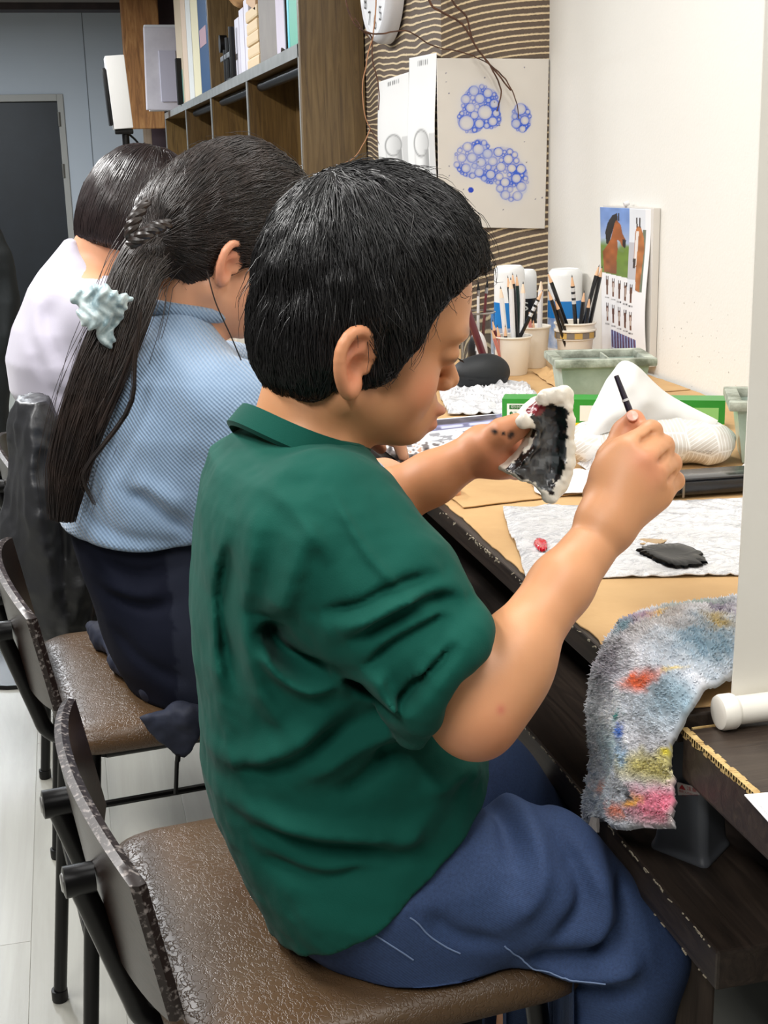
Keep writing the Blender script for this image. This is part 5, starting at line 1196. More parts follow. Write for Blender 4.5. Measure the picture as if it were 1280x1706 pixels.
# cling wrap box (green)
wb_ = thing('wrap_box', 'long green cling wrap carton with white instruction panels behind the tissue pack', 'box', (.86, 2.02, ZK))
w0 = np.array([.690, 2.063]); wd = np.array([1.012, 1.918]) - w0; wl = np.linalg.norm(wd); wd /= wl; wn = np.array([wd[1], -wd[0]]); wl = .36
fW = (np.array([w0[0], w0[1], ZK]), np.array([wd[0], wd[1], 0.]), np.array([0, 0, 1.]), np.array([wn[0], wn[1], 0.]))
def wrap_pt(a, z_, o): return fW[0] + fW[1] * a + fW[2] * z_ + fW[3] * o
m_gr = M('green_carton', (44, 150, 52), .35, (38, 138, 46), 9)
b = MB(); b.prism([(0, 0), (wl, 0), (wl, .046), (0, .046)], -.048, 0, frame=fW); b.build('carton', m_gr, wb_, smooth=False)
def panel(name, a0, a1, z0, z1, mat, o=.0004, lab=None):
    b = MB(); b.prism([(a0, z0), (a1, z0), (a1, z1), (a0, z1)], 0, o, frame=fW); q_ = b.build(name, mat, wb_, smooth=False)
    if lab: q_['label'] = lab
m_wpan = M('white_print', (236, 240, 234), .4); m_dgr = M('dark_green_print', (28, 104, 40), .4); m_yel = M('yellow_print', (240, 214, 40), .4); m_lgr = M('light_green_print', (140, 200, 120), .4)
panel('panel', .008, .105, .006, .038, m_wpan); panel('panel', .128, .160, .010, .036, m_wpan); panel('panel', .163, .215, .010, .036, m_yel); panel('panel', .168, .211, .014, .032, m_wpan, .0008); panel('stripe', .118, wl, .002, .007, m_yel); panel('panel_title', .012, .048, .029, .036, m_dgr, .0008); panel('panel', .225, .35, .010, .034, m_lgr)
b = MB()
for tx, a, z_, w_, mt in (('切りかたのコツ', .030, .0325, .030, 0),):
    tv, tf = text_mesh(tx, .006, (wrap_pt(a, z_, .0012), fW[1], fW[2], fW[3]), 0, w_); b.add(tv, tf)
b.build('lettering', m_wpan, wb_, smooth=False, fixn=False)
b = MB(); tv, tf = text_mesh('❶フタを大きく', .007, (wrap_pt(.034, .0215, .001), fW[1], fW[2], fW[3]), 0, .042); b.add(tv, tf); b.build('lettering', m_dgr, wb_, smooth=False, fixn=False)
b = MB(); tv, tf = text_mesh('開けてください', .007, (wrap_pt(.038, .0135, .001), fW[1], fW[2], fW[3]), 0, .036); b.add(tv, tf); m_rpr = M('red_print', (206, 60, 48), .4); b.build('lettering', m_rpr, wb_, smooth=False, fixn=False); b = MB()
tv, tf = text_mesh('M字型刃', .010, (wrap_pt(.190, .0265, .0014), fW[1], fW[2], fW[3]), 0, .038); b.add(tv, tf); b.build('lettering', m_rpr, wb_, smooth=False, fixn=False); b = MB(); tv, tf = text_mesh('の切り口', .007, (wrap_pt(.190, .0185, .0014), fW[1], fW[2], fW[3]), 0, .026); b.add(tv, tf); b.build('lettering', m_rpr, wb_, smooth=False, fixn=False)

# plastic paint water trays
def water_tray(label, loc, rz):
    root = thing('water_tray', label, 'tray', loc, 'plastic water trays', rz)
    m1 = M('stained_green_plastic', (196, 214, 202), .3, (160, 180, 164), 14, trans=.15, bump=(60, .2, .002)); m2 = M('paint_caked_rim', (188, 194, 180), .5, (104, 110, 94), 26, bump=(70, .5, .004)); m3 = M('dried_paint', (50, 36, 48), .3, (38, 62, 70), 18)
    W, D, Hh = .152, .115, .092; tp_ = .010
    def ringbox(wx, dy, z, t_=.0): return [(-wx / 2, -dy / 2, z), (wx / 2, -dy / 2, z), (wx / 2, dy / 2, z), (-wx / 2, dy / 2, z)]
    lv = [ringbox(W - 2 * tp_, D - 2 * tp_, 0), ringbox(W, D, Hh - .018), ringbox(W + .004, D + .004, Hh - .004), ringbox(W - .008, D - .008, Hh - .004), ringbox(W - 2 * tp_ - .006, D - 2 * tp_ - .006, .004)]
    V = [p for r in lv for p in r]; Fc = [(i * 4 + k, i * 4 + (k + 1) % 4, (i + 1) * 4 + (k + 1) % 4, (i + 1) * 4 + k) for i in range(4) for k in range(4)] + [(3, 2, 1, 0), (16, 17, 18, 19)]
    b = MB(); b.add(V, Fc); b.build('tub', m1, root, world=False, smooth=False)
    b = MB()
    for (x0, y0, x1, y1) in ((-W / 2 - .013, -D / 2 - .011, W / 2 + .013, -D / 2 + .006), (-W / 2 - .013, D / 2 - .006, W / 2 + .013, D / 2 + .011), (-W / 2 - .013, -D / 2 + .006, -W / 2 + .006, D / 2 - .006), (W / 2 - .006, -D / 2 + .006, W / 2 + .013, D / 2 - .006)): b.box((x0, y0, Hh - .014), (x1, y1, Hh), bev=.003)
    b.build('rim', m2, root, world=False)
    b = MB(); b.box((-W / 2 + .012, -D / 2 + .012, Hh - .030), (W / 2 - .012, D / 2 - .012, Hh - .018)); b.build('paint_water', m3, root, world=False)
    b = MB(); b.box((.01, -D / 2 + .007, Hh - .03), (.014, D / 2 - .007, Hh - .004)); b.build('divider', m2, root, world=False)
    return root
water_tray('pale green plastic water tray with paint-caked rim in front of the pencil cups', (.912, 2.185, ZK), math.radians(-12))
water_tray('stained plastic water tray standing half behind the hanging blind', (1.005, 1.70, ZK), math.radians(-24))

# paper cups, bottles, pencils
m_cup = M('white_paper_cup', (236, 230, 218), .6, (228, 221, 208), 10)
def cup(label, c, r, h, band=False, name='paper_cup', group='paper cups of pencils'):
    root = thing(name, label, 'cup', (c[0], c[1], ZK), group); x, y = c
    b = MB(); b.lathe([(0, .003), (r * .72, .003), (r * .735, 0), (r * .75, .001), (r * .97, h - .004), (r * 1.03, h - .004), (r * 1.05, h - .002), (r * 1.03, h), (r * .95, h - .001), (r * .70, .006), (0, .006)], (x, y, ZK), 36); b.build('cup_wall', m_cup, root)
    if band:
        for z_, rr2 in ((h * .62, .91), (h * .80, 1.0)):
            b = MB(); b.lathe([(r * rr2, z_), (r * (rr2 + .05), z_ + .001), (r * (rr2 + .05), z_ + .004), (r * rr2, z_ + .005)], (x, y, ZK), 36); b.build('rolled_rim', m_cup, root)
        for k in range(16):
            a0 = 2 * math.pi * k / 16; P = [(x + r * 1.0 * math.cos(a), y + r * 1.0 * math.sin(a), ZK + z_) for z_ in (h * .665, h * .79) for a in np.linspace(a0, a0 + 2 * math.pi / 16, 5)]
            b = MB(); b.add(P, [(i, i + 1, 6 + i, 5 + i) for i in range(4)]); b.build('band_block', M('band_tan', (196, 160, 84), .6) if k % 2 else M('band_grey', (120, 112, 104), .6), root, fixn=False)
    return root
CA, CB, CC = (.888, 2.585), (.958, 2.66), (1.040, 2.625)
cup('single white paper cup of pencils beside the black glasses case', CA, .039, .080); cup('white paper cup of pencils wedged between the other two cups', CB, .037, .088); cup('two stacked paper cups with a tan and grey band, full of pencils', CC, .043, .096, True)
m_wood = M('cedar_tip', (222, 178, 140), .6); m_lead = M('graphite', (40, 40, 44), .4)
PC = {'black': M('pencil_black', (20, 20, 22), .25, spec=.6), 'white': M('pencil_white', (226, 226, 228), .35), 'green': M('pencil_dark_green', (22, 44, 40), .25), 'maroon': M('pencil_maroon', (96, 40, 48), .3), 'pink': M('pencil_pink', (206, 130, 120), .4)}
def pencil(tip, rim, Yt, Yr, cupc, colr, label, group, r=.0038, band=False):
    T_ = PY(tip[0], tip[1], Yt); Q_ = PY(rim[0], rim[1], Yr); d = (Q_ - T_); d /= np.linalg.norm(d)
    L_ = (T_[2] - (ZK + .010)) / -d[2]; E_ = T_ + d * L_
    off = E_[:2] - np.array(cupc); n_ = np.linalg.norm(off)
    if n_ > .022: E_[:2] = np.array(cupc) + off / n_ * .022
    d = (E_ - T_); L_ = np.linalg.norm(d); d /= L_
    root = thing('pencil', label, 'pencil', E_, group)
    b = MB(); b.lathe([(r, 0), (r, L_ - .024)], E_, 6, axis=-d); b.build('shaft', PC[colr], root, smooth=False)
    b = MB(); b.lathe([(r * .96, L_ - .0245), (r * .30, L_ - .006)], E_, 12, axis=-d); b.build('sharpened_wood', m_wood if colr != 'white' else M('white_tip_wood', (232, 208, 184), .6), root)
    b = MB(); b.lathe([(r * .31, L_ - .0062), (0, L_)], E_, 10, axis=-d); b.build('lead', m_lead, root)
    if band:
        for k in range(3): b = MB(); b.lathe([(r * 1.04, L_ - .036 - k * .013), (r * 1.04, L_ - .028 - k * .013)], E_, 6, axis=-d); b.build('print_band', M('pencil_print', (206, 208, 210), .4), root, smooth=False)
GA, GB, GC = 'pencils in the single paper cup', 'pencils in the wedged paper cup', 'pencils in the stacked paper cups'
la = 'black sharpened pencil standing in the single paper cup'; lw = 'white pencil standing in the single paper cup'
pencil((906, 481), (861, 560), 2.56, 2.57, CA, 'black', 'long black pencil with silver print leaning far out of the single paper cup', GA, .0042, True)
for tp_, rm, l_ in (((846, 458), (856, 558), 'black pencil just behind the tall white pencil in the single paper cup'), ((854, 453), (862, 556), 'tallest black pencil next to the dark green one in the single paper cup')): pencil(tp_, rm, 2.60, 2.59, CA, 'black', l_, GA)
pencil((861, 456), (872, 556), 2.60, 2.595, CA, 'green', 'dark green pencil standing in the single paper cup', GA)
for tp_, rm, l_ in (((851, 461), (855, 557), 'tallest white pencil, in front of the black ones in the single paper cup'), ((834, 476), (842, 556), 'white pencil next to the short maroon one in the single paper cup'), ((872, 468), (870, 556), 'white pencil right beside the dark green one in the single paper cup')): pencil(tp_, rm, 2.575, 2.575, CA, 'white', l_, GA, .0052)
pencil((820, 531), (823, 560), 2.58, 2.58, CA, 'maroon', 'short maroon pencil in the single paper cup', GA)
for tp_, rm, l_ in (((818, 545), (820, 561), 'shortest pink pencil stub at the rim of the single paper cup'), ((828, 540), (829, 561), 'taller pink pencil stub beside the maroon pencil in the single paper cup')): pencil(tp_, rm, 2.57, 2.57, CA, 'pink', l_, GA)
pencil((842, 540), (841, 561), 2.565, 2.565, CA, 'black', 'short black pencil just showing over the rim of the single paper cup', GA)
pencil((902, 464), (899, 551), 2.655, 2.655, CB, 'white', 'long white pencil standing in the wedged paper cup', GB, .0055)
for tp_, rm, l_ in (((889, 529), (889, 551), 'shorter pink pencil in the wedged paper cup'), ((882, 515), (884, 551), 'taller pink pencil in the wedged paper cup')): pencil(tp_, rm, 2.64, 2.64, CB, 'pink', l_, GB)
lc = 'black sharpened pencil standing in the stacked paper cups'
for tp_, rm, bd, l_ in (((912, 452), (943, 536), 1, 'longest black pencil leaning towards the bottles out of the stacked cups'), ((913, 481), (929, 535), 0, 'shorter black pencil leaning towards the bottles at the rim of the stacked cups'), ((924, 497), (938, 536), 0, 'shortest black pencil crossing the longest one in the stacked cups'), ((974, 483), (968, 537), 0, 'short black pencil next to the silver banded one in the stacked cups'), ((983, 493), (978, 536), 0, 'shortest upright black pencil next to the two leaning on the wall side')): pencil(tp_, rm, 2.60 + .02 * bd, 2.60 + .01 * bd, CC, 'black', l_, GC, .0042)
pencil((953, 457), (959, 537), 2.60, 2.605, CC, 'black', 'black pencil with a silver printed band upright in the stacked paper cups', GC, .0044, True)
for tp_, rm, l_ in (((999, 440), (974, 534), 'tall black pencil leaning to the horse chart, behind its twin in the stacked cups'), ((1004, 442), (984, 535), 'tall black pencil leaning closest to the horse chart in the stacked cups')): pencil(tp_, rm, 2.62, 2.62, CC, 'black', l_, GC, .0044)
# paint bottles
m_bot = M('white_bottle_plastic', (234, 236, 236), .3); m_blue = M('blue_label', (22, 120, 196), .4); m_blk = M('black_label', (24, 24, 26), .4)
def bottle(label, c, r, ztop, band, bz):
    root = thing('paint_bottle', label, 'bottle', (c[0], c[1], ZK), 'white paint bottles by the wall'); h = ztop - ZK; x, y = c
    b = MB(); b.lathe([(0, 0), (r * .96, 0), (r, .004), (r, h * .52), (r * 1.0, h - .016), (r * .95, h - .006), (r * .82, h - .001), (r * .78, h), (r * .74, h - .002), (0, h - .002)], (x, y, ZK), 36); b.build('bottle_body', m_bot, root)
    b = MB(); b.lathe([(r * 1.012, bz[0] - ZK), (r * 1.012, bz[1] - ZK)], (x, y, ZK), 36); b.build('label_band', band, root, fixn=False)
    b = MB(); b.lathe([(r * 1.006, .012), (r * 1.006, bz[0] - ZK)], (x, y, ZK), 36); b.build('label_lower', M('bottle_label_print', (200, 208, 220), .4, (120, 150, 196), 40), root, fixn=False)
    return root
bottle('white paint bottle with blue band behind the single paper cup', (.974, 2.86), .0345, PY(851, 443, 2.85)[2], m_blue, (PY(851, 545, 2.85)[2], PY(851, 503, 2.85)[2]))
bk = bottle('shorter white paint bottle with black label between the other two bottles', (1.040, 2.95), .030, PY(895, 450, 2.92)[2], m_blk, (PY(895, 548, 2.92)[2], PY(895, 497, 2.92)[2]))
b = MB(); tv, tf = text_mesh('S', .028, (np.array([1.030, 2.9175, PY(895, 510, 2.92)[2]]), np.array([1., 0, 0]), np.array([0, 0, 1.]), np.array([0, -1., 0])), .002, .018); b.add(tv, tf); b.build('lettering', m_wpan, bk, smooth=False, fixn=False)
bottle('white paint bottle with blue band next to the white wall', (1.102, 2.845), .0385, PY(944, 447, 2.85)[2], m_blue, (PY(944, 527, 2.85)[2], PY(944, 499, 2.85)[2]))
# glasses case, jar, mouse
gc = SDF(); cc = PY(799, 612, 2.43); cc[2] = ZK + .031; gc.ball(cc, (.056, .034, .034), .01); gc.ball(cc + (.018, 0, .0), (.038, .032, .032), .02); gc.cut((0, 0, ZK), (0, 0, -1), .006)
gc.disp(lambda P: (.0012 * np.exp(-((P[:, 2] - cc[2] + .006 + .1 * (P[:, 0] - cc[0])) / .0015) ** 2)).astype(np.float32))
SV, SQ = sdf_mesh(gc, cc - .07, cc + .07, .0025, 1); o = mesh_obj('glasses_case', SV, SQ, M('black_neoprene', (22, 25, 28), .6, bump=(300, .1, .0006))); tag(o, 'black rounded glasses case in front of the single paper cup', 'case')
b = MB(); zp = cc[2] - .007; b.tube([(cc[0] - .03 + .004 * i, cc[1] - .0335 + .0002 * abs(i - 8) ** 1.6, zp - .0004 * i) for i in range(17)], .0007, 5); b.build('zip_seam', m_black, o)
jr = thing('glass_jar', 'clear glass jar of brushes behind the black glasses case', 'jar', (.872, 2.775, ZK)); jx, jy = .872, 2.775
b = MB(); b.lathe([(0, .002), (.036, .002), (.038, .006), (.038, .108), (.036, .108), (.0355, .008), (0, .006)], (jx, jy, ZK), 32); b.build('glass_wall', M('clear_glass', (245, 248, 248), .03, trans=1.0), jr)
b = MB(); b.tube([(jx + .038 * math.cos(a), jy + .038 * math.sin(a), ZK + .109) for a in np.linspace(0, 2 * math.pi, 33)], .002, 6, cap=False); b.build('wire_rim', m_chrome, jr)
for i, (dx, h, cN) in enumerate(((-.02, .16, 'maroon'), (.0, .145, 'white'), (.016, .150, 'maroon'))):
    rt = thing('paint_brush', ('taller maroon handled paint brush standing in the glass jar', 'white handled paint brush standing in the glass jar', 'shorter maroon handled paint brush standing in the glass jar')[i], 'paint brush', (jx + dx * .5, jy, ZK + .009), 'brushes in the glass jar')
    b = MB(); b.tube([(jx + dx * .5, jy, ZK + .009), (jx + dx, jy - .006 * i, ZK + h)], [.004, .003], 8); b.build('handle', PC[cN], rt)
    b = MB(); b.tube([(jx + dx, jy - .006 * i, ZK + h), (jx + dx * 1.1, jy - .006 * i, ZK + h + .012)], [.0036, .0036], 8); b.build('ferrule', m_chrome, rt); b = MB(); b.tube([(jx + dx * 1.1, jy - .006 * i, ZK + h + .012), (jx + dx * 1.2, jy - .006 * i, ZK + h + .03)], [.0038, .001], 8); b.build('bristles', m_black, rt)
b = MB(); b.tube([PY(779, 517, 2.50), PY(808, 600, 2.50)], .0075, 10); o = b.build('marker_pen', PC['maroon']); tag(o, 'thick maroon marker pen leaning behind the black glasses case', 'pen')
ms = SDF(); mc = PY(796, 572, 2.56); ms.ball(mc + (0, 0, -.02), (.020, .022, .045), .01); ms.cut((0, 0, ZK), (0, 0, -1), .004); SV, SQ = sdf_mesh(ms, mc - .09, mc + .06, .003, 1)
cc_ = np.tile(lin((216, 216, 218)), (len(SV), 1)); cc_[SV[:, 0] < mc[0] - .010] = lin((20, 20, 22)); o = mesh_obj('hand_tool', SV, SQ, M('tool_plastic', (0, 0, 0), .35, attr=True), None, cc_); tag(o, 'white and black rounded plastic tool standing behind the glasses case', 'tool')

# ------------------------------------------------------------------ the clay piece and the brush in the boy's hands
YC = 1.186
opx = [(905, 662), (922, 657), (938, 656), (944, 672), (939, 692), (944, 735), (943, 775), (934, 808), (917, 829), (900, 816), (876, 802), (842, 787), (841, 782), (862, 766), (882, 742), (888, 716), (870, 706), (868, 697), (882, 682), (894, 668)]
opoly = np.array([PY(a, b_, YC)[[0, 2]] for a, b_ in opx]); gpx = [(884, 690), (900, 676), (925, 682), (933, 705), (931, 745), (926, 780), (908, 812), (880, 794), (846, 781), (866, 764), (886, 742), (891, 714)]; gpoly = np.array([PY(a, b_, YC)[[0, 2]] for a, b_ in gpx])
cl = SDF(); lo_, hi_ = opoly.min(0), opoly.max(0)
def clayf(P):
    d2 = poly_sd(P[:, [0, 2]], opoly) + .004; yy = np.abs(P[:, 1] - YC - .004 - .5 * (P[:, 2] - opoly[:, 1].mean()) * 0) - .0125; return (np.minimum(np.maximum(d2, yy), 0) + np.sqrt(np.maximum(d2, 0) ** 2 + np.maximum(yy, 0) ** 2) - .004).astype(np.float32)
cl._push(clayf, (lo_[0] - .005, YC - .02, lo_[1] - .005), (hi_[0] + .005, YC + .03, hi_[1] + .005), .004, 'u')
rg = np.random.default_rng(3)
for a, b_, r_ in ((908, 664, .009), (925, 660, .010), (940, 660, .011), (941, 680, .008), (943, 702, .009), (943, 725, .008), (945, 748, .009), (944, 770, .009), (938, 795, .009), (930, 812, .009), (917, 824, .008), (873, 703, .007)): cl.ball(PY(a, b_, YC - .010) , (r_, r_ * .8, r_), .006)
gsd = lambda P: poly_sd(P[:, [0, 2]], gpoly)
cl.disp(lambda P: (.006 * np.exp(-np.maximum(gsd(P) + .010, 0) ** 2 / .008 ** 2) * (P[:, 1] < YC)).astype(np.float32)); cl.disp(lambda P: (.0018 * vnoise(P, 90, 3) + .001 * vnoise(P, 200, 4)).astype(np.float32))
SV, SQ = sdf_mesh(cl, (lo_[0] - .02, YC - .04, lo_[1] - .02), (hi_[0] + .02, YC + .04, hi_[1] + .02), .0018, 1)
gd = gsd(SV) - .0015 + .0022 * vnoise(SV, 130, 7) + .0012 * vnoise(SV, 300, 8); cc = np.tile(lin((236, 231, 218)), (len(SV), 1)); fr_ = SV[:, 1] < YC + .004
m_ = (gd < .0) & fr_; cc[m_] = lin((62, 66, 70)); nn = vnoise(SV, 120, 9); cc[m_ & (nn > .25)] = lin((98, 103, 108)); cc[m_ & (nn < -.30)] = lin((34, 36, 40))
m2 = (np.abs(gd + .002) < .0035) & fr_ & (vnoise(SV, 140, 10) > -.1); cc[m2] = lin((14, 14, 16)); rp = PY(898, 684, YC - .012); rd = np.sqrt(((SV - rp)[:, [0, 2]] ** 2).sum(1)); m3 = (rd < .0065 + .003 * vnoise(SV, 220, 11)) & fr_; cc[m3] = lin((120, 14, 34))
bp = PY(925, 690, YC - .012); m4 = (np.sqrt(((SV - bp)[:, [0, 2]] ** 2).sum(1)) < .009 + .006 * vnoise(SV, 160, 12)) & fr_; cc[m4] = lin((18, 18, 22))
o = mesh_obj('clay_piece', SV, SQ, M('painted_clay', (0, 0, 0), .28, attr=True, coat=.3, bump=(160, .3, .0015)), None, cc); tag(o, 'curved white clay piece painted glossy dark grey, in the hand of the person in green', 'clay model')
A_ = PY(1027, 626, 1.062); B_ = PY(1057, 704, 1.045); dr_ = (B_ - A_) / np.linalg.norm(B_ - A_)
br = thing('paint_brush', 'thin dark paint brush held in the fist of the person in green', 'paint brush', A_ + dr_ * .12)
b = MB(); b.tube([A_, A_ + dr_ * .03, A_ + dr_ * .088], [.0022, .0029, .0026], 10); b.build('handle', M('dark_purple_lacquer', (34, 26, 44), .25, spec=.6), br)
b = MB(); b.tube([A_ + dr_ * .022, A_ + dr_ * .024], [.0031, .0031], 10); b.build('print_ring', M('pencil_print', (206, 208, 210), .4), br)
b = MB(); b.tube([A_ + dr_ * .088, A_ + dr_ * .096], [.0028, .0026], 10); b.build('ferrule', m_chrome, br); b = MB(); b.tube([A_ + dr_ * .096, A_ + dr_ * .102, A_ + dr_ * .110], [.0028, .003, .0006], 8); b.build('bristles', m_black, br)
# ------------------------------------------------------------------ towel, sharpener, blind, papers at the desk end
def towel_col(P):
    c = np.tile(lin((200, 200, 205)), (len(P), 1)); n = vnoise(P, 70, 4) * .012 + vnoise(P, 160, 5) * .007
    def sp(cx, cy, rx, ry, colr, a=1.0):
        """paint stain with its own place and size on the hanging face or on the lying part of the cloth"""
        at = (lambda x, y: PX(x, y, .432)) if cy > 1105 else (lambda x, y: PZ(x, y, .888))
        o_ = at(cx, cy); J = np.stack([at(cx + rx, cy) - o_, at(cx, cy + ry) - o_], 1); q = (P - o_) @ np.linalg.pinv(J).T; off = np.linalg.norm(P - o_ - q @ J.T, axis=1)
        d = np.sqrt((q[:, 0] + n * 900 / rx) ** 2 + (q[:, 1] + n * 600 / ry) ** 2) + np.maximum(off - .02, 0) * 60; m = a * np.clip(1.4 - d, 0, 1)[:, None]; c[:] = c * (1 - m) + lin(colr) * m
    sp(1030, 1200, 40, 110, (222, 224, 232)); sp(1010, 1330, 50, 60, (206, 214, 226)); sp(1110, 1160, 70, 60, (128, 148, 160)); sp(1170, 1090, 80, 40, (110, 136, 152)); sp(1120, 1060, 90, 30, (150, 144, 140))
    sp(1190, 1040, 40, 20, (84, 66, 96)); sp(1160, 1032, 60, 14, (132, 144, 138)); sp(1190, 1068, 30, 12, (150, 132, 84)); sp(1090, 1050, 22, 12, (206, 170, 96)); sp(1060, 1045, 30, 16, (150, 128, 152)); sp(1036, 1050, 16, 14, (110, 140, 152))
    sp(1050, 1133, 24, 17, (206, 96, 56)); sp(1082, 1120, 10, 6, (206, 176, 60)); sp(1037, 1193, 8, 12, (44, 128, 122)); sp(1048, 1222, 10, 14, (36, 92, 176)); sp(1052, 1260, 14, 26, (140, 170, 196)); sp(1020, 1250, 24, 40, (186, 210, 222))
    sp(1090, 1275, 34, 24, (206, 196, 128)); sp(1108, 1255, 12, 8, (222, 206, 70)); sp(1100, 1340, 40, 34, (222, 128, 150)); sp(1070, 1332, 14, 10, (232, 166, 72)); sp(1045, 1348, 16, 12, (232, 140, 116)); sp(1060, 1320, 6, 14, (60, 64, 68)); sp(1125, 1365, 16, 20, (170, 160, 156)); sp(1133, 1330, 8, 22, (96, 124, 150)); sp(1005, 1310, 14, 12, (216, 168, 156)); sp(1000, 1110, 22, 50, (150, 146, 156))
    return np.clip(c * (1 + .18 * vnoise(P, 420, 6) + .10 * vnoise(P, 200, 7))[:, None], 0, 1)
# cross path over the desk edge: (x, z) along v; near and far borders in y along v
vp = np.array([0, .18, .34, .44, .50, .58, .68, .80, .92, 1.0])
px_ = np.array([.66, .58, .515, .470, .448, .436, .434, .437, .432, .436]); pz_ = np.array([.878, .884, .890, .889, .878, .850, .812, .768, .722, .695])
yn = np.array([.990, .960, .926, .904, .889, .891, .893, .892, .886, .880]); yf = np.array([1.095, 1.095, 1.085, 1.068, 1.050, 1.052, 1.056, 1.046, 1.052, 1.056])
def towel(u, v):
    x = np.interp(v, vp, px_); z = np.interp(v, vp, pz_); a = np.interp(v, vp, yn); b_ = np.interp(v, vp, yf); y = a + (b_ - a) * u
    P = np.column_stack([x, y, z]); w = np.clip((v - .45) * 3, 0, 1)
    bul = .010 * np.sin(u * 3.14) - .006 * w * np.cos(u * 7 + 1.0) + .004 * vnoise(P, 28, 2) + .0022 * vnoise(P, 150, 3) + .0014 * vnoise(P, 320, 9)
    P[:, 0] -= bul * w; P[:, 2] += bul * (1 - w) + .012 * (1 - w) * np.sin(u * 3.14); P[:, 2] += w * np.clip((v - .55) / .45, 0, 1) * (.088 * (1 - u) + .006 * vnoise(P, 40, 8)); return P
b = MB(); b.sheet(towel, 110, 200, (.004, 0, -.006))
TV = np.vstack(b.v); b.c = [towel_col(TV)]
# terry loops
rg = np.random.default_rng(9); N = 14000; u = rg.random(N); v = rg.random(N); Pt = towel(u, v); e = .004; Pu = towel(np.clip(u + e, 0, 1), v) - towel(np.clip(u - e, 0, 1), v); Pv = towel(u, np.clip(v + e, 0, 1)) - towel(u, np.clip(v - e, 0, 1))
nr_ = np.cross(Pu, Pv); nr_ /= np.linalg.norm(nr_, axis=1)[:, None] + 1e-9; sg = np.where((nr_ @ np.array([-.5, -.2, .8])) < 0, -1, 1); nr_ *= sg[:, None]
d1 = rg.normal(0, 1, (N, 3)); d1 -= nr_ * (d1 * nr_).sum(1)[:, None]; d1 /= np.linalg.norm(d1, axis=1)[:, None]; hh = rg.uniform(.0018, .0034, N)[:, None]; w_ = .0011
A3 = Pt + d1 * w_; B3 = Pt - d1 * w_; C3 = Pt + np.cross(nr_, d1) * w_; D3 = Pt + nr_ * hh + rg.normal(0, .0006, (N, 3)); LV = np.stack([A3, B3, C3, D3], 1).reshape(-1, 3); k4 = np.arange(N)[:, None] * 4
LF = np.vstack([k4 + np.array([[0, 1, 3]]), k4 + np.array([[1, 2, 3]]), k4 + np.array([[2, 0, 3]])])
o = b.build('towel', M('terry_cloth', (255, 255, 255), .95, attr=True, sheen=.3), col=True, angle=0); tag(o, 'paint-stained terry towel draped over the desk edge', 'towel')
lc_ = np.clip(towel_col(LV) * 1.35, 0, 1); lo2 = mesh_obj('terry_loops', LV, LF, MATS['terry_cloth'], o, lc_); lo2['kind'] = 'stuff'
b = MB(); b.tube(np.array([PX(992, 1362, .432), PX(990, 1375, .430), PX(993, 1388, .430)]), [.004, .0055, .0035], 8); b.build('hanging_loop', M('loop_tape', (196, 190, 184), .9), o)

# pencil sharpener / punch body on the lower shelf
sp_ = thing('desk_sharpener', 'dark grey plastic sharpener with a warning label on the lower shelf', 'sharpener', (.505, .985, .70))
f0 = np.array([.471, .986]); f1 = np.array([.501, .950]); f2 = np.array([.539, .974]); f3 = f0 + (f2 - f1)
ss = SDF(); bx0 = np.array([*((f0 + f2) / 2), .70]); ea = np.array([*(f1 - f0), 0]); la_ = np.linalg.norm(ea); ea /= la_; eb = np.array([*(f2 - f1), 0]); lb_ = np.linalg.norm(eb); eb /= lb_
def shp(P):
    q = P - bx0; a = q @ ea; c = q @ eb; z = q[:, 2]; k = 1 - .0 - .32 * np.clip(z / .112, 0, 1) + .10 * np.exp(-(z / .006) ** 2); dx = np.abs(a) - la_ / 2 * k * 1.25; dy = np.abs(c) - lb_ / 2 * k * 1.25; r = .010; dz = np.abs(z - .058) - .058 + .004
    dx += r; dy += r; return (np.sqrt(np.maximum(dx, 0) ** 2 + np.maximum(dy, 0) ** 2 + np.maximum(dz, 0) ** 2) + np.minimum(np.maximum(np.maximum(dx, dy), dz), 0) - .004 - .004).astype(np.float32)
ss._push(shp, bx0 - .06, bx0 + (.06, .06, .13), .01, 'u'); SV, SQ = sdf_mesh(ss, bx0 - (.07, .07, .01), bx0 + (.07, .07, .13), .0018, 1); mesh_obj('housing', SV, SQ, M('grey_plastic', (98, 102, 108), .45, bump=(500, .08, .0004)), sp_)
m_lab = M('sharpener_label', (214, 202, 198), .5); nrm = -eb * .0 + np.array([-.60, -.62, .22]); nrm = np.cross(ea, np.array([0, 0, 1.])); nrm = nrm if nrm @ np.array([-1, -1, 0]) > 0 else -nrm
lc0 = PY(1142, 1314, .945); e2l = np.array([0, 0, 1.]) - nrm * -.28; e2l /= np.linalg.norm(e2l); n3 = np.cross(ea, e2l); n3 = n3 if n3 @ np.array([-1, -1, .2]) > 0 else -n3
Lp = bx0 + ea * .006 + np.array([0, 0, .070]); Lp = Lp + n3 * .05
for _ in range(20): Lp = Lp - n3 * float(ss(Lp[None])[0]) * .8
fl_ = (Lp + n3 * .0006, ea, e2l, n3)
b = MB(); b.prism(rrect(.0205, .017, .002, 3), 0, .0004, frame=fl_); lab = b.build('warning_label', m_lab, sp_, smooth=False)
m_rp = M('warning_red', (190, 40, 44), .5)
b = MB(); b.prism([(-.0085, .002), (-.0025, .002), (-.0055, .0072)], .0004, .0008, frame=fl_); b.build('triangle', m_rp, lab, smooth=False)
b = MB()
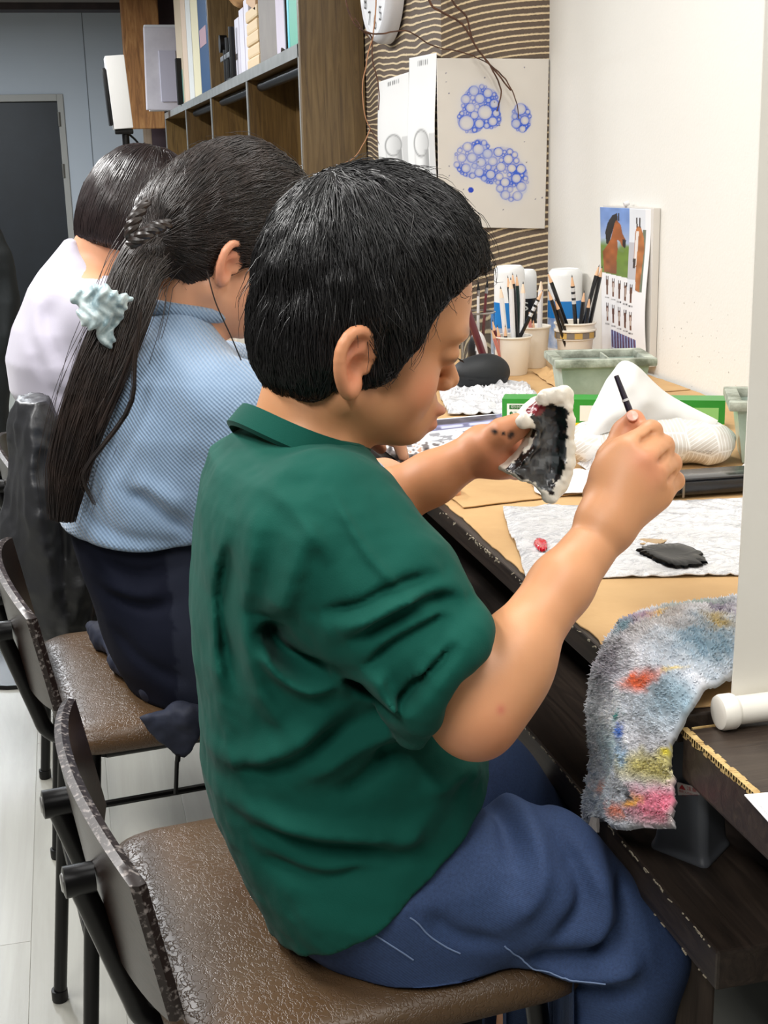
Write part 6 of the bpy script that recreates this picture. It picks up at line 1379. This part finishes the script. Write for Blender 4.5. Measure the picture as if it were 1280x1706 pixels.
for tx, sz_, ox, oy, wd_ in (('注意', .005, .0035, .0046, .009), ('指を入れないで', .003, 0, -.0008, .0175), ('ください', .003, -.001, -.0052, .011)):
    tv, tf = text_mesh(tx, sz_, (fl_[0] + ea * ox + e2l * oy, ea, e2l, n3), .0008, wd_); b.add(tv, tf)
b.build('lettering', m_rp, lab, smooth=False, fixn=False)

# hanging white blind with its bottom roll
bl_ = thing('roller_blind', 'cream white hanging roll screen with a round bottom bar beside the wall', 'blind', (.81, .89, .856))
m_bl = M('blind_fabric', (228, 225, 216), .85, (222, 218, 208), 4, bump=(400, .08, .0006)); xl = .4955; yb = .889; zr = .855 + .0150
tilt = .012
def blind(u, v):
    x = xl + (XW - .012 - xl) * u + .004 * v * 0; z = zr + (CEIL - zr) * v; return np.column_stack([x - tilt * 1.0 * v * (1 - u), yb + .0125 * (1 - v) ** 8 + .002 * np.sin(u * 9 + v * 3), z])
b = MB(); b.sheet(blind, 16, 60, (0, .0012, 0)); b.build('screen', m_bl, bl_)
m_roll = M('roll_plastic', (236, 232, 222), .35)
b = MB(); b.lathe([(.0115, 0), (.0115, XW - .03 - xl + .005)], (xl - .005, yb, zr), 28, axis=(1, 0, 0)); b.build('bottom_bar', m_roll, bl_)
b = MB(); b.lathe([(0, -.0165), (.011, -.0165), (.0135, -.0155), (.0145, -.013), (.0145, -.004), (.0135, -.002), (.0115, 0)], (xl - .002, yb, zr), 32, axis=(1, 0, 0)); b.build('end_cap', m_roll, bl_)
# white papers on the near table
for i, (dx, dy) in enumerate(((.0, .0), (.004, -.004), (-.003, -.010))):
    q = [(.436 + dx, .70 + dy), (.62, .62), (.66, .76), (.443 + dx + .003 * i, .781 + dy)]
    sheet_on('paper_sheet', q, .8552 + .0012 * i, .0008, M('white_paper', (238, 238, 238), .8), ('bottom white paper of the stack on the dark side table', 'middle white paper of the stack on the dark side table', 'top white paper of the stack on the dark side table')[i], 'paper', 20, 14, .0004, 10, i, group='white papers on the side table')

# ------------------------------------------------------------------ on the walls
def art_paint(TL, TR, BR, BL):
    TL, TR, BR, BL = map(np.array, (TL, TR, BR, BL)); rg = np.random.default_rng(21)
    blobs = [[(800, 172, 32, 32), (785, 198, 24, 22), (815, 195, 20, 18)], [(868, 195, 17, 23)], [(788, 265, 32, 30), (822, 275, 34, 30), (852, 298, 28, 36), (800, 243, 15, 14), (835, 265, 30, 22)]]
    cen = []; rad = []
    for R0 in (13, 10, 8, 6.5, 5, 4, 3, 2.2):
        for _ in range(1500):
            bl = blobs[rg.integers(3)]; cx, cy, rx, ry = bl[rg.integers(len(bl))]; a = rg.uniform(0, 6.28); r = math.sqrt(rg.random()); p = np.array([cx + rx * r * math.cos(a), cy + ry * r * math.sin(a)])
            if R0 > 9 and rg.random() > .004: continue
            if min(((p[0] - q[0]) / max(1, q[2] - R0 * .7)) ** 2 + ((p[1] - q[1]) / max(1, q[3] - R0 * .7)) ** 2 for q in bl) > 1: continue
            if cen and (np.sqrt(((np.array(cen) - p) ** 2).sum(1)) < np.array(rad) + R0 * .92).any(): continue
            cen.append(p); rad.append(R0 * rg.uniform(.9, 1.0))
    cen = np.array(cen); rad = np.array(rad)
    def fn(u, v):
        px = ((1 - u) * v)[:, None] * TL + (u * v)[:, None] * TR + (u * (1 - v))[:, None] * BR + ((1 - u) * (1 - v))[:, None] * BL
        P3 = np.column_stack([px, 0 * u]); c = np.tile(lin((216, 211, 203)), (len(u), 1)); c *= (1 + .02 * vnoise(P3, .05, 1))[:, None]
        msk = np.full(len(u), 9.)
        for bl in blobs:
            for (cx, cy, rx, ry) in bl: msk = np.minimum(msk, np.sqrt(((px[:, 0] - cx) / rx) ** 2 + ((px[:, 1] - cy) / ry) ** 2))
        msk = msk + .05 * vnoise(P3, .12, 3); ins = msk < 1
        D = np.sqrt(((px[:, None, :] - cen[None]) ** 2).sum(2)) - rad[None]; d1 = D.min(1); nb = vnoise(P3, .08, 9)
        line = np.exp(-(d1 / .85) ** 2) * (.75 + .35 * nb) + ((d1 > 0) & ins) * (.30 + .45 * nb) + .22 * np.exp(-(d1 + 1.5) ** 2 / 6) * (d1 < 0)
        wash = np.clip(.25 + .5 * vnoise(P3, .045, 5), 0, .9) * ins
        blue = lin((58, 96, 204)); lb = lin((150, 172, 224)); c = c * (1 - wash[:, None] * .8) + lb * wash[:, None] * .8
        dk = np.clip(1.3 * (np.exp(-((px[:, 0] - 826) ** 2 + (px[:, 1] - 180) ** 2) / 150) + np.exp(-((px[:, 0] - 874) ** 2 + (px[:, 1] - 210) ** 2) / 60) + np.exp(-((px[:, 0] - 862) ** 2 + (px[:, 1] - 285) ** 2) / 150) + np.exp(-((px[:, 0] - 797) ** 2 + (px[:, 1] - 236) ** 2) / 25)), 0, 1) * ins * (d1 > -1.0)
        a = np.clip(line + dk * .8, 0, 1)[:, None]; c = c * (1 - a) + blue * a
        halo = np.exp(-np.maximum(msk - 1, 0) / .16)[:, None] * .18 * (~ins)[:, None]; c = c * (1 - halo) + lb * halo
        for (x, y, r) in ((744, 313, 3.2), (784, 315, 4.6)):
            m = ((px[:, 0] - x) ** 2 + (px[:, 1] - y) ** 2) < r * r; c[m] = lin((38, 70, 190))
        for x, y in rg.uniform((735, 105), (905, 375), (22, 2)):
            m = ((px[:, 0] - x) ** 2 + (px[:, 1] - y) ** 2) < 1.2; c[m] = lin((110, 110, 130))
        return np.clip(c, 0, 1)
    return fn
c4 = [(728, 97), (915, 98), (908, 381), (732, 378)]
YA = YP - .008; W4 = [PY(a, b_, YA) for a, b_ in c4]
def art(u, v):
    P = ((1 - u) * v)[:, None] * W4[0] + (u * v)[:, None] * W4[1] + (u * (1 - v))[:, None] * W4[2] + ((1 - u) * (1 - v))[:, None] * W4[3]; P[:, 1] -= .003 * np.sin(u * 3.1) * 0; return P
b = MB(); b.sheet(art, 170, 250, (0, .003, 0), colfn=art_paint(*c4)); o = b.build('painting', M('watercolour_paper', (255, 255, 255), .8, attr=True), col=True, angle=0); tag(o, 'pale sheet with blue bubble print clusters on the patterned pillar', 'painting')
# pencil drawings of tubes on the side wall
def tube_draw(seed):
    def fn(u, v):
        c = np.tile(lin((240, 240, 238)), (len(u), 1)); k = np.zeros(len(u)); d = np.sqrt(((u - .52) / .26) ** 2 + ((v - .44) / .085) ** 2)
        k = np.maximum(k, .55 * np.exp(-((d - 1) / .10) ** 2)); k = np.maximum(k, .35 * (d < 1) * smooth01(u, .2, .9))
        body_ = (v < .40) & (np.abs(u - .52) < .26 - .0 * v); k = np.maximum(k, body_ * (.5 * smooth01(np.abs(u - .42), .05, .32)) * smooth01(v, .0, .15)); k = np.maximum(k, .22 * (u > .80) * (v < .5)); m = (np.abs(v - .955) < .012) & (u > .3) & (u < .7); k = np.maximum(k, m * .6 * (np.sin(u * 90 + seed) > 0))
        return c * (1 - np.clip(k * 1.5, 0, 1)[:, None] * .8)
    return fn
for i, (q4, lb_, sd) in enumerate((([(630, 137), (681, 120), (687, 330), (636, 330)], 'narrower pencil drawing of a hollow tube, hung lower on the patterned wall', 1), ([(682, 97), (727, 88), (729, 350), (684, 350)], 'taller pencil drawing of a hollow tube next to the blue bubble print', 2))):
    XX = XC - .006 - .006 * i; W_ = [PX(a, b_, XX) for a, b_ in q4]
    def dr_fn(u, v, W_=W_):
        P = ((1 - u) * v)[:, None] * W_[0] + (u * v)[:, None] * W_[1] + (u * (1 - v))[:, None] * W_[2] + ((1 - u) * (1 - v))[:, None] * W_[3]; P[:, 0] -= .006 * np.sin(v * 3.1) ** 2; return P
    b = MB(); b.sheet(dr_fn, 50, 90, (.0012, 0, 0), colfn=tube_draw(sd)); tag(b.build('drawing', M('drawing_paper', (255, 255, 255), .8, attr=True), col=True, angle=0), lb_, 'drawing')
# horse calendar board
def in_poly(px, poly): return poly_sd(px, np.array(poly, float)) < 0
def horse_paint(u, v):
    X = 155 + 315 * u; Y = 95 + 965 * (1 - v); px = np.column_stack([X, Y]); P3 = np.column_stack([X, Y, 0 * X]); c = np.tile(lin((238, 238, 240)), (len(u), 1)); n = vnoise(P3, .03, 3)
    m = (X < 345) & (Y < 505 + .1 * (X - 155)); t_ = smooth01(Y, 150, 420)[:, None]; g_ = lin((116, 148, 206)) * (1 - t_) + lin((196, 206, 220)) * t_; gr = smooth01(Y + 30 * n, 290, 360)[:, None]; g_ = g_ * (1 - gr) + lin((104, 132, 52)) * gr; g_ = g_ * (1 + .15 * n[:, None]); c[m] = g_[m]
    m = (X >= 345) & (X < 440) & (Y < 600); c[m] = lin((222, 226, 232)); m = (X > 345) & (X < 400) & (Y > 300) & (Y < 530); c[m] = lin((190, 190, 196)); m = (X > 425) & (X < 445) & (Y > 220) & (Y < 600); c[m] = lin((110, 120, 100))
    m = in_poly(px, [(195, 325), (188, 250), (205, 190), (235, 142), (262, 130), (272, 172), (245, 215), (228, 270), (212, 325)]); c[m] = lin((34, 30, 32))
    m = in_poly(px, [(262, 168), (290, 200), (300, 250), (322, 290), (318, 340), (300, 332), (285, 302), (268, 292), (272, 350), (266, 420), (268, 508), (178, 502), (170, 372), (200, 332), (226, 290), (240, 232), (250, 190)]); c[m] = (lin((150, 86, 44)) * (1 + .4 * n[:, None]))[m]
    m = in_poly(px, [(300, 285), (325, 290), (321, 344), (304, 332)]); c[m] = lin((40, 34, 34)); m = in_poly(px, [(262, 125), (268, 125), (270, 172), (262, 172)]) | in_poly(px, [(274, 125), (280, 125), (280, 175), (274, 175)]); c[m] = lin((40, 30, 28))
    m = in_poly(px, [(378, 250), (390, 200), (412, 200), (432, 262), (440, 330), (428, 602), (400, 592), (396, 450), (378, 440)]); c[m] = (lin((176, 112, 62)) * (1 + .4 * n[:, None]))[m]
    m = in_poly(px, [(386, 232), (402, 232), (396, 440), (380, 452), (380, 330)]); c[m] = lin((228, 222, 218)); m = in_poly(px, [(384, 150), (392, 150), (394, 208), (386, 208)]) | in_poly(px, [(402, 150), (410, 150), (412, 208), (404, 208)]); c[m] = lin((50, 36, 30)); m = in_poly(px, [(374, 400), (392, 400), (390, 458), (376, 458)]); c[m] = lin((60, 52, 50))
    for r_, y0 in ((0, 535), (1, 705)):
        for k, x0 in enumerate((200, 245, 290, 333, 372)):
            yy = y0 + k * 8; m = (((X - x0) / (9 - 4 * (Y - yy - 20) / 110)) ** 2 < 1) & (Y > yy + 12) & (Y < yy + 108); c[m] = lin((110, 70, 50))
            m = ((np.abs(np.abs(X - x0) - 7) < 3) & (Y > yy - 8) & (Y < yy + 20)); c[m] = lin((52, 36, 30)); m = ((np.abs(X - x0) < 3) & (Y > yy + 25) & (Y < yy + 80)); c[m] = lin((206, 190, 178)) if (k + r_) % 2 else lin((84, 52, 38))
            m = (np.abs(X - x0) < 16) & (np.abs(Y - yy - 128) < 5) & (np.sin(X * 1.3 + k) > -.3); c[m] = lin((70, 66, 70))
    m = (X > 225) & (X < 405) & (Y > 862 + .22 * (X - 225)) & (Y < 1058); c[m] = (lin((84, 104, 170)) * (1 + .35 * vnoise(P3, .06, 6))[:, None])[m]; m2 = m & (np.abs((X - 225) % 20 - 10) < 4.5); c[m2] = (lin((92, 60, 92)) * (1 + .6 * vnoise(P3, .10, 7))[:, None])[m2]; m3 = m & (((X - 225) % 20 < 2.5) | (np.abs(Y - 978 - .28 * (X - 225)) < 5)); c[m3] = lin((206, 220, 240))
    return np.clip(c, 0, 1)
hb = thing('horse_chart', 'wall chart with two horse photos, rows of small horse faces and a blue table', 'chart', PX(1045, 600, 1.13))
Z4 = [PX(a, b_, 1.128) for a, b_ in ((1000, 345), (1080, 349), (1078, 612), (1004, 596))]
def chart(u, v):
    P = ((1 - u) * v)[:, None] * Z4[0] + (u * v)[:, None] * Z4[1] + (u * (1 - v))[:, None] * Z4[2] + ((1 - u) * (1 - v))[:, None] * Z4[3]; P[:, 0] -= .006 * np.sin(v * 5) * u; return P
b = MB(); b.sheet(chart, 120, 260, (.0012, 0, 0), colfn=horse_paint); b.build('printed_sheet', M('chart_print', (255, 255, 255), .4, attr=True), hb, col=True, angle=0)
y0_, y1_ = Z4[1][1] - .012, Z4[0][1]; b = MB(); b.box((1.1345, y0_, Z4[2][2]), (XW - .001, y1_, Z4[0][2] + .004), bev=.001); b.build('board', M('foam_board', (212, 208, 202), .8), hb, smooth=False)
b = MB(); b.tube([PX(1040, 341, 1.13), PX(1048, 338, 1.14)], .005, 8); b.build('pin', M('clear_pin', (226, 226, 228), .3), hb)
# little smudges on the white wall
b = MB(); rr = random.Random(12)
for k in range(46):
    a = rr.uniform(1085, 1228); c_ = rr.uniform(500, 650) if k > 3 else (555, 552, 545, 560)[k]; p = PX(a, c_, XW - .0004); s_ = rr.uniform(.0003, .0008); b.box(p - (.0002, s_, s_ * rr.uniform(1, 2.5)), p + (.0002, s_, s_))
b.build('scuff_mark', M('scuff', (168, 164, 158), .8), bpy.data.objects['wall_right'], smooth=False)['kind'] = 'stuff'

# clock
ck_ = thing('wall_clock', 'white round wall clock with black numerals above the pencil drawings', 'clock', (XC, 3.55, 1.60)); cy, cz, cr = 3.545, 1.772, .172
b = MB(); b.lathe([(cr * .9, 0), (cr, .006), (cr * 1.0, .030), (cr * .95, .046), (cr * .90, .050), (cr * .86, .044), (0, .044)], (XC - .001, cy, cz), 56, axis=(-1, 0, 0)); b.build('case', M('clock_white', (226, 226, 230), .25, spec=.6), ck_)
b = MB(); b.lathe([(cr * .86, .0445), (0, .0455)], (XC - .001, cy, cz), 48, axis=(-1, 0, 0)); b.build('dial', M('clock_dial', (240, 241, 243), .5), ck_)
for k in range(1, 13):
    a = math.radians(90 - 30 * k); p = np.array([XC - .0475, cy - .70 * cr * math.cos(a), cz + .70 * cr * math.sin(a)]); b = MB(); tv, tf = text_mesh(str(k), .05, (p, np.array([0, -1., 0]), np.array([0, 0, 1.]), np.array([-1., 0, 0])), .001); b.add(tv, tf); b.build('numeral', m_blk, ck_, smooth=False, fixn=False)
for ln, a, w_ in ((.075, 60, .005), (.115, -20, .0035)):
    a = math.radians(a); d = np.array([0, -math.cos(a), math.sin(a)]); b = MB(); b.tube([np.array([XC - .052, cy, cz]) - d * .015, np.array([XC - .052, cy, cz]) + d * ln], [w_, w_ * .5], 6, flat=.4); b.build('hand', m_blk, ck_)
# dried vine
vn = thing('dried_vine', 'thin dried brown vine twigs hanging before the patterned wall and blue print', 'branch', PY(780, 90, 3.03))
m_vine = M('vine_bark', (96, 62, 42), .75, (64, 42, 32), 60); m_vine2 = M('vine_light', (168, 120, 84), .7)
tw = [([(655, -260), (690, -90), (715, 0), (736, 20), (772, 42), (797, 84), (835, 130), (851, 150)], 3.03, .0030), ([(700, -260), (735, -60), (753, 0), (776, 26), (790, 72), (815, 106), (833, 142), (835, 160), (828, 186)], 3.05, .0026), ([(600, 47), (625, 57), (655, 53), (682, 53), (722, 76), (780, 90), (815, 106)], 3.04, .0020), ([(815, 106), (836, 124), (852, 148), (861, 172), (864, 198)], 3.05, .0018),
      ([(540, -200), (565, -60), (582, 20), (600, 47), (620, 62), (621, 98), (632, 150), (631, 184)], 3.05, .0022), ([(629, -150), (627, 0), (622, 60), (616, 80), (608, 120), (604, 160), (608, 192), (617, 214)], 3.05, .0017), ([(617, 214), (606, 240), (590, 262), (565, 277)], 3.05, .0013), ([(592, 30), (604, 50), (618, 66)], 3.045, .0018), ([(617, 214), (626, 228), (632, 240)], 3.05, .0012)]
for i, (pp, Yv, r_) in enumerate(tw):
    P = smooth_path(np.array([PY(a, c_, Yv) for a, c_ in pp]), 40); P += .0016 * np.column_stack([vnoise(P, 60, i), vnoise(P, 60, i + 5), vnoise(P, 60, i + 9)]); P[:, 1] = np.minimum(P[:, 1], YP - .014); b = MB(); b.tube(P, np.linspace(r_, r_ * .6, 40), 7); b.build('twig', m_vine2 if i in (6, 5) else m_vine, vn)
# panel lamp on a stand
YL = 4.3; a0, a1 = PY(180, 92, YL), PY(217, 214, YL); lp = thing('panel_lamp', 'slim white panel lamp on a black stand in front of the rustic plank', 'lamp', (a0[0] + .03, YL + .03, 0))
b = MB(); R_ = roty(math.radians(3.5)); cx_ = (a0[0] + a1[0]) / 2; b.box((cx_ - .029, YL, a1[2]), (cx_ + .029, YL + .10, a0[2]), bev=.003, rot=R_.T); b.build('diffuser', M('lamp_white', (238, 238, 236), .5), lp)
b = MB(); b.box((cx_ - .040, YL + .012, a1[2] + .01), (cx_ - .030, YL + .09, a0[2] - .035), bev=.003, rot=R_.T); b.build('back_plate', m_black, lp)
b = MB(); b.box((cx_ - .02, YL + .02, a1[2] - .016), (cx_ + .036, YL + .05, a1[2]), bev=.004); b.build('bracket', m_black, lp)
b = MB(); b.tube([(cx_ + .012, YL + .04, a1[2] - .01), (cx_ + .014, YL + .04, .02)], .011, 12); b.lathe([(.15, 0), (.15, .012), (.02, .018), (.012, .03)], (cx_ + .014, YL + .04, 0), 28); b.build('stand', m_black, lp)
b = MB(); b.tube(smooth_path([(cx_ + .02, YL + .05, a1[2] - .012), (cx_ + .052, YL + .05, a1[2] - .05), (cx_ + .058, YL + .05, a1[2] - .12), (cx_ + .03, YL + .05, a1[2] - .3)], 20), .0035, 8); b.build('cable', m_black, lp)

# ------------------------------------------------------------------ on the bookcase shelf
x0, x1 = XB + .012, XC - .02
def book(name, label, cat, ya, yb_, h, mat, xa=x0, xb_=x1, z=ZS, bev=.003, group=None, lean=0.0, cover=None):
    b = MB(); b.box((xa, ya, z), (xb_, yb_, z + h), bev=bev, rot=rotx(lean)); o = b.build(name, mat, smooth=False); tag(o, label, cat, group)
    if cover is not None:
        c = MB(); c.box((xa - .0015, ya + (yb_ - ya) * .15, z + h * cover[0]), (xa + .001, yb_ - (yb_ - ya) * .12, z + h * cover[1]), rot=rotx(lean), ctr=((xa + xb_) / 2, (ya + yb_) / 2, z + h / 2)); c.build('spine_label', cover[2], o, smooth=False)
    return o
book('file_box', 'mint green file with cyan edge against the bookcase end panel', 'file', 3.93, 4.10, .42, M('mint_file', (96, 178, 152), .5)); book('file_box', 'thin bright cyan file beside the mint green file', 'file', 4.105, 4.135, .42, M('cyan_file', (92, 206, 222), .4))
sheet_ = MB(); p0 = PX(478, 60, x0 - .004)
def hangp(u, v):
    z = ZS + .004 + .42 * v; return np.column_stack([x0 - .006 - .004 * np.sin(u * 6) + 0 * v, 4.15 + .16 * u, z - .0 * v + .01 * np.sin(u * 5) * (v < .1)])
sheet_.sheet(hangp, 12, 20, (.003, 0, 0)); tag(sheet_.build('loose_paper', M('lilac_paper', (214, 206, 220), .8)), 'pale lilac loose paper standing between cyan file and grey binder', 'paper')
book('binder', 'grey ring binder standing on the shelf beside the stacked cream boxes', 'binder', 4.33, 4.70, .46, M('grey_binder', (142, 134, 126), .6, (132, 124, 118), 9))
for k in range(5):
    book('small_carton', ('lowest cream carton of the small stack on the shelf', 'second cream carton from the bottom of the small stack', 'middle cream carton of the small stack', 'fourth cream carton from the bottom of the small stack', 'topmost cream carton of the small stack on the shelf')[k], 'box', 4.74 + .012 * k * (k % 2), 5.02 + .012 * (k % 2), .040, M('cream_carton', (224, 198, 158), .6), x0 + .004 * (k % 2), x0 + .11, ZS + .0405 * k, .008, 'cream cartons stacked on the shelf')
bo = MB(); bo.box((x0, 4.76, ZS + .203), (x0 + .10, 4.98, ZS + .250), bev=.003, rot=rotx(.22)); tag(bo.build('open_carton', M('tan_carton', (206, 168, 130), .6), smooth=False), 'open tan carton tilted on top of the cream carton stack', 'box')
for k in range(3): book('booklet', ('tallest white booklet on the shelf, next to the cream cartons', 'middle white booklet of the three under the paper bag', 'shortest white booklet on the shelf, next to the black clamp')[k], 'booklet', 5.15 + .14 * k, 5.27 + .14 * k, .27 - .02 * k, M('white_booklet', (226, 222, 232), .6), x0 + .03, x1, group='white booklets on the shelf')
pb = SDF(); pcn = np.array([.775, 5.38, ZS + .43]); pb.ball(pcn, (.072, .26, .15), .05); pb.ball(pcn + (0, .18, -.06), (.06, .14, .11), .05); pb.disp(lambda P: (.035 * np.abs(vnoise(P, 8, 3)) + .012 * np.abs(vnoise(P, 20, 4)) - .012).astype(np.float32)); pb.cut((0, 0, ZS + .272), (0, 0, -1), .01); pb.ops[-2] = pb.ops[-2]
SV, SQ = sdf_mesh(pb, pcn - (.12, .4, .3), pcn + (.12, .4, .25), .010, 1); o = mesh_obj('paper_bag', SV, SQ, M('brown_bag', (204, 158, 106), .7, (186, 138, 88), 10)); tag(o, 'crumpled brown paper bag on top of the white booklets', 'bag')
cl_ = thing('table_clamp', 'black metal clamp standing at the front of the shelf', 'clamp', (x0 + .012, 5.6, ZS))
b = MB(); b.box((x0, 5.52, ZS), (x0 + .03, 5.66, ZS + .012), bev=.002); b.build('foot', m_black, cl_, smooth=False)
for yy, hh_ in ((5.50, .20), (5.62, .17), (5.70, .13)): b = MB(); b.tube([(x0 + .010, yy, ZS + .001), (x0 + .010, yy, ZS + hh_)], .012, 10); b.build('rod', m_black, cl_)
b = MB(); b.lathe([(.035, 0), (.035, .03)], (x0 - .005, 5.78, ZS + .16), 20, axis=(1, 0, 0)); b.build('knob', m_black, cl_); b = MB(); b.box((x0, 5.5, ZS + .09), (x0 + .012, 5.82, ZS + .11), bev=.002); b.build('bar', m_chrome, cl_, smooth=False)
m_cream = M('cream_file', (236, 224, 186), .6)
book('book', 'dark blue picture book with a cream border beside the shelf upright', 'book', 6.24, 6.60, .46, M('deep_blue_cover', (24, 78, 126), .4), cover=(.45, .62, M('rose_print', (190, 150, 160), .5))); book('file', 'cream file standing next to the dark blue book', 'file', 6.62, 6.92, .56, m_cream); book('file', 'white file standing next to the cream file', 'file', 6.95, 7.18, .58, M('white_file', (222, 220, 214), .6)); book('file', 'beige pink file standing next to the white file', 'file', 7.20, 7.44, .57, M('beige_file', (216, 190, 166), .6)); book('file', 'tan plastic sleeve file next to the black edged frame', 'file', 7.46, 7.80, .60, M('tan_sleeve', (206, 186, 158), .4), cover=(.02, .3, M('teal_print', (110, 150, 136), .5)))
book('picture_frame', 'small black edged picture frame standing before the translucent folder', 'frame', 7.55, 7.60, .24, m_black, x0 - .03, x0 + .06); 
b = MB(); b.box((.565, 8.30, ZS + .002), (.775, 8.34, ZS + .47), bev=.006, rot=roty(.03)); o = b.build('folder', M('translucent_folder', (214, 208, 214), .35, (196, 190, 198), 6), smooth=False); tag(o, 'translucent white plastic folder leaning at the far end of the shelf', 'folder')
b = MB(); b.box((.65, 8.292, ZS + .05), (.75, 8.2985, ZS + .34), bev=.003); b.build('label_pocket', M('folder_pocket', (190, 186, 200), .3), o, smooth=False)
b = MB(); b.box((.58, 8.36, ZS + .001), (.86, 8.42, ZS + .49), bev=.004); tag(b.build('paper_stack', M('white_booklet2', (232, 230, 230), .7), smooth=False), 'stack of white papers behind the translucent folder', 'paper')
gb = SDF(); gcn = np.array([.76, 8.0, ZS + .72]); gb.ball(gcn, (.10, .35, .14), .03); gb.disp(lambda P: (.05 * np.abs(vnoise(P, 6, 3)) - .01).astype(np.float32)); gb.cut((0, 0, ZS + .605), (0, 0, -1), .01)
SV, SQ = sdf_mesh(gb, gcn - (.14, .45, .2), gcn + (.14, .45, .2), .014, 1); o = mesh_obj('plastic_bag', SV, SQ, M('grey_plastic_bag', (132, 130, 130), .25, spec=.7)); tag(o, 'grey crumpled plastic bag lying on top of the files', 'bag')
# carton and sleeve near the heads
b = MB(); q_ = PY(466, 312, 4.2); b.box((q_[0], 4.2, DZ), (q_[0] + .052, 4.26, q_[2]), bev=.003); o = b.build('paper_carton', M('white_carton', (226, 220, 218), .7), smooth=False); tag(o, 'tall white carton on the desk in front of the bookcase', 'carton')
b = MB(); b.box((q_[0] + .008, 4.196, q_[2] - .07), (q_[0] + .03, 4.2005, q_[2] - .03)); b.build('pink_label', M('pink_label', (224, 160, 140), .6), o, smooth=False)
A_ = PY(350, 545, 2.12); B_ = PY(432, 655, 2.12)
def sleeve_col(u, v):
    P = np.column_stack([u * 3, v * 4, 0 * u]); n = vnoise(P, 2, 3); c = np.tile(lin((216, 214, 206)), (len(u), 1)); c[n > .2] = lin((150, 170, 150)); c[n > .5] = lin((120, 106, 100)); c[(np.abs(u - .62) < .02) | (np.abs(u - .9) < .012)] = lin((244, 244, 240)); c[n < -.45] = lin((232, 206, 180)); return c
def slv(u, v): return np.column_stack([A_[0] - .04 + (B_[0] + .03 - A_[0] + .04) * u, 2.12 + .10 * u + 0 * v, .003 + (A_[2] + .027) * v])
b = MB(); b.sheet(slv, 40, 60, (0, .004, 0), colfn=sleeve_col); o = b.build('sketch_sleeve', M('clear_sleeve', (255, 255, 255), .15, attr=True, coat=.5), col=True); tag(o, 'tall clear sleeve of sketches standing by the desk between the persons in blue and green', 'folder')
